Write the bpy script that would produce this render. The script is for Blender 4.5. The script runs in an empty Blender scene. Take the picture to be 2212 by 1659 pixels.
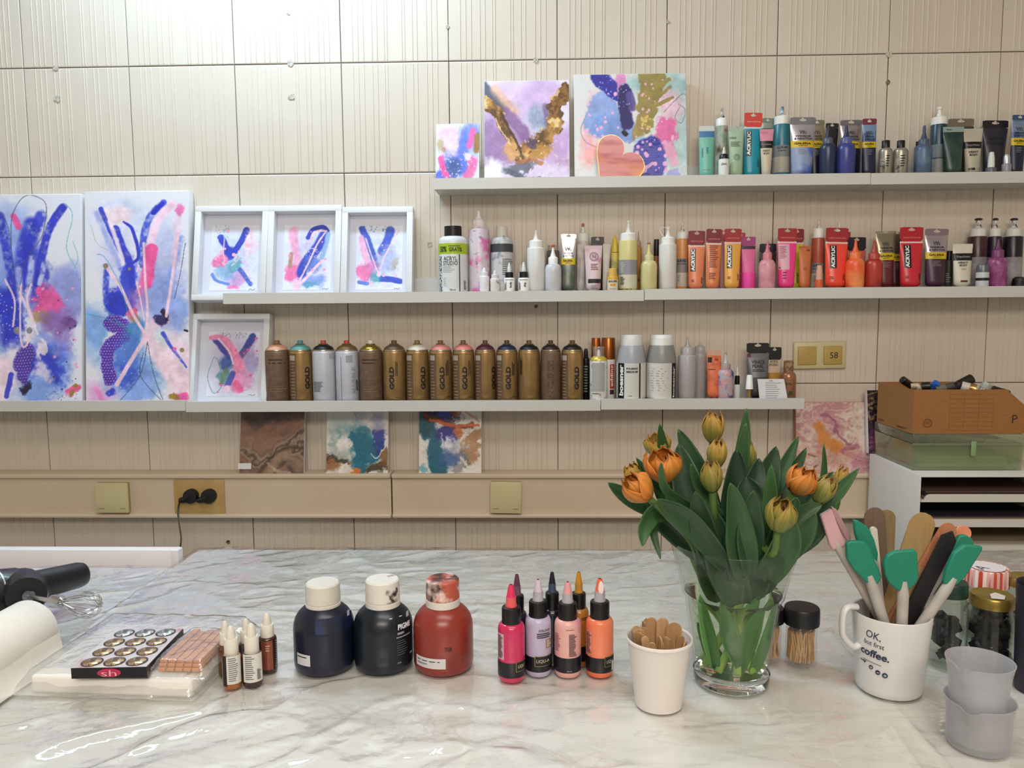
import bpy, bmesh, math, random
import numpy as np
from mathutils import Vector, Matrix
# ---------------------------------------------------------------- camera, world, lights, exposure
S = bpy.context.scene
COL = S.collection
F, CX, CY = 1700.0, 1106.0, 829.5
YAW, PITCH, ROLL, CZ = -0.03099, 0.09896, -0.00733, 1.22
_f = Vector((math.sin(YAW)*math.cos(PITCH), math.cos(YAW)*math.cos(PITCH), -math.sin(PITCH)))
_r = Vector((math.cos(YAW), -math.sin(YAW), 0)); _u = _r.cross(_f)
RX = _r*math.cos(ROLL)+_u*math.sin(ROLL); UX = -_r*math.sin(ROLL)+_u*math.cos(ROLL)
cam = bpy.data.cameras.new('camera'); camo = bpy.data.objects.new('camera', cam); COL.objects.link(camo)
cam.sensor_fit = 'HORIZONTAL'; cam.sensor_width = 36; cam.lens = 36*F/2212; cam.clip_start = .02
camo.matrix_world = Matrix(((RX.x, UX.x, -_f.x, 0), (RX.y, UX.y, -_f.y, 0), (RX.z, UX.z, -_f.z, CZ), (0, 0, 0, 1)))
S.camera = camo
w = bpy.data.worlds.new('world'); S.world = w; w.use_nodes = True
w.node_tree.nodes['Background'].inputs[0].default_value = (.9, .93, 1, 1)
w.node_tree.nodes['Background'].inputs[1].default_value = .05
S.view_settings.view_transform = 'Standard'; S.view_settings.look = 'None'; S.view_settings.gamma = 1
S.cycles.transparent_max_bounces = 32
S.view_settings.use_curve_mapping = False; S.view_settings.exposure = 0.0
def area(name, loc, sx, sy, power, col, tilt=0):
    l = bpy.data.lights.new(name, 'AREA'); l.shape = 'RECTANGLE'; l.size = sx; l.size_y = sy; l.energy = power; l.color = col
    o = bpy.data.objects.new(name, l); o.location = loc; o.rotation_euler = (tilt, 0, 0); COL.objects.link(o); return o
area('tube_light', (-.72, 1.84, 2.56), .9, .14, 22, (.60, .82, 1.0))
area('rear_fill_light', (.1, -1.25, 2.45), 1.6, .7, 54, (1.0, .90, .80), math.radians(38))  # added fill from behind the camera, brightens the wall and bottle fronts
area('table_fill_light', (.15, .35, 2.55), 1.4, .4, 17, (1.0, .93, .86))  # added overhead fill, lifts the tabletop
TOPZ = .75; WY = 2.248; TILE = .3; X0, Z0 = -1.4383, CZ+.67469
# ---------------------------------------------------------------- helpers
def ray(px, py): return _f + RX*((px-CX)/F) - UX*((py-CY)/F)
def P(px, py, Y):
    d = ray(px, py); t = Y/d.y; return Vector((d.x*t, Y, CZ+d.z*t))
def T(px, py, z=TOPZ):
    d = ray(px, py); t = (z-CZ)/d.z; return Vector((d.x*t, d.y*t, z))
def lin(h):
    h = h.lstrip('#'); v = [int(h[i:i+2], 16)/255 for i in (0, 2, 4)]
    return tuple(((c+.055)/1.055)**2.4 if c > .04045 else c/12.92 for c in v)
_m = {}
def newmat(name):
    mt = bpy.data.materials.new(name); mt.use_nodes = True; nt = mt.node_tree
    return mt, nt, nt.nodes['Principled BSDF']
def m(h, rough=.45, metal=0, coat=0, alpha=1, trans=0, sss=0):
    k = (h, rough, metal, coat, alpha, trans)
    if k in _m: return _m[k]
    mt, nt, b = newmat('surface_'+h.strip('#'))
    b.inputs['Base Color'].default_value = (*lin(h), 1); b.inputs['Roughness'].default_value = rough
    b.inputs['Metallic'].default_value = metal; b.inputs['Coat Weight'].default_value = coat
    b.inputs['Alpha'].default_value = alpha; b.inputs['Transmission Weight'].default_value = trans
    _m[k] = mt; return mt
def stain(h, h2, scale=60, thr=.55, rough=.45, metal=0, sharp=.06, stretch=(1, 1, 1), h3=None, thr3=.6, bump=0, scale3=None):
    k = ('s', h, h2, scale, thr, rough, metal, sharp, stretch, h3, bump)
    if k in _m: return _m[k]
    mt, nt, b = newmat('stained_'+h.strip('#')); N = nt.nodes; L = nt.links
    tc = N.new('ShaderNodeTexCoord'); mp = N.new('ShaderNodeMapping'); mp.inputs['Scale'].default_value = stretch
    L.new(tc.outputs['Object'], mp.inputs[0])
    src = None
    col = (*lin(h), 1)
    for i, (hh, th, sc) in enumerate(((h2, thr, scale), (h3, thr3, scale3 or scale*1.7))):
        if hh is None: continue
        nz = N.new('ShaderNodeTexNoise'); nz.inputs['Scale'].default_value = sc; nz.inputs['Detail'].default_value = 5
        nz.noise_dimensions = '4D'; nz.inputs['W'].default_value = i*3.7
        L.new(mp.outputs[0], nz.inputs['Vector'])
        mr = N.new('ShaderNodeMapRange'); mr.inputs['From Min'].default_value = th-sharp; mr.inputs['From Max'].default_value = th+sharp
        L.new(nz.outputs['Fac'], mr.inputs['Value'])
        mx = N.new('ShaderNodeMix'); mx.data_type = 'RGBA'
        if src is None: mx.inputs['A'].default_value = col
        else: L.new(src, mx.inputs['A'])
        mx.inputs['B'].default_value = (*lin(hh), 1); L.new(mr.outputs[0], mx.inputs['Factor'])
        src = mx.outputs['Result']
        if bump and i == 0:
            bp = N.new('ShaderNodeBump'); bp.inputs['Strength'].default_value = bump; bp.inputs['Distance'].default_value = .002
            L.new(nz.outputs['Fac'], bp.inputs['Height']); L.new(bp.outputs[0], b.inputs['Normal'])
    L.new(src, b.inputs['Base Color']); b.inputs['Roughness'].default_value = rough; b.inputs['Metallic'].default_value = metal
    _m[k] = mt; return mt
def attrmat(name, rough=.5, coat=0, sub=0):
    mt, nt, b = newmat(name); a = nt.nodes.new('ShaderNodeAttribute'); a.attribute_name = 'Col'
    nt.links.new(a.outputs['Color'], b.inputs['Base Color']); b.inputs['Roughness'].default_value = rough; b.inputs['Coat Weight'].default_value = coat
    return mt
def film(name, tint='#ffffff', ior=1.45, rough=.05, bump=0, bscale=30, stretch=(1, 1, 1), gain=1.0, haze=0, hazecol='#ffffff'):
    """thin clear film or thin glass: what passes straight through plus a Fresnel reflection"""
    mt = bpy.data.materials.new(name); mt.use_nodes = True; nt = mt.node_tree; N = nt.nodes; L = nt.links
    N.remove(N['Principled BSDF']); out = N['Material Output']
    tr = N.new('ShaderNodeBsdfTransparent'); tr.inputs[0].default_value = (*lin(tint), 1)
    gl = N.new('ShaderNodeBsdfGlossy'); gl.inputs['Roughness'].default_value = rough
    fr = N.new('ShaderNodeFresnel'); ge = N.new('ShaderNodeNewGeometry'); e1 = N.new('ShaderNodeMath'); e1.operation = 'MULTIPLY_ADD'; e1.inputs[1].default_value = -2; e1.inputs[2].default_value = 1
    pw = N.new('ShaderNodeMath'); pw.operation = 'POWER'; pw.inputs[0].default_value = ior   # a thin layer reflects alike from both sides
    L.new(ge.outputs['Backfacing'], e1.inputs[0]); L.new(e1.outputs[0], pw.inputs[1]); L.new(pw.outputs[0], fr.inputs['IOR'])
    mu = N.new('ShaderNodeMath'); mu.operation = 'MULTIPLY'; mu.inputs[1].default_value = gain; mu.use_clamp = True
    L.new(fr.outputs[0], mu.inputs[0])
    base = tr.outputs[0]
    if haze:
        df = N.new('ShaderNodeBsdfDiffuse'); df.inputs[0].default_value = (*lin(hazecol), 1)
        mh = N.new('ShaderNodeMixShader'); mh.inputs[0].default_value = haze
        L.new(tr.outputs[0], mh.inputs[1]); L.new(df.outputs[0], mh.inputs[2]); base = mh.outputs[0]
    mx = N.new('ShaderNodeMixShader'); L.new(mu.outputs[0], mx.inputs[0]); L.new(base, mx.inputs[1]); L.new(gl.outputs[0], mx.inputs[2])
    L.new(mx.outputs[0], out.inputs[0])
    if bump:
        tc = N.new('ShaderNodeTexCoord'); mp = N.new('ShaderNodeMapping'); mp.inputs['Scale'].default_value = stretch
        nz = N.new('ShaderNodeTexNoise'); nz.inputs['Scale'].default_value = bscale; nz.inputs['Detail'].default_value = 3; nz.inputs['Distortion'].default_value = 1.2
        bp = N.new('ShaderNodeBump'); bp.inputs['Strength'].default_value = bump; bp.inputs['Distance'].default_value = .004
        L.new(tc.outputs['Object'], mp.inputs[0]); L.new(mp.outputs[0], nz.inputs['Vector']); L.new(nz.outputs['Fac'], bp.inputs['Height'])
        L.new(bp.outputs[0], gl.inputs['Normal']); L.new(bp.outputs[0], fr.inputs['Normal'])
    return mt
def prop(o, label=None, cat=None, group=None, kind=None):
    if label: o['label'] = label
    if cat: o['category'] = cat
    if group: o['group'] = group
    if kind: o['kind'] = kind
    return o
def E(name, label, cat, loc=(0, 0, 0), rot=(0, 0, 0), group=None):
    o = bpy.data.objects.new(name, None); o.empty_display_size = .02; COL.objects.link(o); o.location = loc; o.rotation_euler = rot
    return prop(o, label, cat, group)
def O(name, vf, mat, parent=None, smooth=40):
    vs, fs = vf
    me = bpy.data.meshes.new(name); me.from_pydata([tuple(v) for v in vs], [], fs); me.validate()
    if mat: me.materials.append(mat)
    if smooth:
        me.polygons.foreach_set('use_smooth', [True]*len(me.polygons)); me.set_sharp_from_angle(angle=math.radians(smooth))
    o = bpy.data.objects.new(name, me); COL.objects.link(o); o.parent = parent; return o
def norm(vf):
    vs, fs = vf; bm = bmesh.new(); bv = [bm.verts.new(v) for v in vs]
    for f in fs:
        try: bm.faces.new([bv[i] for i in f])
        except ValueError: pass
    bmesh.ops.recalc_face_normals(bm, faces=bm.faces); bm.verts.index_update()
    r = [v.co.copy() for v in bm.verts], [[v.index for v in f.verts] for f in bm.faces]; bm.free(); return r
def box(x0, x1, y0, y1, z0, z1, bev=0):
    if bev:
        bm = bmesh.new(); bmesh.ops.create_cube(bm, size=1)
        for v in bm.verts: v.co = Vector(((x0+x1)/2+v.co.x*(x1-x0), (y0+y1)/2+v.co.y*(y1-y0), (z0+z1)/2+v.co.z*(z1-z0)))
        bmesh.ops.bevel(bm, geom=list(bm.edges), offset=bev, segments=2, affect='EDGES', profile=.5); bm.verts.index_update()
        r = [v.co.copy() for v in bm.verts], [[v.index for v in f.verts] for f in bm.faces]; bm.free(); return r
    v = [(x, y, z) for z in (z0, z1) for y in (y0, y1) for x in (x0, x1)]
    return v, [(0, 2, 3, 1), (4, 5, 7, 6), (0, 1, 5, 4), (2, 6, 7, 3), (0, 4, 6, 2), (1, 3, 7, 5)]
def join(*vfs):
    V, Fc = [], []
    for vs, fs in vfs:
        n = len(V); V += list(vs); Fc += [tuple(i+n for i in f) for f in fs]
    return V, Fc
def lathe(prof, seg=28, a0=0, a1=None, flute=0):
    full = a1 is None; n = seg; V, Fc = [], []
    rows = []
    for r, z in prof:
        if r < 1e-6: rows.append([len(V)]); V.append((0, 0, z)); continue
        row = []
        for i in range(n if full else n+1):
            a = (2*math.pi*i/n) if full else a0+(a1-a0)*i/n
            rr = r*(1-flute*(i % 2)); row.append(len(V)); V.append((rr*math.sin(a), -rr*math.cos(a), z))
        rows.append(row)
    for A, B in zip(rows, rows[1:]):
        k = n
        for i in range(k):
            j = (i+1) % n if full else i+1
            if len(A) == 1 and len(B) == 1: continue
            if len(A) == 1: Fc.append((A[0], B[j], B[i]))
            elif len(B) == 1: Fc.append((A[i], A[j], B[0]))
            else: Fc.append((A[i], A[j], B[j], B[i]))
    return V, Fc
def tube(pts, rad, seg=8, caps=True):
    pts = [Vector(p) for p in pts]; V, Fc = [], []; n = len(pts)
    up = Vector((0, 0, 1)); prev = None
    for i, p in enumerate(pts):
        d = (pts[min(i+1, n-1)]-pts[max(i-1, 0)]).normalized()
        a = prev if prev is not None else (d.cross(up) if abs(d.z) < .95 else d.cross(Vector((1, 0, 0))))
        a = (a-d*a.dot(d)).normalized(); prev = a; b = d.cross(a)
        r = rad[i] if isinstance(rad, (list, tuple)) else rad
        for k in range(seg):
            t = 2*math.pi*k/seg; V.append(p+a*r*math.cos(t)+b*r*math.sin(t))
    for i in range(n-1):
        for k in range(seg):
            Fc.append((i*seg+k, i*seg+(k+1) % seg, (i+1)*seg+(k+1) % seg, (i+1)*seg+k))
    if caps: Fc.append(tuple(range(seg))[::-1]); Fc.append(tuple((n-1)*seg+k for k in range(seg)))
    return V, Fc
def bez(p, n=12):
    p = [Vector(q) for q in p]; out = []
    for i in range(n+1):
        t = i/n; q = list(p)
        while len(q) > 1: q = [q[k].lerp(q[k+1], t) for k in range(len(q)-1)]
        out.append(q[0])
    return out
def prism(poly, d, th):
    """closed 3D outline extruded by vector d*th, centred"""
    n = len(poly); d = Vector(d)*th/2; V = [Vector(p)-d for p in poly]+[Vector(p)+d for p in poly]
    return norm((V, [tuple(range(n)), tuple(range(n, 2*n))[::-1]]+[(i, (i+1) % n, n+(i+1) % n, n+i) for i in range(n)]))
def stick(A, B, w, th, rnd=6, wb=None, d=None):
    """flat stick with rounded ends from A to B"""
    A, B = Vector(A), Vector(B); ax = (B-A).normalized(); d = Vector(d or (0, -1, 0)); d = (d-ax*d.dot(ax)).normalized(); sd = ax.cross(d)
    wb = wb or w; pts = []
    for i in range(rnd+1):
        a = math.pi*i/rnd; pts.append(B-ax*w/2+sd*math.cos(a)*w/2+ax*math.sin(a)*w/2)
    for i in range(rnd+1):
        a = math.pi+math.pi*i/rnd; pts.append(A+ax*wb/2+sd*math.cos(a)*wb/2+ax*math.sin(a)*wb/2)
    return prism(pts, d, th)
# lettering: Blender's own font turned into a mesh and laid on a surface
_tx = {}
def textverts(s, bold):
    k = (s, bold)
    if k in _tx: return _tx[k]
    c = bpy.data.curves.new('t', 'FONT'); c.body = s; c.size = 1; c.offset = bold; c.resolution_u = 3; c.align_x = 'LEFT'
    o = bpy.data.objects.new('t', c); COL.objects.link(o); bpy.context.view_layer.update()
    me = bpy.data.meshes.new_from_object(o.evaluated_get(bpy.context.evaluated_depsgraph_get()))
    vs = [(v.co.x, v.co.y) for v in me.vertices]; fs = [tuple(p.vertices) for p in me.polygons]
    bpy.data.objects.remove(o); bpy.data.curves.remove(c); bpy.data.meshes.remove(me)
    xs = [v[0] for v in vs]; ys = [v[1] for v in vs]; x0, x1, y0, y1 = min(xs), max(xs), min(ys), max(ys)
    vs = [((x-(x0+x1)/2)/(y1-y0), (y-(y0+y1)/2)/(y1-y0)) for x, y in vs]
    _tx[k] = vs, fs, (x1-x0)/(y1-y0); return _tx[k]
def lay(vs2, fs, surf, step=.0035, off=.0005):
    bm = bmesh.new(); bv = [bm.verts.new((x, y, 0)) for x, y in vs2]
    for f in fs:
        try: bm.faces.new([bv[i] for i in f])
        except ValueError: pass
    xs = [v[0] for v in vs2]; x = math.floor(min(xs)/step)*step+step
    while x < max(xs):
        bmesh.ops.bisect_plane(bm, geom=list(bm.verts)+list(bm.edges)+list(bm.faces), plane_co=(x, 0, 0), plane_no=(1, 0, 0)); x += step
    bm.verts.index_update(); r = [surf(v.co.x, v.co.y, off) for v in bm.verts], [[v.index for v in f.verts] for f in bm.faces]; bm.free(); return r
def lettering(parent, s, surf, u, z, h, mat, vert=False, bold=.02, w=None, off=.0005, rot=0, name='lettering'):
    vs, fs, asp = textverts(s, bold); sx = (w/asp) if w else h
    out = []
    for x, y in vs:
        a, b = x*sx, y*h
        if vert: a, b = -b, a
        if rot: a, b = a*math.cos(rot)-b*math.sin(rot), a*math.sin(rot)+b*math.cos(rot)
        out.append((u+a, z+b))
    return O(name, lay(out, fs, surf, off=off), mat, parent, smooth=0)
def patch(parent, surf, u0, u1, z0, z1, mat, name='label_panel', off=.0003, n=8, k=4):
    V = [surf(u0+(u1-u0)*i/n, z0+(z1-z0)*j/k, off) for j in range(k+1) for i in range(n+1)]
    Fc = [(j*(n+1)+i, j*(n+1)+i+1, (j+1)*(n+1)+i+1, (j+1)*(n+1)+i) for j in range(k) for i in range(n)]
    return O(name, (V, Fc), mat, parent, smooth=60)
def printlines(parent, surf, u0, u1, z0, z1, n, mat, vert=False, off=.0006, name='small_print', seed=1, fill=.45):
    rr = random.Random(seed); V, Fc = [], []
    for k in range(n):
        if vert: a0 = u0+(u1-u0)*k/n; a1 = a0+(u1-u0)/n*fill*rr.uniform(.5, 1.4); b0, b1 = z0, z1-(z1-z0)*rr.uniform(0, .25)
        else: b1 = z1-(z1-z0)*k/n; b0 = b1-(z1-z0)/n*fill; a0, a1 = u0, u1-(u1-u0)*rr.uniform(0, .35)
        i = len(V); q = 3
        for j in range(q+1): V += [surf(a0+(a1-a0)*j/q, b0, off), surf(a0+(a1-a0)*j/q, b1, off)]
        for j in range(q): Fc.append((i+2*j, i+2*j+2, i+2*j+3, i+2*j+1))
    return O(name, (V, Fc), mat, parent, smooth=0)
def barcode(parent, surf, u0, u1, z0, z1, n, mat, vert=True, off=.0006, seed=2):
    return printlines(parent, surf, u0, u1, z0, z1, n, mat, vert, off, 'barcode', seed)
def cyl(r): return lambda u, z, off=0: Vector(((r+off)*math.sin(u/r), -(r+off)*math.cos(u/r), z))
def flat(y=0): return lambda u, z, off=0: Vector((u, y-off, z))
# colours in common use
WH, WH2, BK, CREAM = m('#eeeeea', .4), m('#dfe0dc', .45), m('#0d0d10', .35), m('#e6dfc9', .5)
INK, GREY, SILV, GOLDM = m('#15151a', .6), m('#8f9092', .5), m('#c9cbd0', .3, .7), m('#a98440', .35, .8)
PINKST = stain('#e8dde0', '#e879b4', 45, .6, h3='#8f7f9a', thr3=.66)
DIRTW = stain('#e4e2dd', '#55506a', 60, .68, h3='#d9a79f', thr3=.66)
# ---------------------------------------------------------------- the room
def struct(name, vf, mat, smooth=30): return prop(O(name, vf, mat, None, smooth), kind='structure')
RX0, RX1, RY0, RZ1 = -2.4, 2.6, -2.0, 2.6
plaster = stain('#e9e4da', '#e0d8ca', 3, .5, rough=.8, sharp=.2)
struct('floor', box(RX0, RX1, RY0, WY+.05, -.05, 0), stain('#8d8579', '#7c7468', 6, .5, rough=.5, sharp=.2))
struct('ceiling', box(RX0, RX1, RY0, WY+.05, RZ1, RZ1+.05), plaster)
struct('wall_left', box(RX0-.05, RX0, RY0, WY+.05, 0, RZ1), plaster)
struct('wall_right', box(RX1, RX1+.05, RY0, WY+.05, 0, RZ1), plaster)
struct('wall_front', box(RX0, RX1, RY0-.05, RY0, 0, RZ1), plaster)
grout = stain('#75685a', '#5d5044', 90, .5, rough=.9, sharp=.15)
wall = struct('wall_back', box(RX0, RX1, WY+.004, WY+.06, 0, RZ1), grout)
# fluted tiles: one shared mesh, narrow raised beads running down each tile
GAP = .0022
def tile_mesh():
    h = (TILE-GAP)/2; bv = .0012; zb = .006
    beads = [.108, .159, .21, .29, .337, .405, .431, .571, .596, .669, .711, .80, .847, .898]
    pr = [(-h, 0.006), (-h, bv), (-h+bv, 0)]
    for b in beads:
        c = -h+b*2*h; pr += [(c-.0016, 0), (c-.0006, -.0013), (c+.0006, -.0013), (c+.0016, 0)]
    pr += [(h-bv, 0), (h, bv), (h, .006)]
    V = []
    for z, in_ in ((-h, 0), (-h+zb*.4, 1), (-h+zb, 2), (h-zb, 2), (h-zb*.4, 1), (h, 0)):
        for x, y in pr:
            if in_ == 0: yy = max(y, bv)
            elif in_ == 1: yy = max(y, 0)
            else: yy = y
            V.append((x, yy, z))
    n = len(pr); Fc = [(j*n+i, j*n+i+1, (j+1)*n+i+1, (j+1)*n+i) for j in range(5) for i in range(n-1)]
    return V, Fc
tilem, nt, bs = newmat('glazed_tile')
N = nt.nodes; tc = N.new('ShaderNodeTexCoord'); oi = N.new('ShaderNodeObjectInfo'); nz = N.new('ShaderNodeTexNoise'); nz.inputs['Scale'].default_value = 9
mx = N.new('ShaderNodeMix'); mx.data_type = 'RGBA'; mx.inputs['A'].default_value = (*lin('#ddd4c7'), 1); mx.inputs['B'].default_value = (*lin('#d4c9ba'), 1)
ad = N.new('ShaderNodeMath'); ad.operation = 'MULTIPLY_ADD'; ad.inputs[1].default_value = .5
nt.links.new(tc.outputs['Object'], nz.inputs['Vector']); nt.links.new(oi.outputs['Random'], ad.inputs[0]); nt.links.new(nz.outputs['Fac'], ad.inputs[2])
nt.links.new(ad.outputs[0], mx.inputs['Factor']); nt.links.new(mx.outputs['Result'], bs.inputs['Base Color']); bs.inputs['Roughness'].default_value = .38
bs.inputs['Specular IOR Level'].default_value = .35
tm = None; rr = random.Random(4)
for i in range(-3, 14):
    for j in range(-3, 7):
        x = X0+(i+.5)*TILE; z = Z0-(j+.5)*TILE
        if x-.16 < RX0 or x+.16 > RX1 or z+.15 > RZ1+.0 or z < .1: continue
        if tm is None: t0 = O('tile', tile_mesh(), tilem, wall, smooth=20); t = t0; tm = t0.data
        else: t = bpy.data.objects.new('tile', tm); COL.objects.link(t); t.parent = wall
        t.location = (x+rr.uniform(-.0003, .0003), WY+rr.uniform(-.0004, .0004), z); t.rotation_euler = (0, rr.uniform(-.001, .001), 0)
# filled screw holes in the tiles
pm = stain('#cfcbbd', '#a39c8b', 200, .5, rough=.8, sharp=.1)
for k, (px, py, r, dark) in enumerate(((120, 147, 6, 0), (124, 213, 8, 0), (627, 136, 7, 0), (630, 208, 8, 0), (623, 28, 4, 0), (967, 58, 4, 0), (1157, 130, 6, 0), (928, 527, 7, 0), (1158, 662, 5, 1), (1920, 118, 7, 0), (1918, 178, 5, 1), (1443, 47, 4, 0), (493, 1171, 5, 1), (103, 1090, 3, 1))):
    c = P(px, py, WY-.0012); q = random.Random(k); s = r/756
    pts = [(c.x+math.cos(a)*s*q.uniform(.7, 1.1), WY-.0006, c.z+math.sin(a)*s*q.uniform(.7, 1.15)) for a in [math.pi*2*i/9 for i in range(9)]]
    o = O('plug_patch', prism(pts, (0, 1, 0), .0030), pm if not dark else stain('#93826d', '#3c3228', 200, .5, rough=.9, sharp=.1), wall)
# cable duct along the wall: one run left, one right of the joint at x=846
tm_ = stain('#dacab4', '#d3c1a9', 5, .5, rough=.42, sharp=.2)
DY = WY-.0015
def duct(n, xa, xb, px):
    a = E('trim_%d' % n, None, None); a['kind'] = 'structure'
    zt, zm, zb0, zb1 = P(px, 1024, DY-.062).z, P(px, 1034, DY-.062).z, P(px, 1111, DY-.062).z, P(px, 1120, DY-.062).z
    O('duct_upper_rail', box(xa, xb, DY-.062, DY, zm, zt, .0035), tm_, a)
    O('duct_cover', box(xa+.001, xb-.001, DY-.052, DY-.001, zb0-.002, zm+.002), tm_, a)
    O('duct_lower_rail', box(xa, xb, DY-.062, DY, zb1, zb0, .0045), tm_, a)
    return zt
xj = P(845, 1060, DY-.06).x
ZD = duct(1, RX0+.01, xj-.0012, 600); duct(2, xj+.0012, RX1-.01, 1100)
# ---------------------------------------------------------------- painting kit: strokes laid into an array, carried by vertex colours
def vnoise(W, H, cx, cy, seed):
    g = np.random.RandomState(seed).rand(cy+2, cx+2); x = np.linspace(0, cx, W, endpoint=False); y = np.linspace(0, cy, H, endpoint=False)
    xi, yi = x.astype(int), y.astype(int); fx, fy = x-xi, y-yi; fx = fx*fx*(3-2*fx); fy = (fy*fy*(3-2*fy))[:, None]
    a = g[np.ix_(yi, xi)]; b = g[np.ix_(yi, xi+1)]; c = g[np.ix_(yi+1, xi)]; d = g[np.ix_(yi+1, xi+1)]
    return (a*(1-fx)+b*fx)*(1-fy)+(c*(1-fx)+d*fx)*fy
def fbm(W, H, cx, seed, asp=1.0, oc=4):
    s = 0; t = 0
    for o in range(oc):
        k = cx*2**o; s = s+vnoise(W, H, max(1, int(k)), max(1, int(k*asp*H/W)), seed+o)*.55**o; t += .55**o
    return s/t
def rgb(h): return np.array([int(h.lstrip('#')[i:i+2], 16)/255 for i in (0, 2, 4)])
class Paint:
    def __init__(s, W, H, bg, seed=0):
        s.W, s.H, s.a = W, H, H/W; s.im = np.ones((H, W, 3))*rgb(bg)
        s.u, s.v = np.meshgrid((np.arange(W)+.5)/W, (np.arange(H)+.5)/H*s.a)  # v in width units
        s.n1 = fbm(W, H, 5, seed+11)-.5; s.n2 = fbm(W, H, 5, seed+31)-.5; s.n3 = fbm(W, H, 22, seed+51)-.5; s.n4 = fbm(W, H, 12, seed+71, oc=5)-.5; s.n5 = fbm(W, H, 45, seed+91, oc=2)-.5; s.n6 = fbm(W, H, 9, seed+111, oc=5)-.5
        s.seed = seed
    def mix(s, c, al): al = np.clip(al, 0, 1)[..., None]; s.im = s.im*(1-al)+rgb(c)*(1+.24*s.n4+.14*s.n3+.08*s.n5)[..., None]*al
    def wu(s, k=.06): return s.u+s.n1*k+s.n3*k*.5+s.n5*k*.2, s.v+s.n2*k+s.n4*k*.5+s.n5*k*.2
    def blob(s, u, v, ru, rv, c, a=1., soft=.15, ang=0, k=.1, tex=.0):
        x, y = s.wu(k); x = x-u; y = y-v*s.a; t = math.radians(ang); X = x*math.cos(t)+y*math.sin(t); Y = -x*math.sin(t)+y*math.cos(t)
        d = np.sqrt((X/ru)**2+(Y/(rv*s.a))**2)
        al = np.clip((1+soft-d)/(2*soft), 0, 1)*a
        if tex: al = al*np.clip(.5+tex*(s.n3*3+.4), 0, 1)
        s.mix(c, al); return al
    def dist(s, pts, k=.02):
        x, y = s.wu(k); best = np.full(x.shape, 9.); par = np.zeros(x.shape); n = len(pts)-1
        for i in range(n):
            ax, ay = pts[i][0], pts[i][1]*s.a; bx, by = pts[i+1][0], pts[i+1][1]*s.a; dx, dy = bx-ax, by-ay; L = dx*dx+dy*dy+1e-9
            t = np.clip(((x-ax)*dx+(y-ay)*dy)/L, 0, 1); d = np.hypot(x-ax-t*dx, y-ay-t*dy); q = d < best; best = np.where(q, d, best); par = np.where(q, (i+t)/n, par)
        return best, par
    def stroke(s, pts, w, c, a=1., soft=.25, k=.02, dry=0, taper=0, w2=None):
        d, t = s.dist(curve(pts), k); ww = w+((w2 or w)-w)*t
        if taper: ww = ww*np.clip(1-taper+taper*np.sin(np.pi*np.clip(t, 0, 1))*1.2, .05, 1)
        al = np.clip((1+soft-d/(ww/2))/(2*soft), 0, 1)*a
        if dry: al = al*np.clip(1-dry+dry*(s.n3*5+.9), 0, 1)
        s.mix(c, al); return al
    def vary(s, al, c, thr=.05, a=.8, n=None):
        q = s.n6 if n is None else n; s.mix(c, (al > .4)*np.clip((q-thr)/.05, 0, 1)*a)
    def dots(s, n, u0, u1, v0, v1, r0, r1, c, seed=1, a=1):
        q = random.Random(seed)
        for _ in range(n):
            u, v, r = q.uniform(u0, u1), q.uniform(v0, v1)*s.a, q.uniform(r0, r1)
            i0, i1 = int(max(0, (u-r*1.5)*s.W)), int((u+r*1.5)*s.W)+2; j0, j1 = int(max(0, (v-r*1.5)*s.W)), int((v+r*1.5)*s.W)+2
            if i0 >= s.W or j0 >= s.H: continue
            d = np.hypot(s.u[j0:j1, i0:i1]-u, s.v[j0:j1, i0:i1]-v); al = (np.clip((r*1.15-d)/(r*.3), 0, 1)*a)[..., None]
            s.im[j0:j1, i0:i1] = s.im[j0:j1, i0:i1]*(1-al)+rgb(c)*al
    def lattice(s, al, c, cell=.03, r=.3):
        x, y = (s.u+s.n1*.03)/cell, (s.v+s.n2*.03)/cell; x = x+.5*(np.floor(y) % 2); d = np.hypot(x-np.floor(x)-.5, y-np.floor(y)-.5)
        s.mix(c, np.clip((r-d)/.12, 0, 1)*(al > .5)*.85)
    def marble(s, cols, sc=2.2, warp=1.6, seed=5, ang=0, veins=None):
        """poured paint: bands of colour folded by noise"""
        t = math.radians(ang); x, y = s.u*math.cos(t)+s.v*math.sin(t), -s.u*math.sin(t)+s.v*math.cos(t)
        f = (y*sc+warp*(fbm(s.W, s.H, 3, s.seed+seed)-.5)*2+warp*.5*(fbm(s.W, s.H, 8, s.seed+seed+9)-.5))
        f = np.abs(((f*1.0) % 2)-1)*(len(cols)-1); i = np.clip(f.astype(int), 0, len(cols)-2); g = (f-i)[..., None]; C = np.array([rgb(c) for c in cols])
        s.im = C[i]*(1-g)+C[i+1]*g
def curve(p, k=6):
    """smooth polyline through the points"""
    if len(p) < 3: return p
    o = []; q = [p[0]]+list(p)+[p[-1]]
    for i in range(1, len(q)-2):
        for j in range(k):
            t = j/k; o.append(tuple(.5*((2*q[i][d])+(-q[i-1][d]+q[i+1][d])*t+(2*q[i-1][d]-5*q[i][d]+4*q[i+1][d]-q[i+2][d])*t*t+(-q[i-1][d]+3*q[i][d]-3*q[i+1][d]+q[i+2][d])*t**3) for d in (0, 1)))
    return o+[p[-1]]
paintm = attrmat('acrylic_paint', .5, .15); resinm = attrmat('poured_paint', .3, .12); printm = attrmat('printed_art', .6)
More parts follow.
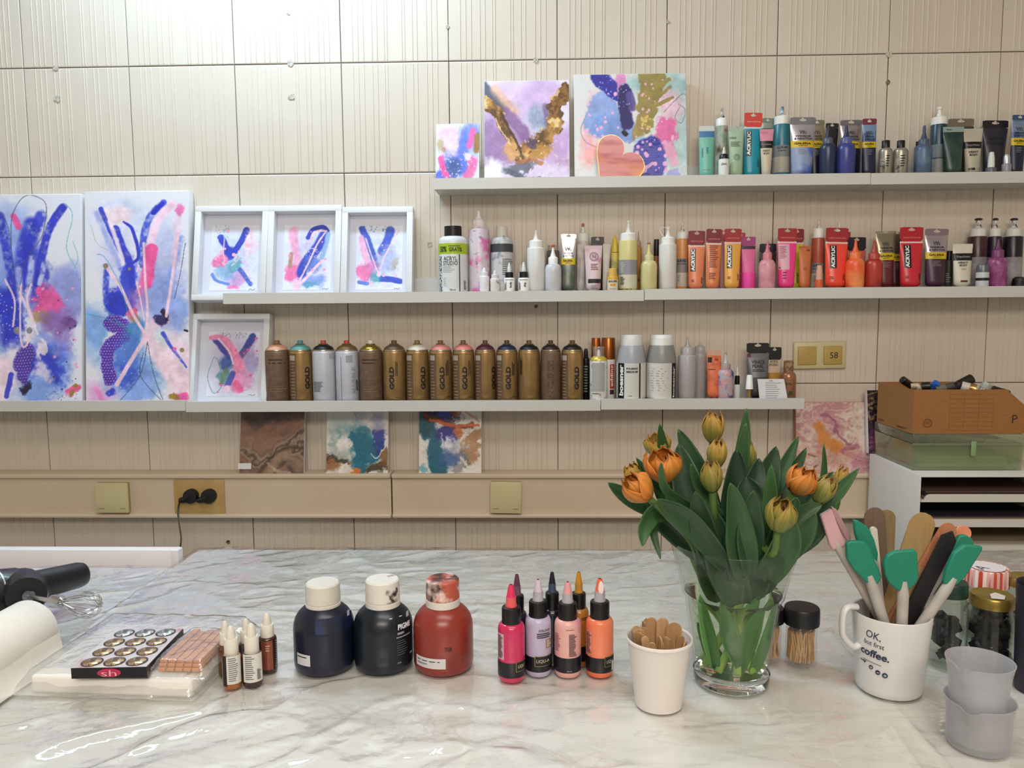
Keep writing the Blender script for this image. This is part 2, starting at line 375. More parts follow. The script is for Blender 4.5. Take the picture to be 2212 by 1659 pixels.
def painted(name, pt, w, h, mat, parent, relief=.0):
    W, H = pt.W, pt.H; xs = np.linspace(-w/2, w/2, W); zs = np.linspace(h, 0, H); X, Z = np.meshgrid(xs, zs)
    Y = -np.abs(pt.n3)*relief
    co = np.stack([X, Y*np.ones_like(X), Z], -1).reshape(-1, 3); idx = np.arange(W*H).reshape(H, W)
    q = np.stack([idx[1:, :-1], idx[1:, 1:], idx[:-1, 1:], idx[:-1, :-1]], -1).reshape(-1, 4)
    me = bpy.data.meshes.new(name); me.vertices.add(len(co)); me.vertices.foreach_set('co', co.ravel().astype(np.float32))
    me.loops.add(q.size); me.loops.foreach_set('vertex_index', q.ravel().astype(np.int32))
    me.polygons.add(len(q)); me.polygons.foreach_set('loop_start', (np.arange(len(q))*4).astype(np.int32)); me.update(calc_edges=True)
    ca = me.color_attributes.new('Col', 'FLOAT_COLOR', 'POINT'); im = np.clip(pt.im, 0, 1); im = np.where(im > .04045, ((im+.055)/1.055)**2.4, im/12.92)
    ca.data.foreach_set('color', np.concatenate([im.reshape(-1, 3), np.ones((W*H, 1))], 1).ravel().astype(np.float32))
    me.materials.append(mat); o = bpy.data.objects.new(name, me); COL.objects.link(o); o.parent = parent; return o
def corners(pl, pr, pt_, pb, Yb, Yt):
    """bottom centre, width and leaning height of a flat thing seen between those pixels"""
    a = P(pl, pb, Yb); b = P(pr, pb, Yb); c = P((pl+pr)/2, pt_, Yt); base = (a+b)/2
    return base, (b-a).length, math.hypot(c.z-base.z, Yt-Yb), -math.atan2(Yt-Yb, c.z-base.z)
def canvas(name, label, group, pl, pr, top, bot, Yb, Yt, pt, th=.018, edge=None, mat=None, roll=0, yaw=0, z=None, relief=.0006, cat='painting'):
    base, w, h, lean = corners(pl, pr, top, bot, Yb, Yt)
    if z is not None: h += (base.z-z); base.z = z
    r = E(name, label, cat, base, (lean, roll, yaw), group)
    O('wrapped_edge', box(-w/2, w/2, 0.0008, th, 0, h, .0012), edge or m('#e4e3e6', .6), r)
    painted('painted_face', pt, w*.995, h*.995, mat or paintm, r, relief); return r
# ---------------------------------------------------------------- picture ledges
LF = WY-.1215
ledgem = stain('#d2d2ce', '#cccbc6', 4, .5, rough=.4, sharp=.2)
def ledge(pxa, pxb, pya, pyb, label, xb=None):
    """pya/pyb: top edge of the lip at its left and right end"""
    A, B = P(pxa, pya, LF), P(pxb, pyb, LF); zt = (A.z+B.z)/2; zb = zt-.029; b = WY-.0015
    pr = [(LF, zb), (b, zb), (b, zb+.07), (b-.011, zb+.07), (b-.011, zb+.011), (LF+.010, zb+.011), (LF+.010, zt), (LF, zt)]
    x0, x1 = A.x, B.x; r = E('picture_ledge', label, 'shelf', (0, 0, 0), group='white picture ledges on the tiled wall')
    def pris(pp, xa, xc):
        n = len(pp); return norm(([(x, y, z) for x in (xa, xc) for y, z in pp], [tuple(range(n)), tuple(range(n, 2*n))]+[(i, (i+1) % n, n+(i+1) % n, n+i) for i in range(n)]))
    O('shelf_board', pris([(LF+.010, zb), (b, zb), (b, zb+.011), (LF+.010, zb+.011)], x0, x1), ledgem, r)
    O('front_lip', pris([(LF, zb), (LF+.010, zb), (LF+.010, zt), (LF, zt)], x0, x1), ledgem, r)
    O('back_rail', pris([(b-.011, zb+.011), (b, zb+.011), (b, zb+.07), (b-.011, zb+.07)], x0, x1), ledgem, r)
    return zb+.0112
Z1a = ledge(937, 1880.5, 385.5, 373, 'long ledge on the top row carrying three canvases and a pink heart')
Z1b = ledge(1881.5, 2330, 372.5, 370, 'ledge on the top row right, carrying black-capped silver bottles and dark tubes')
Z2a = ledge(481, 1391, 631, 629, 'middle-row ledge holding the framed prints and white bottles')
Z2b = ledge(1392.5, 2330, 622, 619, 'middle-row ledge holding the orange, pink and red paints')
Z3a = ledge(-560, 400, 867, 866.5, 'ledge under the two large blue canvases')
Z3b = ledge(401, 1297, 868, 864, 'ledge carrying the row of spray cans')
Z3c = ledge(1298.5, 1738, 861.5, 861, 'short ledge with pouring medium bottles above the tulips')
# ---------------------------------------------------------------- large blue canvases
def paint_a():
    p = Paint(185, 375, '#e4e6f3', 3); B, LB, PW, PK, PU = '#2a35c4', '#6f93e6', '#f6d3e4', '#f0559f', '#4630a0'
    for a in [(.25, .12, .3, .1, '#a9bdf2', .6), (.3, .35, .25, .25, '#86a2ee', .8), (.85, .47, .2, .14, '#8f97dd', .9), (.1, .55, .2, .2, '#5f80e0', .8), (.2, .85, .2, .1, '#f4dbe8', .8), (.55, .9, .22, .1, '#6f97e8', .8), (.7, .78, .2, .12, '#4f74de', .9), (.8, .62, .14, .1, '#9a86cf', .8)]: p.blob(*a[:5], a[5], .35, k=.2)
    p.stroke([(.52, .14), (.45, .28), (.4, .5)], .15, B, .9, .3, dry=.5); p.stroke([(.83, .06), (.68, .18), (.58, .42)], .08, B, .95, .2, dry=.4)
    p.stroke([(.62, .1), (.5, .25), (.42, .45)], .11, B, .85, .3, dry=.6); p.stroke([(.22, .1), (.3, .3), (.36, .5)], .09, B, .9, .25, dry=.5); p.stroke([(.05, .3), (.2, .45), (.33, .55)], .1, '#3a55d6', .8, .3, dry=.5)
    p.blob(.3, .56, .16, .13, B, .95, .25, k=.22); p.blob(.55, .4, .12, .14, B, .85, .3, k=.25); p.blob(.66, .8, .16, .08, B, .8, .3, k=.25)
    p.stroke([(.53, .3), (.5, .42), (.47, .52)], .06, '#cfd6f5', .8, .4, dry=.5); p.stroke([(.64, .33), (.6, .42)], .05, '#dfe3fa', .8, .4, dry=.6); p.stroke([(.4, .35), (.42, .5)], .06, '#dfe3f8', .7, .5, dry=.4)
    p.blob(.66, .5, .12, .075, PK, .9, .2, k=.22); p.blob(.62, .58, .1, .03, '#a48a5e', .8, .3); p.blob(.75, .6, .1, .05, '#8d5fae', .7, .4, k=.2); p.blob(.88, .61, .07, .03, '#6c3f86', .8, .3)
    al = p.blob(.44, .79, .1, .1, PU, .97, .12, k=.14); p.lattice(al, '#b48ee0', .028); p.blob(.6, .74, .05, .05, '#f3e3ef', .9, .25, k=.2); p.blob(.63, .85, .07, .05, '#f0e4f2', .8, .3, k=.2)
    p.blob(.43, .92, .055, .035, '#14123a', .95, .2, k=.15); p.stroke([(.07, .68), (.2, .8), (.3, .88), (.22, .95)], .1, '#f4dbea', .9, .2); p.stroke([(.32, .85), (.27, .95)], .05, B, .9, .2)
    p.blob(.93, .92, .09, .022, '#f0529c', .95, .2, k=.12); p.blob(.9, .93, .03, .014, '#a5803f', 1, .2); p.blob(.94, .9, .025, .01, '#a5803f', 1, .2)
    p.stroke([(.35, .1), (.4, .15)], .06, PK, .9, .2); p.blob(.38, .64, .035, .017, '#8c8594', 1, .1, k=.01); p.blob(.5, .64, .03, .014, '#8c8594', 1, .1, k=.01)
    W_ = '#f3d6e6'
    for q in ([(.42, .42), (.41, .6), (.42, .7), (.46, .715), (.53, .65)], [(.52, .42), (.48, .5), (.56, .62)], [(.27, .4), (.36, .5), (.34, .62)], [(.41, .46), (.5, .56), (.58, .66)]): p.stroke(q, .018, W_, .95, .3, k=.006)
    for q in ([(.33, .25), (.34, .1), (.45, .01), (.58, .01), (.67, .06), (.62, .2), (.48, .3), (.4, .45)], [(.21, .07), (.3, .15), (.35, .35), (.38, .45)]): p.stroke(q, .008, '#50586f', .8, .3, k=.008)
    for q in ([(.84, .04), (.92, .1), (.86, .25), (.95, .35)], [(.92, .22), (.97, .3), (.92, .36)]): p.stroke(q, .007, '#5fb5b0', .8, .3, k=.01)
    p.dots(120, .05, .6, .4, .7, .003, .007, '#cfdcfb', 3, .8); p.dots(14, .3, 1, .4, .9, .008, .016, '#f2a9cf', 4, .8); p.dots(14, .7, 1, .5, .95, .003, .01, '#3a3270', 6); p.dots(60, .65, .95, .93, .99, .002, .005, '#333340', 8, .8)
    return p
def paint_b():
    p = Paint(185, 385, '#e5e6f1', 9); B = '#2b36c6'
    for a in [(.35, .12, .25, .08, '#cdd8f6', .8), (.3, .12, .12, .05, '#f8dfe6', .9), (.08, .66, .14, .13, '#79a6e6', .9), (.9, .55, .12, .1, '#87a4e6', .9), (.75, .35, .18, .2, '#b9bfec', .8), (.68, .48, .2, .13, '#8b9fe2', .85), (.3, .35, .15, .15, '#c9ccf4', .7), (.72, .8, .2, .12, '#b7dcdd', .95), (.88, .8, .16, .16, '#f5d6e6', .85), (.45, .85, .25, .12, '#6c8fe2', .8), (.15, .95, .15, .06, '#e3a6dc', .8), (.55, .95, .15, .05, '#82a6ea', .8)]: p.blob(*a[:5], a[5], .35, k=.2)
    p.stroke([(.16, .08), (.26, .2), (.42, .36)], .045, B, .9, .25, dry=.3); p.stroke([(.3, .17), (.36, .25), (.44, .34), (.46, .45)], .06, B, .95, .2, dry=.2); p.stroke([(.37, .14), (.46, .18), (.52, .3), (.44, .34)], .035, B, .95, .2, taper=.5)
    p.stroke([(.12, .1), (.24, .25), (.4, .4)], .05, '#8d9be8', .7, .5, dry=.5); p.stroke([(.24, .14), (.33, .27), (.38, .36)], .04, '#fbeaf2', .9, .4)
    al = p.stroke([(.76, .055), (.63, .12), (.57, .22), (.55, .34)], .07, '#3a50cf', .9, .2, dry=.5); p.stroke([(.75, .06), (.66, .1)], .05, B, 1, .2)
    p.stroke([(.85, .06), (.7, .14), (.62, .28)], .08, '#f7d4e8', .9, .3); p.stroke([(.9, .12), (.88, .25), (.86, .35)], .07, '#eed3ee', .8, .4)
    p.stroke([(.93, .22), (.85, .35), (.8, .42)], .06, '#6f92e8', .7, .4, dry=.6)
    p.stroke([(.21, .37), (.2, .5), (.25, .55)], .06, '#2f42c8', .9, .3, dry=.4); p.blob(.33, .52, .14, .07, B, .97, .12, k=.18); p.blob(.43, .42, .08, .09, '#2f40cc', .9, .25, k=.15); p.blob(.5, .5, .08, .05, '#b079c8', .7, .4)
    p.stroke([(.65, .27), (.61, .36), (.6, .42)], .12, '#f0559c', .97, .15, k=.05); p.stroke([(.6, .36), (.54, .46)], .08, '#f06fae', .7, .4)
    al = p.stroke([(.25, .61), (.38, .66), (.22, .75), (.24, .87)], .16, '#4529a3', .97, .12, k=.08, w2=.12); p.lattice(al, '#c89ae8', .026)
    p.blob(.5, .66, .12, .07, '#4d86c4', .95, .25, k=.15); p.blob(.42, .78, .1, .09, '#4a75cf', .85, .3, k=.2); p.blob(.4, .86, .08, .06, '#3350cb', .8, .3, k=.2, tex=1); p.blob(.26, .93, .04, .02, B, .9, .2)
    p.stroke([(.75, .66), (.85, .74), (.97, .82)], .04, '#3046cc', .9, .25, dry=.3, w2=.015)
    p.stroke([(.6, .68), (.75, .8), (.95, .9)], .12, '#f6d2e3', .85, .35, w2=.2); p.stroke([(.6, .66), (.68, .61), (.75, .6)], .1, '#f0cfe2', .9, .3)
    p.blob(.7, .595, .055, .022, '#2a2366', .95, .2, k=.1); p.blob(.74, .565, .03, .02, '#14112e', .95, .2, k=.1); p.blob(.43, .57, .06, .04, '#f0608f', .9, .2, k=.12); p.blob(.46, .595, .05, .025, '#8e7d6a', .9, .3, k=.12)
    W_ = '#f5cfdf'
    for q, ww in (([(.22, .36), (.35, .45), (.47, .58), (.6, .68)], .03), ([(.57, .24), (.58, .4), (.6, .55), (.59, .64)], .024), ([(.9, .2), (.84, .4), (.78, .58)], .03), ([(.6, .67), (.45, .78), (.3, .9)], .04), ([(.5, .42), (.54, .52), (.57, .6)], .014)): p.stroke(q, ww, W_, .95, .3, k=.008)
    for q in ([(.6, .7), (.52, .86), (.28, 1.)], [(.56, .75), (.53, .86), (.74, .98)], [(.6, .7), (.66, .86), (.76, .99)], [(.97, .24), (.92, .38), (.86, .5)]): p.stroke(q, .007, '#3e4966', .85, .3, k=.008)
    for q in ([(.12, .29), (.2, .31), (.35, .45), (.42, .6)], [(.0, .57), (.2, .59), (.46, .66)], [(.17, .52), (.3, .6), (.46, .65)]): p.stroke(q, .007, '#3f9fa8', .8, .3, k=.01)
    p.stroke([(.06, .15), (.12, .24), (.22, .27)], .005, '#7ba89f', .7, .3, k=.01)
    for u, v, r in ((.2, .345, .026), (.43, .36, .016), (.93, .74, .022)): p.blob(u, v, r, r/p.a, '#8f7f66', 1, .1, k=.004)
    p.blob(.86, .735, .02, .009, '#f06ab0', 1, .15, k=.01); p.blob(.93, .09, .05, .024, '#f27fc0', .95, .2, k=.08)
    p.blob(.92, .955, .09, .022, '#ee5ba6', .95, .2, k=.1); p.blob(.85, .96, .045, .02, '#9c7d3f', 1, .2); p.stroke([(.1, .92), (.16, .97)], .05, '#f086cb', .8, .4)
    p.dots(8, .5, .53, .3, .45, .008, .014, '#f6cfe2', 2); p.dots(60, .2, .7, .5, .95, .002, .006, '#c9d6fb', 5, .8); p.stroke([(.96, .645), (.99, .65)], .02, '#101018', 1, .2); p.dots(50, .82, .98, .975, .995, .002, .005, '#333340', 8, .8)
    return p
canvas('canvas_painting', 'large blue and pink abstract canvas cut by the photo edge, left of its pair', 'large blue abstract canvases', -48, 177, 419, 867, WY-.095, WY-.04, paint_a(), th=.035, z=Z3a, yaw=.0)
canvas('canvas_painting', 'large blue abstract canvas with a pale pink cross, beside the framed prints', 'large blue abstract canvases', 185, 409, 412, 866, WY-.095, WY-.04, paint_b(), th=.035, z=Z3a)
# ---------------------------------------------------------------- framed prints
def paint_f(k):
    p = Paint(110, 150, '#e9ebf6', 40+k); B = '#2d3fc0'; LB = '#8fb0ea'; PK = '#f27fb4'; T_ = '#4aa0b4'; PW = '#f4cfe4'
    if k == 0:
        p.blob(.5, .5, .42, .4, '#c3d3f4', .8, .5, k=.25); p.stroke([(.72, .08), (.62, .25), (.48, .42)], .13, B, .95, .15, w2=.12); p.stroke([(.2, .2), (.32, .35), (.45, .45)], .14, B, .95, .2, k=.06); p.blob(.4, .42, .14, .1, B, .9, .2, k=.15)
        p.blob(.2, .55, .13, .13, PK, .95, .15, k=.12, ang=60); p.blob(.55, .8, .2, .13, '#cfa3da', .9, .2, k=.2); p.blob(.3, .72, .2, .1, '#86b1de', .85, .3, k=.2); p.blob(.5, .6, .14, .08, T_, .7, .3, k=.25); p.stroke([(.62, .68), (.85, .9)], .09, '#3f5fc9', .9, .2, dry=.3)
        p.blob(.5, .95, .14, .04, '#f57fc0', .95, .2, k=.1); p.blob(.8, .3, .13, .2, '#f6cfe0', .7, .4, k=.3); p.stroke([(.05, .75), (.15, .85), (.4, .9)], .06, '#4f7bd8', .8, .3)
        for q in ([(.27, .2), (.26, .4), (.3, .55)], [(.75, .3), (.6, .5), (.45, .62)], [(.85, .2), (.75, .5), (.85, .85)]): p.stroke(q, .025, PW, .9, .3)
        p.dots(14, .1, .9, .08, .6, .02, .04, '#f7b9d5', 3); p.dots(40, .05, .4, .0, .2, .004, .012, T_, 7, .8)
    elif k == 1:
        p.blob(.5, .5, .42, .42, '#c9cdf3', .8, .5, k=.25); p.stroke([(.2, .1), (.25, .4), (.3, .6)], .18, '#f3a9cf', .9, .3, k=.08); p.blob(.18, .75, .14, .14, '#f272ae', .95, .2, k=.14); p.stroke([(.16, .45), (.14, .65)], .08, '#b98a76', .9, .3)
        p.stroke([(.5, .2), (.6, .08), (.8, .04), (.9, .1)], .09, B, .95, .15); p.stroke([(.85, .15), (.7, .35), (.45, .6), (.38, .75)], .2, B, .92, .2, k=.05); p.blob(.6, .6, .18, .12, '#5a77cf', .85, .25, k=.15); p.stroke([(.92, .15), (.88, .3), (.8, .5)], .1, '#8fb6de', .9, .3)
        p.blob(.6, .85, .25, .09, '#7f9fe4', .85, .3, k=.2); p.blob(.55, .9, .14, .06, T_, .7, .4, k=.2); p.stroke([(.3, .95), (.5, .8), (.8, .55)], .06, PW, .95, .25); p.stroke([(.88, .1), (.7, .3), (.55, .55), (.35, .85)], .035, PW, .95, .2); p.stroke([(.55, .25), (.62, .12), (.85, .1)], .04, PW, .95, .2)
        p.blob(.3, .92, .08, .07, PW, 1, .2, k=.1); p.dots(12, .1, .9, .1, .9, .012, .03, '#f09cc9', 5); p.dots(40, .45, .75, .35, .5, .004, .01, '#f0e7d8', 6)
    elif k == 2:
        p.blob(.5, .5, .42, .42, '#cdd6f4', .8, .5, k=.25); p.stroke([(.12, .05), (.25, .25), (.38, .5), (.42, .62)], .14, '#3b57c8', .95, .2, k=.05); p.stroke([(.72, .08), (.62, .3), (.55, .4)], .18, '#3c55cb', .95, .2, k=.05); p.stroke([(.1, .2), (.18, .4), (.25, .6)], .14, '#f3b3d6', .9, .25, k=.06)
        p.blob(.2, .72, .16, .12, '#f272ae', .9, .2, k=.2); p.blob(.35, .65, .18, .1, '#d889c4', .8, .3, k=.2); p.blob(.65, .55, .2, .2, '#a9b9e6', .8, .35, k=.2); p.stroke([(.55, .83), (.75, .84), (.95, .87)], .12, '#3450c8', .95, .15, k=.03); p.stroke([(.08, .88), (.25, .9)], .08, '#5a7ed8', .9, .2)
        p.blob(.42, .8, .14, .07, T_, .8, .3, k=.15); p.stroke([(.9, .08), (.6, .5), (.5, .75)], .03, PW, .95, .2); p.stroke([(.2, .2), (.4, .6), (.5, .75)], .03, PW, .9, .2); p.blob(.82, .58, .08, .07, '#b9aa98', .8, .3, k=.2); p.blob(.5, .76, .05, .04, '#f9d3e4', 1, .15)
        p.dots(30, .25, .8, .0, .15, .006, .02, T_, 7, .7); p.dots(10, .1, .9, .3, .95, .015, .03, '#f6b8d8', 5)
    else:
        p.blob(.5, .5, .45, .44, '#b9b5e2', .75, .5, k=.25); p.stroke([(.15, .12), (.3, .25), (.45, .4)], .16, '#3a3a9e', .9, .2, k=.05); p.stroke([(.85, .08), (.75, .25), (.62, .38)], .14, '#37429c', .95, .2, k=.04); p.stroke([(.7, .3), (.6, .45)], .12, '#6b5f8f', .8, .3); p.blob(.85, .45, .14, .2, '#a99bd2', .8, .3, k=.2)
        p.stroke([(.05, .1), (.3, .12), (.5, .35), (.62, .55), (.6, .85)], .1, '#f38fbd', .95, .2, k=.03, w2=.26); p.blob(.72, .75, .16, .16, '#e6a3d3', .8, .3, k=.2); p.blob(.35, .5, .13, .1, '#3358a8', .85, .3, k=.15); p.blob(.3, .68, .1, .1, '#4f8f94', .8, .3, k=.2); p.stroke([(.35, .6), (.28, .8)], .06, '#7f8f5f', .8, .4); p.stroke([(.5, .65), (.4, .85)], .12, '#4a4fae', .9, .2)
        p.stroke([(.2, .12), (.4, .3), (.5, .5)], .04, PW, .95, .2); p.stroke([(.95, .1), (.8, .3)], .04, '#c9aee0', .7, .3); p.stroke([(.12, .4), (.02, .7), (.15, .95), (.3, .8), (.2, .45), (.12, .4)], .012, '#4f8f8a', .9, .3, k=.01); p.stroke([(.58, .8), (.66, .9)], .13, '#f2689f', .9, .2)
        p.blob(.4, .88, .07, .06, '#f6cfe3', .95, .2); p.dots(8, .1, .95, .1, .95, .015, .03, '#f4609c', 15); p.dots(60, .2, .8, .02, .1, .005, .014, '#7f8a8e', 7, .7)
    p.stroke([(.82, .985), (.86, .975), (.9, .99), (.95, .97)], .01, '#3a3a44', .9, .3, k=.01); return p
framem = m('#dfe2e6', .4); matm = m('#d9dce8', .7); glz = film('frame_glass', ior=1.3, rough=.02, gain=.5)
def frame(label, k, pl, pr, top, bot, Yb, Yt, z, th=.036, roll=0):
    base, w, h, lean = corners(pl, pr, top, bot, Yb, Yt)
    if z is not None: h += base.z-z; base.z = z
    r = E('framed_print', label, 'framed picture', base, (lean, roll, 0), 'white box frames with abstract prints'); b = .0165
    O('frame_rail', box(-w/2, w/2, 0, th, h-b, h, .0008), framem, r); O('frame_rail', box(-w/2, w/2, 0, th, 0, b, .0008), framem, r)
    O('frame_stile', box(-w/2, -w/2+b, 0, th, b, h-b, .0004), framem, r); O('frame_stile', box(w/2-b, w/2, 0, th, b, h-b, .0004), framem, r)
    O('backing_board', box(-w/2+b-.002, w/2-b+.002, th-.006, th-.002, b-.002, h-b+.002), matm, r)
    a = painted('print', paint_f(k), w*.66, h*.70, printm, r); a.location = (0.002, th-.0065, h*.125)
    O('glass_pane', box(-w/2+b-.001, w/2-b+.001, .006, .0075, b-.001, h-b+.001), glz, r); return r
YB, YT = WY-.098, WY-.044
frame('white box frame overhanging the end of its ledge, blue V-shaped print', 0, 412, 572, 444, 640, YB, YT, Z2a, roll=.004)
frame('white box frame between two others, pink and blue print', 1, 573, 733, 443, 640, YB, YT, Z2a)
frame('white box frame next to the white tiles, print with a blue bar low right', 2, 734, 889, 446, 640, YB, YT, Z2a)
frame('single white box frame standing left of the spray cans', 3, 403, 574, 677, 866, YB, YT, Z3b, roll=.004)
# ---------------------------------------------------------------- canvases on the top ledge
def paint_c():
    p = Paint(100, 125, '#dfe2f4', 60)
    for a in [(.3, .2, .2, .16, '#f7bfe4', .9), (.35, .4, .25, .2, '#e9cdf0', .9), (.8, .2, .25, .25, '#6f86e4', .8), (.5, .65, .35, .2, '#4d6ad6', .9), (.1, .85, .2, .15, '#4a5be0', .9), (.65, .4, .12, .3, '#5f79e2', .8)]: p.blob(*a[:5], a[5], .35, k=.25)
    p.blob(.4, .68, .16, .16, '#3d5590', .85, .3, k=.2); p.stroke([(.12, .55), (.2, .75), (.35, .95)], .14, '#ee5aa4', .95, .2, k=.06); p.stroke([(.85, .6), (.8, .75), (.7, .85)], .2, '#f06aa8', .9, .25, k=.08); p.stroke([(.85, .12), (.78, .35)], .13, '#f268b4', .95, .2, k=.05)
    p.stroke([(.95, .2), (.93, .42)], .13, '#a8793a', .95, .25); p.blob(.1, .35, .08, .1, '#b9a577', .8, .3); p.blob(.2, .42, .05, .05, '#b08a6a', .8, .3); p.blob(.8, .92, .2, .07, '#b9a890', .8, .3, k=.2); p.blob(.75, .52, .07, .06, '#e9d6e4', 1, .2, k=.1)
    p.dots(60, .1, .9, .4, .95, .006, .018, '#cfd9fb', 3, .85); p.blob(.05, .97, .08, .05, '#2f3fd6', .9, .2); return p
def paint_d():
    p = Paint(150, 172, '#e9e2f2', 71); G = '#8f5f22'; G2 = '#c08a3a'; D = '#4a5068'
    for a in [(.35, .2, .3, .2, '#d9b9e2', .8), (.7, .15, .25, .15, '#cfa9de', .7), (.1, .6, .2, .25, '#8f6aa4', .85), (.3, .6, .25, .2, '#a884b6', .8), (.8, .65, .25, .25, '#c39bd0', .85), (.6, .35, .12, .12, '#a7b3cd', .8), (.5, .9, .4, .1, '#d9c6e8', .8), (.15, .3, .1, .1, '#caa0c8', .7)]: p.blob(*a[:5], a[5], .35, k=.28)
    p.stroke([(-.02, .05), (.15, .2), (.25, .28)], .11, D, .9, .3, k=.05); p.stroke([(.12, .08), (.35, .3)], .1, '#e8b48a', .7, .5); p.stroke([(.25, .3), (.42, .45), (.5, .6)], .13, '#8a6299', .85, .3, k=.06)
    p.blob(.62, .33, .09, .1, '#7f8cab', .6, .4, k=.25, tex=.8); p.stroke([(.72, .25), (.74, .42)], .07, '#6f5a86', .7, .4)
    a1 = p.stroke([(.02, .2), (.18, .32), (.3, .55), (.42, .76)], .13, G, .95, .12, k=.14, w2=.1); a2 = p.stroke([(.98, .08), (.85, .25), (.78, .42), (.6, .6), (.48, .72)], .13, G, .95, .12, k=.16, w2=.2)
    for q in (a1, a2): p.vary(q, '#5a3a16', .06, .8); p.vary(q, '#c9974a', .05, .8, -p.n6); p.vary(q, '#ecd7a0', .1, .7, p.n4)
    p.blob(.62, .68, .17, .1, G2, .9, .2, k=.2); p.blob(.28, .66, .1, .08, '#e0a86e', .9, .25, k=.2); p.stroke([(.14, .35), (.26, .55), (.3, .6)], .015, '#f0dca8', .8, .3, k=.08); p.stroke([(.2, .3), (.34, .52), (.45, .74)], .03, '#3a2412', .8, .4, k=.05)
    p.stroke([(.38, .78), (.55, .76), (.68, .8)], .05, '#a85f2e', .8, .3, k=.06); p.blob(.45, .84, .2, .045, D, .85, .25, k=.2); p.stroke([(.2, .84), (.35, .88), (.5, .94), (.66, .95)], .06, '#3c455c', .9, .25, k=.06); p.stroke([(.42, .965), (.7, .985)], .015, '#20252f', .9, .3)
    p.blob(.55, .6, .06, .05, '#4a3f6a', .8, .3, k=.15); p.blob(.86, .2, .03, .03, '#6a4414', .8, .4); p.blob(.05, .85, .15, .1, '#efe9f6', .9, .3, k=.2); p.dots(30, .4, .9, .55, .85, .004, .01, '#f2deb0', 4, .9); p.dots(14, .35, .6, .6, .8, .006, .012, '#5a3410', 9, .8); return p
def paint_e():
    p = Paint(190, 178, '#e2e2e2', 82); T_ = '#9fc6c4'
    for a in [(.9, .15, .12, .2, T_, .9), (.68, .12, .18, .12, T_, .9), (.95, .6, .12, .3, '#a7c6c2', .9), (.75, .2, .1, .15, '#f0bfd6', .8), (.88, .35, .1, .2, '#f2c6da', .8), (.12, .7, .12, .14, '#f5a8a4', .95), (.15, .5, .1, .1, '#f3c4cc', .8), (.2, .3, .1, .15, '#eec9d2', .8)]: p.blob(*a[:5], a[5], .3, k=.22)
    p.blob(.27, .38, .16, .22, '#8ea6de', .97, .08, k=.16); p.blob(.35, .52, .17, .12, '#7f9fdf', .95, .12, k=.16); al = p.stroke([(.22, .0), (.3, .1), (.42, .18)], .13, '#2c2a9e', .97, .1, k=.06); p.stroke([(.42, .05), (.45, .2), (.48, .32)], .09, '#e98fc4', .95, .2, k=.06); p.stroke([(.46, .15), (.46, .3), (.46, .45)], .11, '#241f63', .97, .12, k=.05); p.stroke([(.5, .2), (.52, .3)], .07, '#5a4a90', .9, .2)
    GD = '#9a8a4a'; p.stroke([(.72, .0), (.66, .2), (.62, .42)], .22, GD, .98, .08, k=.12, w2=.16); p.stroke([(.6, .4), (.55, .55)], .1, '#a89250', .95, .15, k=.05)
    for a, b in (((.7, .2), (.85, .05)), ((.7, .26), (.86, .12)), ((.72, .3), (.88, .22))): p.stroke([a, b], .03, GD, .98, .15, k=.03)
    p.blob(.82, .55, .13, .13, '#ee6fae', .95, .15, k=.25); p.stroke([(.85, .65), (.9, .78)], .08, '#f0a9cc', .9, .25, k=.06); p.blob(.58, .57, .08, .06, '#b9d3ee', .95, .2, k=.2)
    al = p.blob(.67, .76, .155, .21, '#25259c', .98, .06, k=.06); p.lattice(al, '#5f6fe0', .022, .22); p.stroke([(.55, .78), (.62, .84), (.7, .8)], .03, '#eaa6d8', .95, .15, k=.02); p.dots(26, .55, .82, .55, .9, .006, .022, '#efaadb', 5); p.dots(60, .22, .5, .02, .3, .002, .006, '#9fa9f0', 6)
    p.dots(20, .1, .4, .15, .65, .006, .02, '#f0b8dc', 12); p.dots(40, .55, .95, .05, .7, .004, .014, '#f4b9d8', 13, .9); p.blob(.44, .535, .02, .025, '#15152a', 1, .2); p.blob(.88, .92, .06, .06, '#9f9ad0', .9, .2, k=.1)
    for q in ([(.12, .35), (.06, .5), (.12, .62), (.3, .68)], [(.8, .35), (.95, .2), (1., .2)], [(.95, .3), (.9, .4), (.96, .45), (.99, .33), (.93, .28)]): p.stroke(q, .006, '#6b7780', .8, .3, k=.01)
    p.dots(30, .6, .68, .38, .5, .004, .012, '#e0c46a', 19); p.stroke([(.86, .97), (.9, .95), (.94, .975), (.97, .94)], .008, '#4a4a44', .8, .3); return p
GT = 'canvases on the top ledge'
canvas('canvas_painting', 'smallest canvas on the top ledge, pink and blue with white flecks', GT, 940.5, 1035, 265.5, 386, WY-.086, WY-.055, paint_c(), th=.012, z=Z1a)
canvas('canvas_painting', 'square canvas with a gold V over lilac clouds, top ledge', GT, 1046, 1231, 172.5, 385, WY-.088, WY-.042, paint_d(), th=.02, z=Z1a)
canvas('canvas_painting', 'largest canvas on the top ledge, gold leaf and navy egg shape behind the heart', GT, 1241, 1485, 158, 384, WY-.078, WY-.034, paint_e(), th=.02, z=Z1a)
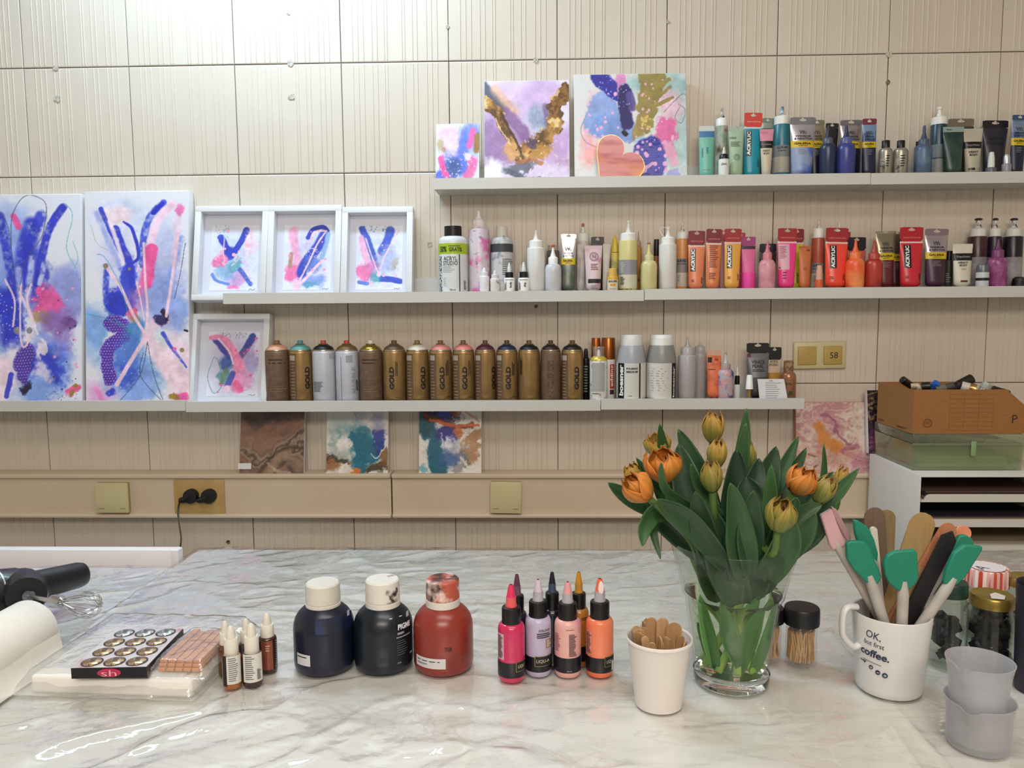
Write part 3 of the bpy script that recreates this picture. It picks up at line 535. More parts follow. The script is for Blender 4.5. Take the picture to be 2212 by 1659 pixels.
# heart leaning in front
def heart(n=48):
    pts = []
    for i in range(n):
        t = 2*math.pi*i/n; x = 16*math.sin(t)**3; y = 13*math.cos(t)-5*math.cos(2*t)-2*math.cos(3*t)-math.cos(4*t); pts.append((x/16, y/16))
    return pts
Yh = WY-.108; c = P(1332, 351, Yh); hs = .072; a = math.radians(-42)
hr = E('heart_coaster', 'pink marbled heart plaque with a gilt edge leaning on a canvas', 'decoration', (c.x, Yh, Z1a), (-.10, 0, 0))
hp = [(x*math.cos(a)-y*math.sin(a), x*math.sin(a)+y*math.cos(a)) for x, y in heart()]; mn = min(q[1] for q in hp)
agate = stain('#dc918e', '#c46a72', 16, .55, rough=.15, sharp=.08, stretch=(.6, 1, 2.5), h3='#ea9a70', thr3=.55, scale3=9)
O('heart_plate', prism([(x*hs, 0, (y-mn)*hs) for x, y in hp], (0, 1, 0), .007), m('#c9a45a', .25, .9), hr)
O('heart_face', prism([(x*hs*.975, -.0037, (y-mn)*hs*.975+.0018) for x, y in hp], (0, 1, 0), .0012), agate, hr)
# ---------------------------------------------------------------- canvases standing on the cable duct
def paint_g():
    p = Paint(120, 130, '#8a6a5c', 91); p.marble(['#4a3d3c', '#6a564e', '#8f6d60', '#9a7566', '#7c6350', '#a58d7c', '#54463f'], 2.4, 1.0, 3, ang=-18); p.stroke([(-.1, .5), (.4, .38), (1.1, .12)], .26, '#96705f', .85, .5, k=.1)
    p.stroke([(0, .12), (.4, .15), (1, .02)], .2, '#4b3c3f', .6, .6, k=.15); p.stroke([(.3, 1.), (.5, .75), (.75, .6), (1, .62)], .06, '#4a4030', .7, .5, k=.05); p.stroke([(.5, .95), (.7, .72), (.95, .95)], .14, '#a8917a', .6, .5, k=.08); p.stroke([(.45, .85), (.6, .95), (.8, .98)], .05, '#c4ad98', .7, .4, k=.08); return p
def paint_h():
    p = Paint(120, 130, '#e4e0dc', 97); T_ = '#1f6f8c'
    for a in [(.2, .3, .2, .2, '#a9c6c8', .8), (.5, .2, .1, .25, '#9fb0d6', .7), (.85, .25, .12, .25, '#8f95cf', .7), (.15, .6, .15, .15, '#8fa9a8', .8), (.4, .35, .15, .15, '#7fb3b8', .8)]: p.blob(*a[:5], a[5], .35, k=.35, tex=.5)
    p.blob(.6, .62, .27, .2, T_, .97, .15, k=.3); p.blob(.5, .85, .12, .17, T_, .95, .2, k=.25); p.blob(.85, .5, .09, .22, '#2a3f94', .9, .25, k=.25); p.blob(.62, .4, .12, .09, '#2f8094', .8, .3, k=.3); p.blob(.88, .35, .1, .07, '#4a55b0', .8, .3, k=.3)
    p.blob(.15, .78, .22, .06, '#3e3a2c', .9, .3, k=.25); p.blob(.08, .88, .15, .1, '#9a5f38', .8, .35, k=.2); p.blob(.82, .9, .22, .09, '#4a4430', .95, .2, k=.25); p.blob(.95, .78, .1, .12, '#8a5a2c', .85, .25, k=.2); p.blob(.44, .95, .09, .05, '#dd7a34', .95, .2, k=.15); p.blob(.32, .9, .1, .08, '#efe8e2', .9, .2, k=.2); p.blob(.28, .55, .1, .1, '#f4f1ee', .9, .2, k=.2); p.stroke([(.72, .7), (.8, .76), (.95, .62)], .02, '#eef0f2', .8, .3, k=.08); return p
def paint_i():
    p = Paint(120, 130, '#e9e5e0', 103); T_ = '#13607c'
    p.stroke([(-.05, .2), (.18, .45), (.35, .95)], .27, T_, .97, .15, k=.12); p.blob(.1, .25, .15, .2, '#0f5568', .95, .2, k=.2); p.blob(.45, .4, .17, .16, '#26268a', .95, .2, k=.3); p.blob(.35, .1, .28, .12, '#1c1a3c', .95, .25, k=.3); p.blob(.4, .12, .12, .06, '#3a49c6', .8, .3, k=.2)
    p.stroke([(.1, .12), (.35, .22), (.6, .3), (.85, .28)], .08, '#7a2c14', .95, .25, k=.12); p.stroke([(.2, .18), (.5, .28), (.95, .28)], .05, '#d8622a', .95, .2, k=.1); p.blob(.62, .38, .07, .1, '#e0763a', .9, .25, k=.2); p.blob(.55, .05, .1, .08, '#a8562c', .9, .3, k=.25)
    p.blob(.9, .45, .12, .12, '#a87848', .9, .25, k=.3); p.blob(.82, .65, .11, .16, '#b08054', .85, .25, k=.3); p.blob(.58, .62, .14, .16, '#8b93b6', .85, .3, k=.3, tex=.5); p.blob(.5, .55, .08, .1, '#e6e9f4', .9, .25, k=.25); p.blob(.7, .75, .1, .08, '#555a72', .7, .3, k=.3); p.blob(.5, .82, .12, .15, '#3b5f9c', .85, .3, k=.25)
    p.blob(.66, .92, .1, .06, '#8f8b94', .8, .3, k=.25); p.blob(.08, .62, .12, .1, '#ede9e4', .95, .2, k=.2); p.blob(.08, .92, .08, .06, '#5aa9bf', .8, .3, k=.2); p.stroke([(.35, .4), (.42, .6)], .02, '#cfd6ee', .8, .4, k=.1); p.stroke([(.8, .1), (.95, .2)], .05, '#c98a5c', .6, .5, k=.15); return p
GD_ = 'small canvases on the cable duct'; yb, yt = DY-.052, DY-.02
g1 = canvas('canvas_painting', 'brown poured canvas with a small white tag, on the cable duct', GD_, 517, 656, 880, 1021, yb, yt, paint_g(), th=.017, z=ZD, mat=resinm)
O('price_tag', box(-.096, -.058, -.004, -.002, .012, .029), m('#e6e6ea', .6), g1)
canvas('canvas_painting', 'teal poured canvas with brown lower corners, on the cable duct', GD_, 704, 838, 878, 1021, yb, yt, paint_h(), th=.017, z=ZD, mat=resinm)
canvas('canvas_painting', 'poured canvas in teal, navy and fiery orange, on the cable duct', GD_, 904.5, 1040, 876, 1021, yb, yt, paint_i(), th=.017, z=ZD, mat=resinm)
def paint_j():
    p = Paint(130, 130, '#dcc6bb', 111); p.marble(['#e2d3c8', '#d9bcb4', '#cf9f9c', '#dcc0b6', '#e4d8cc', '#d3a8a2', '#c08a92', '#e0cabc'], 1.6, 1.3, 3, ang=35)
    for a in [(.9, .2, .22, .3, '#e2dacd', .85), (.85, .55, .2, .15, '#e6dccf', .8), (.2, .4, .14, .14, '#e6d6cd', .7), (.35, .25, .2, .14, '#c98a94', .7), (.45, .75, .4, .2, '#d08f7c', .8), (.85, .9, .2, .15, '#b97a8c', .8)]: p.blob(*a[:5], a[5], .35, k=.35, tex=.4)
    p.stroke([(.3, .35), (.4, .5), (.55, .65)], .14, '#d98a44', .9, .35, k=.12); p.stroke([(.35, .2), (.5, .25), (.55, .45), (.7, .6)], .04, '#9a5a7a', .75, .5, k=.12); p.stroke([(.6, .7), (.8, .62)], .06, '#a8617c', .7, .4, k=.1); p.stroke([(.15, .75), (.3, .8), (.25, .95)], .025, '#5f4038', .7, .4, k=.1); p.blob(.25, .85, .1, .07, '#d8bfae', .9, .3, k=.2); p.dots(60, .1, .9, .5, .95, .003, .008, '#6a4438', 5, .6); return p
canvas('canvas_painting', 'pink and orange marbled canvas behind the tulips', None, 1721, 1882, 868.5, 1027, DY-.05, DY-.02, paint_j(), th=.018, mat=resinm, edge=m('#b97f5c', .6), yaw=.0, z=ZD)
def paint_k():
    p = Paint(60, 90, '#4a3a44', 121); p.marble(['#211c26', '#3a2b3a', '#a8926a', '#5a4038', '#20202a', '#7a3a68'], 2.5, 2, 3); p.blob(.6, .85, .6, .25, '#7a3a62', .9, .3, k=.2); p.blob(.3, .35, .14, .3, '#17141c', .9, .3, k=.25); p.stroke([(.5, .1), (.55, .5), (.7, .8)], .1, '#b09a6a', .7, .4, k=.15); return p
# ---------------------------------------------------------------- paint containers
class It:
    """a container seen between two pixel columns, standing at depth Y on height zb"""
    def __init__(s, name, label, cat, group, x0, x1, Y, zb, ymid=None, rz=0):
        s.xc = (x0+x1)/2; s.Y, s.zb = Y, zb; ym = ymid or 600
        for _ in range(3):
            a = P(s.xc, ym, Y); ym += (a.z-zb)/Y*F*.5 if ymid is None else 0
        A, B = P(x0, ym, Y), P(x1, ym, Y); s.r = (B-A).length/2; s.ym = ym; c = P(s.xc, ym, Y)
        s.x = c.x; s.root = E(name, label, cat, (c.x, Y, zb), (0, 0, rz), group)
    def z(s, py): return 0 if py is None else P(s.xc, py, s.Y).z-s.zb
    def zf(s, py): return P(s.xc, py, s.Y-s.r).z-s.zb
    def u(s, px, r=None):
        """arc position where the pixel column meets the front of the round body"""
        r = r or s.r; d = ray(px, s.ym); dx, dy = d.x, d.y; A = dx*dx+dy*dy; B = dx*s.x+dy*s.Y; C = s.x*s.x+s.Y*s.Y-r*r; D = B*B-A*C
        t = (B-math.sqrt(D))/A if D > 0 else B/A; X, Yv = dx*t-s.x, dy*t-s.Y; return r*max(-1.45, min(1.45, math.atan2(X, -Yv)))
    def turn(s, name, mat, prof, seg=28, flute=0, smooth=40):
        return O(name, lathe([(r*s.r, s.z(y) if not isinstance(y, tuple) else y[0]) for r, y in prof], seg, flute=flute), mat, s.root, smooth)
    def band(s, y0, y1, mat, r=1.0, off=.0003, name='label_band'):
        z0, z1 = s.zf(y1), s.zf(y0); R = s.r*r+off; return O(name, lathe([(R-.0008, z0), (R, z0), (R, z1), (R-.0008, z1)], 32), mat, s.root)
    def panel(s, x0, x1, y0, y1, mat, off=.0005, name='label_panel'): return patch(s.root, cyl(s.r), s.u(x0), s.u(x1), s.zf(y1), s.zf(y0), mat, name, off)
    def text(s, t, xc, yc, h, mat=INK, vert=False, w=None, bold=.02, off=.0009, rot=0):
        k = s.Y/F*1.0; return lettering(s.root, t, cyl(s.r), s.u(xc), s.zf(yc), h*k, mat, vert, bold, w*k if w else None, off, rot)
    def lines(s, x0, x1, y0, y1, n, mat=GREY, vert=False, off=.0008, fill=.45): return printlines(s.root, cyl(s.r), s.u(x0), s.u(x1), s.zf(y1), s.zf(y0), n, mat, vert, off, 'small_print', int(x0), fill)
    def bars(s, x0, x1, y0, y1, n, mat=INK, vert=False): return barcode(s.root, cyl(s.r), s.u(x0), s.u(x1), s.zf(y1), s.zf(y0), n, mat, vert, .0009)
YF, YM, YK = WY-.083, WY-.066, WY-.040   # front row, single row, back row of a ledge
def body_prof(sho, cw, rnd): # rnd = shoulder drop in pixels
    p = [(0, None), (.9, None), (1, (.003,)), (1, sho+rnd)]
    for k in range(1, 5):
        a = k/4*math.pi/2; p.append((cw+(1-cw)*math.cos(a), sho+rnd*(1-math.sin(a))))
    return p+[(0, sho-.1)]
def squeeze(zb, label, group, x0, x1, tip, cap, sho, bm, cm=WH, nm=None, Y=YF, cw=.76, rnd=5, nb=.3, nw=.1, blob=None, name='squeeze_bottle', rz=0):
    t = It(name, label, 'bottle', group, x0, x1, Y, zb, (sho+zpx(zb, x0, Y))/2, rz)
    t.turn('bottle_body', bm, body_prof(sho, cw*.9, rnd)); 
    t.turn('screw_collar', cm, [(0, sho+1), (cw, sho+1), (cw, cap+2), (cw*.88, cap), (cw*.6, cap-1.5), (0, cap-1.5)], 24, flute=.02)
    L = cap-tip
    t.turn('nozzle', nm or cm, [(nb*1.25, cap), (nb, cap-.18*L), (nb*.62, cap-.45*L), (nw*1.5, cap-.7*L), (nw*1.2, tip+1), (nw*.6, tip), (0, tip)], 14)
    if blob: t.turn('nozzle_cap' if blob[0] != 'residue' else 'paint_residue', blob[1], [(0, tip+blob[2]), (nw*2.2, tip+blob[2]), (nw*2.6, tip+1.5), (nw*1.4, tip-.8), (0, tip-1)], 12)
    return t
def zpx(zb, px, Y):
    """pixel row of height zb at that column and depth"""
    lo, hi = 0, 1659
    for _ in range(16):
        md = (lo+hi)/2
        if P(px, md, Y).z > zb: lo = md
        else: hi = md
    return lo
class Tube:
    """plastic or foil paint tube standing on its cap, flat crimped end up"""
    def __init__(s, zb, label, group, x0, x1, top, head, bands, hm, Y=YF, roll=0, cap=BK, nb=.86, hole=True, name='paint_tube', ff=.5, lean=-.04):
        yb = zpx(zb, x0, Y); s.ym = (top+yb)/2; s.xc = (x0+x1)/2; s.Y, s.zb = Y, zb
        A, B = P(x0, s.ym, Y), P(x1, s.ym, Y); s.w = (B-A).length/2; c = P(s.xc, s.ym, Y); s.x = c.x; s.nb = nb; s.ff = ff
        s.root = E(name, label, 'paint tube', (c.x, Y, zb), (lean, roll, 0), group)
        s.zt = s.z(top); s.zh = s.z(head); s.zc = .016
        O('screw_cap', lathe([(0, 0), (s.w*nb*.55, 0), (s.w*nb*.58, s.zc), (0, s.zc)], 20, flute=.03), cap, s.root)
        prev = s.zh
        for y1, mt in bands:
            z1 = s.zc if y1 is None else max(s.zc, s.z(y1)); s.loft('tube_body' if y1 is None else 'tube_band', z1, prev, mt, y1 is None); prev = z1
        s.header(hm, hole)
    def z(s, py): return P(s.xc, py, s.Y).z-s.zb
    def u(s, px): return P(px, s.ym, s.Y).x-s.x
    def ab(s, z):
        t = max(0, min(1, (z-s.zc)/(s.zh-s.zc))); q = .55+.45*min(1, t/.06) if t < .06 else 1
        return s.w*(s.nb+(1-s.nb)*t)*q, max(.0009, s.w*s.ff*(1-t**1.6)*q)
    def surf(s, u, z, off=0):
        a, b = s.ab(z); k = max(-.995, min(.995, u/a)); return Vector((u, -b*math.sqrt(1-k*k)-off, z))
    def loft(s, name, z0, z1, mat, last):
        n = max(2, int((z1-z0)/.008)); V, Fc = [], []; k = 20; e = .0002
        for j in range(n+1):
            z = z0+(z1-z0)*j/n; a, b = s.ab(z)
            for i in range(k): t = 2*math.pi*i/k; V.append((a*math.cos(t), b*math.sin(t), z))
        for j in range(n):
            for i in range(k): Fc.append((j*k+i, j*k+(i+1) % k, (j+1)*k+(i+1) % k, (j+1)*k+i))
        if last: Fc.append(tuple(range(k))[::-1])
        O(name, (V, Fc), mat, s.root, 60)
    def header(s, mat, hole):
        w, z0, z1, th = s.w, s.zh-.0005, s.zt, .0009; n = 24; V, Fc = [], []
        hw, hh, hz = w*.3, min(.0035, (z1-z0)*.22), z1-min(.007, (z1-z0)*.42)
        if not hole: O('tube_header', box(-w, w, -th, th, z0, z1), mat, s.root); return
        rim = []
        for i in range(n):
            t = 2*math.pi*(i+.5)/n; c, si = math.cos(t), math.sin(t); k = 1/max(abs(c), abs(si)); rx, rz = c*k, si*k
            rim.append((rx*w, (z1-hz)*rz if rz > 0 else (hz-z0)*rz))
        for y in (-th, th):
            for i in range(n): V.append((rim[i][0], y, hz+rim[i][1]))
            for i in range(n):
                t = 2*math.pi*(i+.5)/n; bump = 1.9 if abs(math.cos(t)) < .35 and math.sin(t) > 0 else 1; V.append((hw*math.cos(t), y, hz+hh*math.sin(t)*bump))
        for i in range(n):
            j = (i+1) % n; Fc += [(i, j, n+j, n+i), (2*n+i, 3*n+i, 3*n+j, 2*n+j), (i, 2*n+i, 2*n+j, j), (n+i, n+j, 3*n+j, 3*n+i)]
        O('tube_header', norm((V, Fc)), mat, s.root, 30)
    def panel(s, x0, x1, y0, y1, mat, off=.0004): patch(s.root, s.surf, s.u(x0), s.u(x1), s.z(y1), s.z(y0), mat, 'label_panel', off); return s
    def text(s, t, xc, yc, h, mat=INK, vert=False, w=None, bold=.02, off=.0009, rot=0):
        k = s.Y/F; lettering(s.root, t, s.surf, s.u(xc), s.z(yc), h*k, mat, vert, bold, w*k if w else None, off, rot); return s
    def lines(s, x0, x1, y0, y1, n, mat=GREY, vert=False, fill=.45): printlines(s.root, s.surf, s.u(x0), s.u(x1), s.z(y1), s.z(y0), n, mat, vert, .0008, 'small_print', int(x0), fill); return s
    def bars(s, x0, x1, y0, y1, n, mat=INK): barcode(s.root, s.surf, s.u(x0), s.u(x1), s.z(y1), s.z(y0), n, mat, False, .0009); return s
# ======== spray cans
GS = 'spray cans on the lowest ledge'
gold = stain('#b08f60', '#96764a', 25, .5, rough=.34, metal=.6, sharp=.2); brown = stain('#705a49', '#806651', 60, .55, rough=.5, metal=.3, sharp=.1)
white_can = stain('#c9cdd6', '#6d7078', 150, .72, rough=.4, metal=.25, sharp=.03); bl = m('#1c1712', .5); dkp = m('#6d5540', .5, .3)
cans = [(575, 625.5, brown, '#e0a988', '#8a6440', None, 0, 'spray can nearest the picture frame, peach top, dark brown body'),
 (626, 675.5, gold, '#5fa39c', '#4c8f96', 664, 1, 'gold spray can with a teal top'),
 (676, 725, white_can, '#17171b', '#c2453a', None, 2, 'white spray can with a black top and red nozzle'),
 (726, 775.5, white_can, '#6f5a2c', '#c2453a', None, 3, 'white spray can with an olive top and red nozzle, MARBLE lettering'),
 (777, 827, brown, '#b39a3f', '#dcdad6', None, 4, 'dark brown spray can with shiny gold top and white nozzle'),
 (828, 877.5, gold, '#5f4a2c', '#6a4a26', 846, 5, 'gold spray can with a brown top'),
 (878, 927, gold, '#d8d5c6', '#8a6a3c', 914, 6, 'gold spray can with an off-white top'),
 (928, 977, gold, '#d98d88', '#7a5a30', 955, 7, 'gold spray can with a dusty pink top, next to the off-white one'),
 (978, 1025, gold, '#df8781', '#7a5a30', 1004, 8, 'gold spray can with a coral pink top, next to the maroon one'),
 (1026, 1071, gold, '#552036', '#6a3f2c', 1066, 9, 'gold spray can with a maroon top'),
 (1072, 1118.5, gold, '#1f2a4a', '#5a4526', 1098, 10, 'gold spray can with a navy top'),
 (1119.5, 1166.5, gold, '#17171c', '#6a5026', None, 11, 'gold spray can with black top and brown nozzle, no big lettering visible'),
 (1167.5, 1211.5, brown, '#2c1b1f', '#4a3a24', None, 12, 'brown spray can with a very dark maroon top'),
 (1212.5, 1260, gold, '#1d1b1c', '#6a4c2c', 1246, 13, 'gold spray can with a black top at the right end of the row')]
for x0, x1, bm_, dome, noz, gx, k, lb in cans:
    Y = WY-.073; t = It('spray_can', lb, 'spray can', GS, x0, x1, Y, Z3b, 812); yb = 874
    t.turn('can_body', bm_, [(0, None), (.94, None), (1, (.004,)), (1, 762), (.985, 759), (.95, 757.5), (0, 757.4)])
    t.turn('shoulder_ring', m('#bfb6a4', .3, .9), [(.93, 757.5), (.97, 756.5), (.96, 755), (.9, 754.5)])
    dm = m('#'+dome.strip('#'), .45) if k != 4 else m('#b39a3f', .2, .8)
    t.turn('dome', dm, [(.9, 756), (.88, 753), (.75, 749), (.5, 745.5), (.36, 744), (0, 744)])
    t.turn('valve_cup', m('#a59c8a', .3, .8), [(.38, 745), (.42, 743), (.36, 742), (0, 742)], 20)
    t.turn('spray_nozzle', stain('#'+noz.strip('#'), '#3a2a20', 150, .68, rough=.5), [(.24, 743), (.24, 736.5), (.2, 735), (0, 735)], 14)
    if gx:
        t.text('GOLD', gx, 817, 11, bl, True, w=49, bold=.05); 
        if gx+16 < x1-3: t.lines(gx+8, gx+14, 778, 812, 3, bl, True); t.lines(gx+6, min(gx+20, x1-3), 858, 860, 1, bl)
        pw = gx-12
        if pw-x0 > 11: t.panel(x0+1, min(pw, x0+14), 764, 872, dkp); t.panel(x0+2, min(pw, x0+12), 768, 779, m('#a99c8c', .5), .0007); t.lines(x0+3, min(pw, x0+12), 784, 866, 12, m('#a08c72', .5), off=.0009, fill=.2)
    elif k in (0, 4): t.lines(x0+6, x1-6, 776, 790, 2, m('#3f2f22', .6)); t.lines(x0+8, x1-8, 835, 850, 3, m('#8a7256', .6), fill=.2)
    elif k == 2: t.lines(678, 697, 825, 848, 8, m('#4a4a52', .6)); t.panel(712, 722, 764, 776, m('#a9a7a8', .5))
    elif k == 3: t.text('MARBLE', 764, 822, 9, m('#97979f', .5), True, w=58, bold=.03); t.lines(737, 738.5, 766, 868, 1, m('#55565e', .5), True, fill=1); t.panel(748, 762, 768, 783, m('#9b9da4', .5)); t.bars(768, 773, 822, 846, 14, INK)
    elif k == 11: t.lines(1124, 1130, 770, 810, 3, bl, True); t.panel(1121, 1131, 812, 862, m('#7f6644', .5, .4))
    elif k == 12: t.panel(1182, 1197, 778, 862, stain('#6a5440', '#4a392b', 200, .5, rough=.6))
# ======== lowest ledge, right of the cans
G3 = 'bottles and tubes on the short ledge'
t = It('dropper_bottle', 'small black bottle behind the small white spray can', 'bottle', G3, 1258, 1273, YK+.012, Z3b, 812)
t.turn('bottle_body', BK, body_prof(772, .5, 5)); t.turn('screw_collar', BK, [(.6, 772), (.6, 760), (.4, 753), (0, 752.5)], 14); t.lines(1262, 1270, 790, 850, 10, GREY)
t = It('spray_can', 'small white spray can with clear cap and yellow ring', 'spray can', G3, 1274, 1312, YF-.006, Z3b, 812)
t.turn('can_body', stain('#d9d7d1', '#9a9894', 80, .6, rough=.4), [(0, None), (.95, None), (1, (.003,)), (1, 780), (.95, 778), (0, 778)])
t.turn('shoulder_ring', m('#d9c04a', .35, .4), [(.97, 778.5), (.98, 777), (.85, 773), (.65, 770), (.6, 769), (0, 769)])
t.turn('spray_nozzle', WH, [(.2, 770), (.18, 760), (.08, 755), (0, 755)], 12); t.turn('clear_cap', film('clear_plastic', ior=1.5, rough=.08, gain=1.5, haze=.18, hazecol='#cfc9cc'), [(.66, 771), (.67, 750), (.63, 748), (0, 748)])
t.panel(1279, 1306, 784, 846, m('#a9a8a6', .5)); t.lines(1280, 1302, 850, 853, 1, INK)
cop = m('#a4612f', .3, .75)
t = It('spray_can', 'white paint can with a copper cap and red vertical brand strip', 'spray can', G3, 1298.5, 1329, YK-.002, Z3c, 815)
t.turn('can_body', m('#d8d5d0', .45), [(0, None), (1, None), (1, 777), (.9, 775), (0, 775)]); t.turn('copper_cap', cop, [(.95, 776), (.95, 731), (.9, 729.5), (0, 729.5)], 28, flute=.02)
t.panel(1317.5, 1326.5, 787, 840, m('#b73a30', .5)); t.text('edding', 1322, 812, 7.5, WH, True, w=46); t.panel(1317.5, 1326, 842, 852, m('#3a2630', .5))
t = It('spray_can', 'second copper-capped can half hidden behind the white spray can', 'spray can', G3, 1277, 1297, YK+.010, Z3b, 812)
t.turn('can_body', m('#cfcac2', .45), [(0, None), (1, None), (1, 777), (0, 776)]); t.turn('copper_cap', cop, [(.95, 777), (.95, 732), (.88, 730), (0, 730)], 24)
for x0, x1, cx0, cx1, bmh, lb in ((1331, 1395, 1339, 1388, '#a5a6ae', 'pouring medium bottle with black brand strip on its left'), (1396, 1460, 1404.5, 1454, '#8d8c88', 'grey-filled medium bottle with a text label and flip cap')):
    t = It('medium_bottle', lb, 'bottle', G3, x0, x1, WY-.076, Z3c, 805); c = (cx1-cx0)/(x1-x0)
    t.turn('bottle_body', m(bmh, .3), [(0, None), (.96, None), (1, (.004,)), (1, 785), (.98, 775), (.93, 762), (.85, 749), (.8, 745), (0, 745)], 36)
    t.turn('flip_cap', WH2 if x0 < 1390 else WH, [(c, 746), (c, 724.5), (c*.96, 722.5), (0, 722.5)], 36, flute=.006); t.band(785, 861, m('#d3d2cc', .5))
    if x0 < 1390:
        t.panel(1335.5, 1348.5, 785, 861, BK); t.text('boesner', 1342, 822, 11, WH, True, w=66, bold=.04); t.text('POURING', 1365.5, 796.5, 4.2, INK, w=24, bold=.04); t.text('MEDIUM', 1365.5, 803.5, 4.2, INK, w=24, bold=.04); t.panel(1380.5, 1383.5, 785, 861, BK); t.lines(1357, 1371, 855, 857, 1, INK)
    else:
        t.panel(1451, 1459.4, 785, 861, BK); t.text('boesner', 1455, 826, 6, WH, True, w=66, bold=.04); t.lines(1400, 1448, 796, 848, 10, m('#a19f9b', .6), fill=.3); t.lines(1404, 1454, 733, 734, 1, GREY)
frost = film('frosted_plastic', tint='#f0eeee', ior=1.45, rough=.3, gain=1.2, haze=.62, hazecol='#c9c6c8'); frost2 = film('frosted_plastic_fill', tint='#f0eeee', ior=1.45, rough=.3, gain=1.1, haze=.8, hazecol='#bdb6b8')
squeeze(Z3c, 'empty frosted squeeze bottle right of the medium bottles', G3, 1465, 1503, 727, 750, 766, frost2, frost, frost, Y=YF, cw=.72, rnd=3)
squeeze(Z3c, 'frosted squeeze bottle half hidden beside the orange tube', G3, 1496, 1526, 738, 748, 760, frost, frost, frost, Y=YK, cw=.75, rnd=12)
org = stain('#e0714a', '#c9603f', 40, .55, rough=.4)
Tube(Z3c, 'orange tube with a clear top end on the short ledge', G3, 1527.5, 1558, 756, 768, [(None, org)], m('#d9aa98', .3, alpha=1), Y=YF-.004, nb=.95).text('Nc', 1548, 777, 5).panel(1529, 1538, 772, 783, INK).lines(1530, 1545, 797, 800, 1, INK)
squeeze(Z3c, 'clear bottle stained blue and pink with a thin spout', G3, 1549, 1584, 761, 786, 798, stain('#b9adb4', '#3f4f9a', 45, .56, rough=.3, h3='#d59a9a', thr3=.55), m('#a3968e', .5), stain('#cfc8c8', '#8f8a8c', 60, .6), cw=.62, rnd=9, nb=.25)
t = It('dropper_bottle', 'tiny white dropper with a black collar beside the stained bottle', 'bottle', G3, 1585, 1599, YM, Z3c, 840)
t.turn('bottle_body', WH2, body_prof(830, .55, 3)); t.turn('screw_collar', BK, [(.75, 830), (.75, 813), (.5, 811), (0, 811)], 16); t.turn('nozzle', WH2, [(.5, 812), (.35, 800), (.15, 793), (0, 792)], 12)
blkh = m('#16151a', .4)
Tube(Z3c, 'black-headed tube with grey pearl panel hanging-hole top', G3, 1613, 1661.5, 741, 763, [(815, m('#6f7177', .35, .3)), (None, m('#3e3e44', .5))], blkh, Y=YM, nb=.8).text('VENICE', 1637, 782, 7.5, INK, w=27).text('PEARL', 1637, 791, 7.5, INK, w=24).lines(1624, 1652, 798, 804, 2, INK).panel(1614.5, 1622, 764, 772, m('#5a2440', .5))
Tube(Z3c, 'black-headed tube with a cream body beside the grey pearl tube', G3, 1659, 1688, 750, 777, [(805, m('#cfbba0', .5)), (None, m('#b98d3a', .5))], blkh, Y=YK+.004, nb=.85).text('ACRYL', 1672, 781, 5, INK, w=17).text('STUDIO', 1671, 788, 5, INK, w=18)
t = It('dropper_bottle', 'white pointed cap upside down in front of the pearl tube', 'bottle', G3, 1610, 1627, YF-.012, Z3c, 850)
t.turn('bottle_body', m('#a88448', .4, .4), [(0, None), (.45, None), (.4, 845), (.5, 839), (0, 839)], 14); t.turn('pointed_cap', WH, [(1, 840), (.95, 838), (.72, 812), (.55, 810), (0, 810)], 18)
t = It('cork_jar', 'amber glass bottle with a fat cork at the ledge end', 'bottle', G3, 1685.5, 1719, YM, Z3c, 835)
t.turn('bottle_body', m('#9c6f4e', .2, .35), body_prof(803, .55, 14)); t.turn('cork', stain('#a98662', '#7c5c40', 120, .5, rough=.9), [(.55, 806), (.62, 800), (.62, 782), (.55, 779), (0, 779)]); t.text('S.AL', 1704, 829, 5); t.panel(1704, 1712, 845, 853, m('#2f4a26', .5))
cr = E('price_card', 'white price card with printed lines, leaning on the ledge lip', 'card', (P(1673, 850, YF-.02).x, YF-.018, Z3c), (-.12, 0, 0), None)
kx = (YF-.02)/F; sfc = flat(0); zz = (P(1670, 819, YF-.02).z-Z3c)
O('card_sheet', prism([(-30*kx, 0, 0), (31*kx, 0, 0), (22*kx, 0, zz), (-35*kx, 0, zz)], (0, 1, 0), .0006), m('#dcdcdf', .6), cr); printlines(cr, flat(-.0003), -18*kx, 16*kx, .012, zz*.85, 8, m('#8d8d93', .6), fill=.25); lettering(cr, '50%', flat(-.0003), -6*kx, zz-4*kx, 3.5*kx, GREY)
# ======== middle ledge, white and yellow things
G2 = 'white and yellow paints on the middle ledge'
t = It('medium_bottle', 'large white bottle with black cap and lime green offer band', 'bottle', G2, 948.5, 1011, WY-.078, Z2a, 580)
t.turn('bottle_body', m('#d6d9d8', .35), body_prof(511, .62, 13), 36); t.turn('screw_cap', BK, [(.6, 512), (.6, 490), (.57, 489), (0, 489)], 36, flute=.02)
t.band(525, 548, m('#a9c219', .45)); t.text('50%', 958, 537.5, 12, m('#20301c', .5), w=18, bold=.03); t.text('GRATIS', 984.5, 538.5, 8.5, m('#20301c', .5), w=28, bold=.03); t.lines(969, 998, 530, 532, 1, m('#4c6420', .5), fill=1)
t.text('ACRYL', 972.5, 558, 8.5, INK, w=30, bold=.01); t.text('STUDIO', 972.5, 568, 8.5, INK, w=32, bold=.01); t.panel(991.5, 993.6, 549, 636, INK); t.lines(957, 985, 574, 590, 5, GREY, fill=.25); t.lines(958, 965, 600, 620, 5, GREY, fill=.2); t.panel(949.5, 954.5, 552, 634, stain('#20242a', '#d6d9d8', 220, .5)); t.bars(1001, 1006, 606, 626, 14); t.text('750 ml', 977, 626, 3.5, INK)
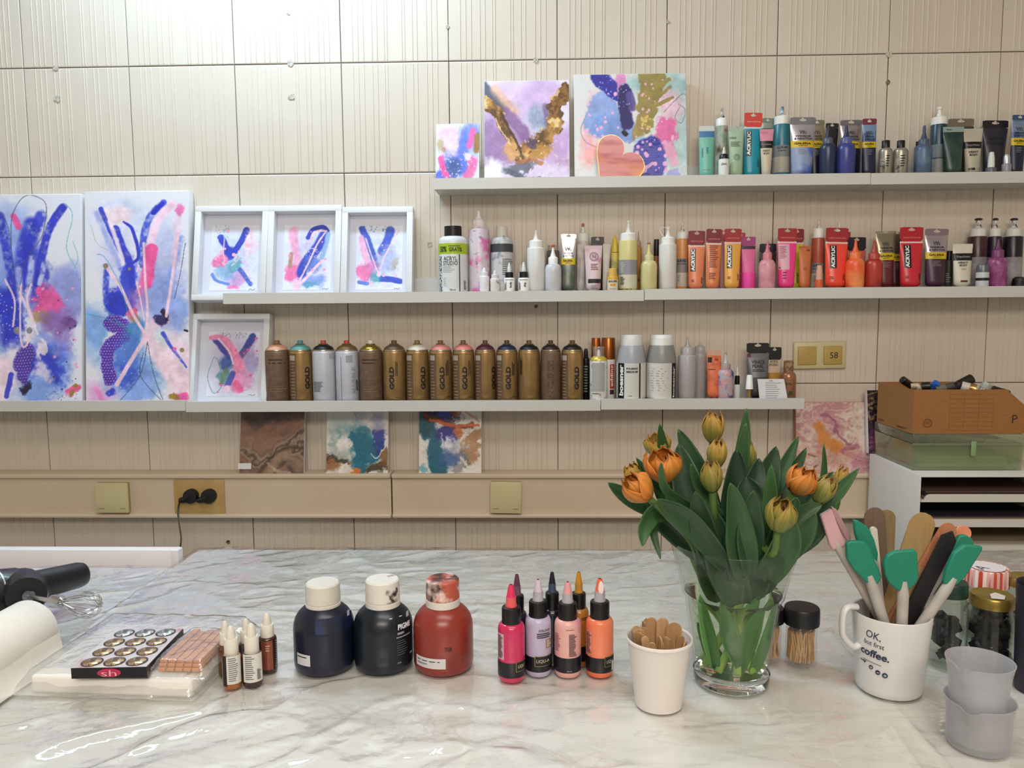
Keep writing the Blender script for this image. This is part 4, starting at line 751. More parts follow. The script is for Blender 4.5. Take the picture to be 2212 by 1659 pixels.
squeeze(Z2a, 'tall squeeze bottle smeared with pink and purple paint', G2, 1012.5, 1058, 455, 475, 494, stain('#cdbfc8', '#d66fa8', 28, .57, rough=.35, h3='#6d5f80', thr3=.64, scale3=70), stain('#e4dede', '#c6a8b8', 50, .6), Y=WY-.07, cw=.62, rnd=4)
t = It('medium_bottle', 'white bottle with a square cap and dark band', 'bottle', G2, 1060, 1108.5, WY-.062, Z2a, 575)
t.turn('bottle_body', stain('#c3c4c6', '#8d8f98', 50, .62, rough=.35), body_prof(512, .6, 10), 32); t.turn('screw_cap', stain('#d4d1c8', '#4c4741', 70, .68), [(.5, 513), (.5, 490), (.45, 489), (0, 489)]); t.band(526, 544, m('#3c4048', .5)); t.lines(1085, 1107, 559, 596, 9, m('#3c4048', .5), fill=.35)
def dropper(zb, lb, g, x0, x1, tip, c0, c1, bm, cm, nm, Y, tx=None, rnd=3):
    t = It('dropper_bottle', lb, 'bottle', g, x0, x1, Y, zb, 610); t.turn('bottle_body', bm, body_prof(c1, .65, rnd), 22)
    t.turn('screw_collar', cm, [(.74, c1+1), (.74, c0+1), (.65, c0), (0, c0)], 20, flute=.03); t.turn('nozzle', nm, [(.38, c0+.5), (.36, c0-(c0-tip)*.4), (.16, tip+1), (0, tip)], 12)
    if tx: t.text(tx, (x0+x1)/2+3, (c1+626)/2+2, 6, INK, True, bold=.03); t.lines(x0+2, x0+6, c1+8, 626, 3, INK, True); t.lines(x0+3, x1-2, c1+4, c1+6, 1, INK)
    return t
dropper(Z2a, 'tiny all-white dropper bottle, leftmost of the small ones', G2, 1035.5, 1057, 578, 587, 596, m('#e3e1e6', .4), m('#e3e1e6', .4), m('#e3e1e6', .4), YF-.018)
dropper(Z2a, 'tiny off-white dropper bottle with brown stains', G2, 1058.5, 1080, 584, 593, 601, stain('#d9d5d2', '#8f6f68', 90, .62), m('#dad6d4', .4), m('#dad6d4', .4), YF-.018)
dropper(Z2a, 'small dropper with black collar beside the stained tiny dropper', G2, 1088.5, 1112, 567.5, 588, 600, WH, BK, WH2, YF-.014, 'body')
dropper(Z2a, 'small dropper with black collar beside the tall white squeeze bottle', G2, 1119, 1143.5, 566, 587, 600, WH, BK, WH2, YF-.014, 'drip')
dropper(Z2a, 'white-nozzled dropper hidden behind the two black-collared ones', G2, 1114.5, 1134, 569, 590, 601, m('#bdb8b6', .4), WH2, WH2, YK)
squeeze(Z2a, 'plain white squeeze bottle standing alone with a conical spout', G2, 1138.5, 1177.5, 497, 520, 535, m('#dcdad7', .4), WH, cw=.77, rnd=3, Y=YF)
squeeze(Z2a, 'round-shouldered white squeeze bottle with a red-tipped spout', G2, 1176.5, 1213, 529, 556, 570, stain('#d0d0d4', '#c0c2ca', 30, .5, rough=.3, sharp=.2), WH, WH, Y=YF-.006, cw=.58, rnd=14, blob=('residue', m('#c1503c', .5), 5), nw=.08)
t = It('medium_bottle', 'clear grey-filled jar behind the red-tipped squeeze bottle', 'bottle', G2, 1181, 1208, YK+.006, Z2a, 580); t.turn('bottle_body', m('#6f6a62', .3), body_prof(541, .8, 2)); t.turn('screw_cap', m('#b5b0a8', .3), [(.85, 541), (.85, 530), (0, 529)])
yel = m('#d8b81c', .4)
def galeria(zb, lb, g, x0, x1, top, head, hm, b0, b1, low, up=SILV, **kw):
    t = Tube(zb, lb, g, x0, x1, top, head, [(b0, up), (b1, yel), (None, low)], hm, **kw); xc = (x0+x1)/2; w = x1-x0
    t.text('WINSOR', xc, b0-11, 4, INK, w=w*.6); t.text('& NEWTON', xc, b0-5, 4, INK, w=w*.66); t.text('GALERIA', xc-1, (b0+b1)/2-1.5, 4.5, INK, w=w*.62, bold=.03); t.text('ACRYLIC', xc-1, (b0+b1)/2+3.5, 2, INK, w=w*.35)
    t.text('W', xc-2, b0-20, 8, m('#4a4a50', .5), bold=.03); t.text('N', xc+3, b0-19, 7, m('#4a4a50', .5), bold=.0); t.lines(x0+w*.3, x1-w*.3, b1+5, b1+18, 4, GREY, fill=.25); return t
galeria(Z2a, 'silver and yellow tube of grey paint on the middle ledge', G2, 1210, 1243, 505, 515, SILV, 558, 571.5, stain('#77766c', '#5f6a60', 40, .5, rough=.35, metal=.4), Y=YF, roll=.015)
squeeze(Z2a, 'white squeeze bottle hidden behind the silver and pinkish tubes', G2, 1246, 1272.5, 483, 504, 521, m('#c8c2bd', .4), WH2, Y=YK+.002, cw=.98, rnd=1, blob=('residue', m('#a86a58', .5), 7), nw=.1)
wt = stain('#c4bdbb', '#a79ea4', 40, .55, rough=.4, sharp=.15)
Tube(Z2a, 'narrow grey-white tube seen edge on, left of the mortar-pink tube', G2, 1244, 1263, 527, 531, [(None, wt)], wt, Y=YM+.004, cap=WH, hole=False, roll=.03).lines(1249, 1253, 560, 610, 16, GREY)
Tube(Z2a, 'black-headed tube behind the pinkish white tube', G2, 1277, 1305, 511, 526, [(None, m('#2a2528', .4))], blkh, Y=YK+.006)
Tube(Z2a, 'pinkish white tube with a round emblem and small black band', G2, 1263, 1301, 530, 537, [(None, stain('#d3c0c4', '#c08aa2', 22, .62, rough=.4))], m('#d0b9c4', .4), Y=YF, cap=WH, hole=False, nb=.8).panel(1270, 1301, 603, 612, INK).lines(1276, 1293, 570, 585, 4, m('#7f4a5c', .5)).text('O', 1283, 554, 19, m('#9a7c84', .5), bold=-.0).text('N', 1283, 554, 8, m('#7f5c66', .5)).lines(1276, 1294, 616, 626, 3)
Tube(Z2a, 'plain white tube right of the pinkish white tube', G2, 1299, 1315.5, 527, 532, [(None, m('#cdc6c0', .4))], m('#cdc6c0', .4), Y=YM-.002, cap=WH, hole=False, nb=.75, roll=.03)
t = It('dropper_bottle', 'slim yellow bottle with a long pointed cap', 'bottle', G2, 1319, 1337, YM+.004, Z2a, 590); t.turn('bottle_body', stain('#cbb454', '#8f8a5c', 30, .55), body_prof(546, .8, 2), 20); t.turn('pointed_cap', m('#d9bd3f', .4), [(.86, 545), (.84, 537), (.6, 520), (.12, 506), (0, 505)], 20)
t = It('dropper_bottle', 'tiny golden yellow bottle with a yellow screw cap', 'bottle', G2, 1312, 1335, YF-.018, Z2a, 610); t.turn('bottle_body', m('#d3a93e', .4), body_prof(597, .75, 2), 22); t.turn('screw_cap', m('#ddb65a', .4), [(.78, 598), (.78, 581), (.7, 580), (0, 580)], 22, flute=.03); t.band(604, 632, m('#dcd3ba', .5)); t.text('GOLDEN', 1323.5, 607.5, 4, INK, w=19, bold=.04); t.panel(1318, 1329, 613, 618, m('#e09a2a', .5)); t.lines(1316, 1331, 622, 629, 3)
py = m('#d6cd8b', .35)
t = squeeze(Z2a, 'tall pale yellow squeeze bottle with a grey label', G2, 1336.5, 1376.5, 477, 504, 519, py, WH, Y=YF, cw=.86, rnd=3, blob=('cap', WH, 5)); t.band(561, 593, m('#8f9093', .5)); t.band(593, 622, m('#ccc9b4', .5)); t.bars(1341, 1350, 598, 616, 10); t.lines(1338, 1375, 624, 627, 1, INK); t.bars(1341, 1350, 566, 590, 9, m('#c5c5c5', .5))
t = squeeze(Z2a, 'ochre bottle hidden behind the two pale yellow bottles', G2, 1371, 1386, 500, 521, 532, stain('#b98236', '#3f332a', 60, .6), m('#a88f77', .5), Y=YK)
squeeze(Z2a, 'short round-shouldered pale yellow squeeze bottle', G2, 1383, 1419, 524, 551, 563, m('#cfc98e', .35), m('#cbc592', .4), m('#d3c87e', .4), Y=YF-.004, cw=.6, rnd=13, blob=('residue', m('#b5704a', .5), 3), nw=.09)
t = squeeze(Z2b, 'white squeeze bottle with a tethered cap ring', G2, 1423, 1461, 490, 513, 527, m('#dad7d2', .4), WH, Y=YF, cw=.78, rnd=3, blob=('cap', WH, 6))
O('cap_tether', tube(bez([(-.012, -.01, t.z(512)), (-.030, -.004, t.z(500)), (-.022, 0, t.z(484)), (-.002, 0, t.z(494))], 14), .0009, 6), WH, t.root)
t = It('paint_jar', 'dark jar seen between the yellow and white squeeze bottles', 'bottle', G2, 1412, 1423, YK+.006, Z2b, 580); t.turn('bottle_body', m('#a8663f', .4), body_prof(552, .8, 2)); t.turn('screw_cap', BK, [(1, 553), (1, 520), (.9, 517), (0, 517)])
def lukas(zb, lb, g, x0, x1, tip, cap, sho, col, Y, gb=(558, 589), **kw):
    t = squeeze(zb, lb, g, x0, x1, tip, cap, sho, m(col, .35), WH, stain('#d8d4d0', '#8f6f5c', 80, .6), Y=Y, cw=.88, rnd=2, nb=.3, **kw); xc = (x0+x1)/2
    t.band(gb[0], gb[1], m('#8e8a88', .5)); t.band(gb[1], gb[1]+30, m('#cdc2b0', .5)); t.text('LUKAS', xc-1, gb[0]+5, 5.5, INK, w=(x1-x0)*.6, bold=.03); t.text('CRYL STUDIO', xc-1, gb[0]+12, 2.6, INK, w=(x1-x0)*.62); t.lines(x0+6, x0+12, gb[1]+5, gb[1]+20, 4); return t
lukas(Z2b, 'peach orange bottle with white cap and grey label', G2, 1458.5, 1487, 478, 502, 516, '#dd9a5e', YK-.004)
# ======== middle ledge, warm colours
GR = 'orange, pink and red paints on the middle ledge'; REDH = m('#a32430', .4); WL = m('#e6c9c2', .4)
def acryl(lb, x0, x1, top, head, col, zb=None, hm=REDH, tx='ACRYLIC', px=None, Y=YF, face=True, roll=0, g=GR, **kw):
    t = Tube(zb or Z2b, lb, g, x0, x1, top, head, [(head+4, WL), (None, m(col, .3))], hm, Y=Y, roll=roll, **kw); w = x1-x0; px = px or x0+w*.34
    t.text('AMSTERDAM', x0+w*.5, head-8, 3.2, m('#e07a78', .5), w=w*.72)
    if face: t.panel(px-w*.14, px+w*.16, head+8, head+58, BK); t.text(tx, px, head+33, 7.5, WH, True, w=46, bold=.04, off=.0012); t.lines(x0+w*.2, x0+w*.4, head+76, head+82, 3, m('#5a2420', .6)); t.bars(x1-w*.22, x1-w*.1, head+70, head+84, 9)
    return t
acryl('salmon paint tube with dark red header, leftmost of the red-topped tubes', 1484.5, 1521, 498, 529, '#e0835c', hm=m('#7c1a26', .4), px=1495, roll=.02)
t = acryl('orange tube with dark red header, back print showing', 1522, 1555.5, 494, 524, '#d87f4e', hm=m('#7c1a26', .4), face=False, roll=.03); t.lines(1530, 1549, 530, 580, 12, m('#7a3a22', .6)); t.lines(1530, 1545, 590, 605, 4, m('#7a3a22', .6))
Tube(Z2b, 'pink tube edge showing behind the mango orange tube', GR, 1554, 1573, 497, 520, [(None, m('#d4a0a0', .4))], m('#b55a60', .4), Y=YK+.004)
acryl('mango orange tube with red header', 1563, 1599, 493.5, 522, '#e3a44a', px=1573.5, roll=.02)
Tube(Z2b, 'rose tube behind the magenta marker-like tube', GR, 1592, 1610, 502, 515, [(None, m('#c9527a', .4))], m('#b5354c', .4), Y=YK+.004)
nm_ = m('#e8499f', .4)
t = Tube(Z2b, 'neon magenta tube standing on its wide bright cap', GR, 1602, 1632, 511, 531, [(538, m('#3c2338', .4)), (None, m('#e06aa2', .4))], m('#a1417c', .4), Y=YM-.006, cap=nm_, nb=.9); O('wide_cap', lathe([(0, 0), (.0185, 0), (.0192, .002), (.0192, .058), (.0175, .060), (0, .060)], 24), nm_, t.root)
squeeze(Z2b, 'milky pink squeeze bottle between two neon pink tubes', GR, 1639, 1674, 520, 546, 561, stain('#c9828f', '#dfa6ae', 40, .5, rough=.35, sharp=.15), m('#d4808c', .4), m('#cf6f80', .4), Y=YF-.004, cw=.56, rnd=15, nw=.09)
Tube(Z2b, 'navy-headed tube behind the milky pink bottle', GR, 1641, 1677, 526, 545, [(None, m('#3c2436', .4))], m('#1f1c3a', .4), Y=YK+.006)
t = acryl('neon pink tube with a red header and white back label', 1678, 1719, 492.5, 521, '#ef3f8f', face=False, roll=.02); t.panel(1680, 1703, 527, 583, m('#dca6b4', .4)); t.lines(1682, 1698, 532, 560, 9, m('#9a5a70', .5)); t.lines(1689, 1699, 588, 606, 3, m('#8a1f4a', .6)); t.text('A', 1683, 579, 4)
t = acryl('neon yellow tube with a dark red header', 1708, 1736.5, 494, 523, '#c9d21e', hm=m('#7c1626', .4), Y=YK+.004, face=False); t.bars(1720, 1725, 590, 612, 10); t.text('NEON', 1716, 555, 5, m('#8f3020', .5), True)
Tube(Z2b, 'dull orange tube turned sideways, right of the neon yellow tube', GR, 1726, 1752, 531, 536, [(None, m('#c06a3e', .4))], m('#b86238', .4), Y=YF, cap=m('#a05030', .4), hole=False, nb=.9).text('Na', 1746, 540, 4).text('O', 1738, 580, 7, m('#9a4a2a', .5))
lukas(Z2b, 'brick red bottle with a white cap behind the small orange bottle', GR, 1752.5, 1779, 475.5, 494, 514, '#b4533e', YK-.002, gb=(568, 590))
t = It('dropper_bottle', 'tiny orange bottle with a pale cap beside the big red tube', 'bottle', GR, 1761, 1778, YF-.022, Z2b, 600); t.turn('bottle_body', m('#cf5a34', .4), body_prof(604, .85, 2), 18); t.turn('screw_cap', m('#d9a28c', .4), [(.8, 605), (.78, 588), (.6, 574), (0, 572)], 18)
acryl('vermilion tube with red header between the brick red and orange bottles', 1780, 1828.5, 491.5, 522, '#ee4a35', px=1796, roll=.03)
Tube(Z2b, 'second red-topped tube hidden behind the vermilion tube', GR, 1806, 1833, 500, 525, [(None, m('#d9605a', .4))], m('#9c2a34', .4), Y=YK+.008, roll=.03)
t = squeeze(Z2b, 'white nozzle showing above the vermilion tube', GR, 1800, 1820, 478, 497, 505, m('#b9a69c', .4), WH2, Y=YK-.006+.016, cw=.8, rnd=2)
Tube(Z2b, 'black-headed salmon tube behind the orange squeeze bottle', GR, 1831, 1870.5, 512, 541, [(None, m('#c4665a', .4))], blkh, Y=YK+.004, nb=.9)
squeeze(Z2b, 'bright orange mottled squeeze bottle', GR, 1826, 1866, 518, 545, 559, stain('#ec5b30', '#f09a5c', 22, .55, rough=.35, sharp=.12), m('#e9763c', .4), m('#e9623c', .4), Y=YF-.004, cw=.6, rnd=15, nw=.1)
squeeze(Z2b, 'brick red squeeze bottle next to the bright orange one', GR, 1867.5, 1905, 520, 547, 560, stain('#b23a2e', '#8c2a28', 30, .6, rough=.3), m('#b8453a', .4), m('#b0403a', .4), Y=YF-.004, cw=.6, rnd=15, nw=.1)
galeria(Z2b, 'silver-topped dark red tube with a yellow band', GR, 1893, 1936, 498.5, 504, m('#b9b2a0', .25, .8), 547, 562, m('#64222a', .35), up=m('#9a917c', .28, .7), Y=YM, nb=.72, roll=-.01)
galeria(Z2b, 'silver-topped brown tube mostly behind the wide scarlet tube', GR, 1926, 1950, 500, 506, m('#a99f90', .3, .7), 549, 564, m('#4a2024', .35), up=m('#7d7468', .3, .6), Y=YK+.008)
acryl('wide scarlet tube with a red header between two silver-topped tubes', 1943, 1993, 490, 521, '#c92a36', px=1958, hm=m('#b3202e', .35), roll=.01)
galeria(Z2b, 'silver-topped purple tube with a yellow band', GR, 1996, 2046, 493.5, 508, m('#9a8694', .3, .6), 545, 559.5, m('#3f1f38', .35), up=m('#b3a8b4', .28, .7), Y=YF, nb=.8, roll=.02)
t = It('dropper_bottle', 'small near-black bottle right of the silver-topped purple tube', 'bottle', GR, 2041, 2057, YK, Z2b, 585); t.turn('bottle_body', m('#3b3a36', .4), body_prof(562, .75, 2), 18); t.turn('screw_cap', BK, [(.8, 563), (.8, 543), (.7, 542), (0, 542)], 18); t.lines(2044, 2054, 590, 612, 5)
t = Tube(Z2b, 'cream heavy body tube with a rounded top and black band', GR, 2058, 2101, 526.5, 534, [(547, m('#d8d4c4', .4)), (563, BK), (None, m('#d5d0bd', .4))], m('#d8d4c4', .4), Y=YF, nb=.82, cap=WH, hole=False)
t.text('liquitex', 2080, 555, 6, GREY, w=28, bold=.02).text('HEAVY', 2079, 567.5, 4.5, INK, w=20, bold=.03).text('BODY', 2079, 573.5, 4.5, INK, w=16, bold=.03).panel(2072, 2087, 606, 610, m('#5c231e', .5)).lines(2074, 2086, 580, 584, 2)
for x0, x1, tp, cp, sh, col, lb in ((2089, 2129, 472, 494, 511, '#45242c', 'maroon bottle with white cap behind the small silver jar'), (2131, 2160, 472, 494, 511, '#2a1c30', 'dark purple bottle with white cap, middle of the three'), (2166, 2205, 472, 494, 511, '#17141e', 'black bottle with white cap at the right photo edge')):
    t = squeeze(Z2b, lb, GR, x0, x1, tp, cp, sh, m(col, .3), WH2, stain('#d6d2ce', '#4a2a4a', 90, .55), Y=YK-.002, cw=.78, rnd=2, nb=.34, nw=.16, blob=('residue', m('#2a2430', .5), 4)); t.band(555, 625, stain('#a19ba0', '#8a848a', 30, .5))
t = It('paint_jar', 'small silver-lidded jar before the maroon bottle', 'bottle', GR, 2109, 2135, YF-.018, Z2b, 600); t.turn('bottle_body', m('#c3c6c8', .4), body_prof(588, .85, 1)); t.turn('screw_cap', m('#6a6c74', .35, .4), [(.95, 589), (.95, 574), (.85, 572), (0, 572)]); t.band(600, 606, BK)
squeeze(Z2b, 'violet squeeze bottle at the right end of the middle ledge', GR, 2133, 2173, 516, 540, 556, stain('#8a3f74', '#a05a8a', 40, .5, rough=.3), m('#7a3a66', .4), m('#6a2e58', .4), Y=YF-.006, cw=.6, rnd=15, nw=.1)
t = It('paint_jar', 'low black lump of dried paint pot at the right photo edge', 'paint pot', GR, 2186, 2216, YF-.012, Z2b, 610); t.turn('pot_body', stain('#1c1418', '#33262c', 60, .5, bump=.6), [(0, None), (.9, None), (1, (.008,)), (.85, 602), (.5, 598), (0, 599)])
# ======== top ledge, cool colours
GB = 'blue, green and silver paints on the top ledge'
t = Tube(Z1a, 'mint tube with white top and blue band, leftmost of the cool paints', GB, 1510, 1543, 271, 282, [(296, m('#2f74a8', .4)), (None, m('#6fb8a4', .35))], m('#c9d4d2', .4), Y=YF, nb=.9, hole=False, cap=WH); t.text('Acrylfarbe', 1517, 330, 4.5, m('#2a6f94', .5), True); t.text('mint', 1527, 325, 5, m('#2a6f94', .5), True); t.lines(1512, 1541, 368, 369, 1, m('#2a6f94', .5))
squeeze(Z1a, 'white squeeze bottle with green and brown smears behind the mint tubes', GB, 1545, 1571, 232, 257, 273, stain('#a9aa9c', '#5c5238', 30, .58, rough=.4, h3='#7fa08c', thr3=.55), WH, stain('#c9c6ba', '#4a4034', 90, .55), Y=YK-.004, cw=.98, rnd=1, nb=.4, nw=.16)
t = It('dropper_bottle', 'tiny black and white dropper in front of the smeared bottle', 'bottle', GB, 1552, 1575, YF-.018, Z1a, 352); t.turn('bottle_body', WH2, body_prof(344, .7, 2), 20); t.turn('screw_collar', BK, [(.8, 349), (.8, 336), (.6, 333), (0, 333)], 18); t.turn('nozzle', WH2, [(.4, 334), (.15, 318), (0, 317)], 10); t.text('ZAA', 1564, 354, 4, INK)
t = Tube(Z1a, 'pale green tube with a round stamp beside the turquoise tube', GB, 1574.5, 1606.5, 272, 281, [(None, m('#a2bfa2', .38))], m('#a9b8ae', .4), Y=YF, nb=.85); t.text('mint', 1583, 297, 5, m('#2f6a44', .5)); t.lines(1578, 1602, 306, 318, 4, m('#4c6a54', .5)); t.text('O', 1591, 340, 14, m('#7f9a80', .5)); t.text('75', 1591, 340, 7, m('#6f8a70', .5))
t = Tube(Z1a, 'turquoise tube with bright red header', GB, 1604, 1642.5, 242, 273, [(277, m('#bfe0e0', .4)), (None, m('#1b8fa4', .3))], m('#cf3a30', .4), Y=YM-.008, nb=.9, roll=.03); t.text('AMSTERDAM', 1624, 262, 3, m('#eda79c', .5), w=28); t.panel(1609, 1620, 282, 338, BK); t.text('ACRYLIC', 1614.5, 310, 7, WH, True, w=50, bold=.04, off=.0012); t.bars(1634, 1639, 345, 362, 8)
Tube(Z1a, 'dark green tube behind the turquoise tube', GB, 1641, 1668, 254, 264, [(276, m('#8e9a90', .3, .4)), (None, m('#33463c', .4))], m('#77837a', .35, .3), Y=YK+.006, roll=.03)
t = Tube(Z1a, 'small pink-topped tube with a black band and cream body', GB, 1641, 1671, 278, 284, [(304, stain('#d88fa4', '#c25a80', 30, .5)), (320, BK), (None, m('#c9bfa9', .4))], m('#d58fa6', .4), Y=YF, nb=.62, hole=False); t.text('liquitex', 1655, 312, 4.5, GREY, w=20); t.text('HEAVY', 1655, 326, 4, INK, w=14); t.text('BODY', 1655, 332, 4, INK, w=12)
t = squeeze(Z1a, 'teal-filled bottle with a white cap and teal-tipped nozzle', GB, 1668, 1706, 230, 252, 270, m('#2b7486', .3), WH, stain('#c4ccd0', '#4f7f98', 60, .5), Y=YK-.006, cw=.86, rnd=2, nb=.34, nw=.14); t.band(313, 338, m('#7f8688', .5)); t.band(338, 372, m('#b0ac9e', .5)); t.text('LUKAS', 1690, 318, 4.5, INK, w=20); t.text('CRYL', 1690, 325, 3, INK, w=16)
galeria(Z1a, 'widest silver and yellow tube on the top ledge, sky blue paint', GB, 1705, 1760, 252, 268, m('#8a8894', .3, .6), 305, 319, stain('#8d9cc0', '#4f6fb8', 22, .6, rough=.4), up=m('#b5b2bc', .28, .6), Y=YF, roll=.015, nb=.78)
galeria(Z1a, 'gold-tinted tube half behind the sky blue tube', GB, 1749, 1781, 258, 270, m('#8a8474', .3, .6), 305, 320, m('#14182e', .35), up=m('#a39a7c', .28, .7), Y=YK-.002)
Tube(Z1a, 'black tube with a slanted top behind the navy squeeze bottle', GB, 1780, 1807.5, 265, 276, [(None, m('#15161e', .35))], blkh, Y=YK+.004, roll=.03)
squeeze(Z1a, 'navy squeeze bottle left of the violet blue one', GB, 1770, 1804, 271, 299, 311, m('#2b3350', .3), m('#4f556e', .35), m('#1f2440', .4), Y=YF-.006, cw=.62, rnd=13, nb=.3, nw=.12)
galeria(Z1a, 'silver tube of navy paint behind the violet blue bottle', GB, 1815.5, 1862, 258, 270, m('#84808a', .3, .6), 306, 321, m('#15173a', .35), up=m('#b3b0b4', .25, .7), Y=YK-.004, nb=.85)
squeeze(Z1a, 'violet blue squeeze bottle on the top ledge', GB, 1806, 1846, 271, 298, 311, m('#3c438a', .3), m('#5a5f94', .35), m('#2a2c5c', .4), Y=YF-.006, cw=.6, rnd=14, nb=.3, nw=.12)
galeria(Z1a, 'blue tube with a maroon header left of the ledge joint', GB, 1863, 1893.5, 255, 268, m('#7c3a4c', .35, .3), 306, 319, m('#1d2444', .35), up=stain('#7a9ac0', '#39507a', 25, .5, metal=.3, rough=.35), Y=YF, nb=.95)
for x0, x1, c0, c1, lb in ((1898, 1926, 1907, 1924, 'silver paint bottle with black cap, left of two'), (1929, 1960, 1936, 1952.5, 'silver paint bottle with black cap, right of two')):
    t = It('paint_bottle', lb, 'bottle', GB, x0, x1, YF, Z1b, 350); cw_ = (c1-c0)/(x1-x0)
    t.turn('bottle_body', m('#a39d90', .3, .5), body_prof(320, cw_*.9, 9)); t.turn('screw_cap', BK, [(cw_, 321), (cw_, 305), (cw_*.9, 304), (0, 304)], 22, flute=.03); t.panel(x0+4, x0+14, 342, 372, stain('#3c3a3a', '#a39d90', 90, .5)); t.lines(x0+16, x1-5, 335, 362, 5, INK)
squeeze(Z1b, 'misty blue squeeze bottle with a navy spout', GB, 1976, 2011, 271, 301, 313, stain('#5f7590', '#4a5f7c', 30, .5, rough=.35), m('#4a5c74', .4), m('#39465e', .4), Y=YF-.004, cw=.6, rnd=12, nb=.32, nw=.13)
t = It('dropper_bottle', 'black-capped bottle hidden behind the misty blue bottle', 'bottle', GB, 1975, 1991, YK+.004, Z1b, 340); t.turn('bottle_body', m('#3a4450', .4), body_prof(318, .8, 2), 16); t.turn('screw_cap', BK, [(.7, 319), (.7, 306), (0, 305)], 16)
t = squeeze(Z1b, 'dark teal bottle with a white cap and pointed nozzle', GB, 2009, 2042, 231, 254, 270, m('#1f4150', .3), WH, Y=YK-.006, cw=.98, rnd=1, nb=.34, nw=.14, blob=('cap', WH, 6)); t.band(311, 340, m('#6f7880', .5)); t.band(342, 372, m('#8f9496', .5)); 
Tube(Z1b, 'silver-headed tube behind the dark green tube', GB, 2048, 2104, 255, 272, [(None, m('#4a4f48', .35, .3))], m('#8e8776', .3, .6), Y=YK+.008)
t = Tube(Z1b, 'dark green tube with a pale top line', GB, 2037, 2082, 273, 284, [(None, stain('#1f3a38', '#2f4a44', 30, .5, rough=.3))], m('#8fa39c', .35), Y=YF, nb=.78, hole=False, cap=m('#1a2a2a')); t.text('Green', 2050, 279, 3, INK)
t = Tube(Z1b, 'white heavy body tube with a black band among dark tubes', GB, 2081.5, 2122.5, 277, 284, [(306, m('#bcb7a8', .4)), (321, BK), (None, m('#b9b4a0', .4))], m('#bcb7a8', .4), Y=YM-.01, nb=.72, hole=False, cap=WH); t.text('liquitex', 2101, 314, 5.5, GREY, w=27); t.text('HEAVY', 2101, 329, 4.5, INK, w=19, bold=.03); t.text('BODY', 2101, 335.5, 4.5, INK, w=16, bold=.03); t.panel(2090, 2103, 364, 369, BK)
t = Tube(Z1b, 'wide black tube right of the white heavy body tube', GB, 2120, 2175, 259, 276, [(None, m('#2c2c36', .35))], m('#1d1922', .35), Y=YK-.002, nb=.72, roll=.02); t.text('ACRYL', 2146, 300, 6.5, m('#14141a', .5)); t.text('STUDIO', 2144, 310, 6.5, m('#14141a', .5))
t = It('dropper_bottle', 'small dropper with white nozzle before the wide black tube', 'bottle', GB, 2130, 2152, YF-.016, Z1b, 355); t.turn('bottle_body', m('#5a5c66', .3), body_prof(362, .5, 3), 16); t.turn('nozzle', WH2, [(.65, 362), (.6, 344), (.42, 329), (0, 328)], 14)
galeria(Z1b, 'blue tube with a yellow band at the right photo edge', GB, 2180, 2213, 247, 258, m('#3a5c84', .35, .3), 298, 314, m('#1c1f38', .35), up=stain('#7f93b4', '#46628c', 25, .5, metal=.3, rough=.35), Y=YM, roll=.05)
t = It('dropper_bottle', 'small bottle with a domed silver cap by the right photo edge', 'bottle', GB, 2164, 2184, YF-.018, Z1b, 355); t.turn('bottle_body', m('#8e8e96', .3), body_prof(354, .7, 2), 16); t.turn('domed_cap', SILV, [(.7, 354), (.7, 340), (.5, 334), (0, 332)], 16)
# ---------------------------------------------------------------- worktables
def tpt(px, py, z=TOPZ): return T(px, py, z)
marb, nt, bs = newmat('marble_foil'); N = nt.nodes; L = nt.links
tc = N.new('ShaderNodeTexCoord'); mp = N.new('ShaderNodeMapping'); mp.inputs['Scale'].default_value = (1.6, 5, 1); mp.inputs['Rotation'].default_value = (0, 0, .25)
nz = N.new('ShaderNodeTexNoise'); nz.inputs['Scale'].default_value = 2.2; nz.inputs['Detail'].default_value = 8; nz.inputs['Distortion'].default_value = 1.6
sb = N.new('ShaderNodeMath'); sb.operation = 'SUBTRACT'; sb.inputs[1].default_value = .5; ab_ = N.new('ShaderNodeMath'); ab_.operation = 'ABSOLUTE'
mr = N.new('ShaderNodeMapRange'); mr.inputs['From Min'].default_value = .0; mr.inputs['From Max'].default_value = .022; mr.inputs['To Min'].default_value = 1; mr.inputs['To Max'].default_value = 0
n2 = N.new('ShaderNodeTexNoise'); n2.inputs['Scale'].default_value = 1.5; n2.inputs['Detail'].default_value = 3
mu = N.new('ShaderNodeMath'); mu.operation = 'MULTIPLY'; mr.inputs['To Min'].default_value = .75; m2 = N.new('ShaderNodeMix'); m2.data_type = 'RGBA'; m2.inputs['A'].default_value = (*lin('#e9e8e5'), 1); m2.inputs['B'].default_value = (*lin('#e0deda'), 1)
m1 = N.new('ShaderNodeMix'); m1.data_type = 'RGBA'; m1.inputs['B'].default_value = (*lin('#c2bcb3'), 1)
L.new(tc.outputs['Object'], mp.inputs[0]); L.new(mp.outputs[0], nz.inputs['Vector']); L.new(mp.outputs[0], n2.inputs['Vector']); L.new(nz.outputs['Fac'], sb.inputs[0]); L.new(sb.outputs[0], ab_.inputs[0]); L.new(ab_.outputs[0], mr.inputs['Value'])
L.new(mr.outputs[0], mu.inputs[0]); L.new(n2.outputs['Fac'], mu.inputs[1]); L.new(n2.outputs['Fac'], m2.inputs['Factor']); L.new(m2.outputs['Result'], m1.inputs['A']); L.new(mu.outputs[0], m1.inputs['Factor']); L.new(m1.outputs['Result'], bs.inputs['Base Color']); bs.inputs['Roughness'].default_value = .28
A, B = tpt(432, 1187), tpt(205, 1346); XL = (A.x+B.x)/2; YBK = A.y; wm = m('#d2cfc8', .5)
tb = E('worktable', 'large white marble-look worktable under clear plastic', 'table', (XL, 0, 0))
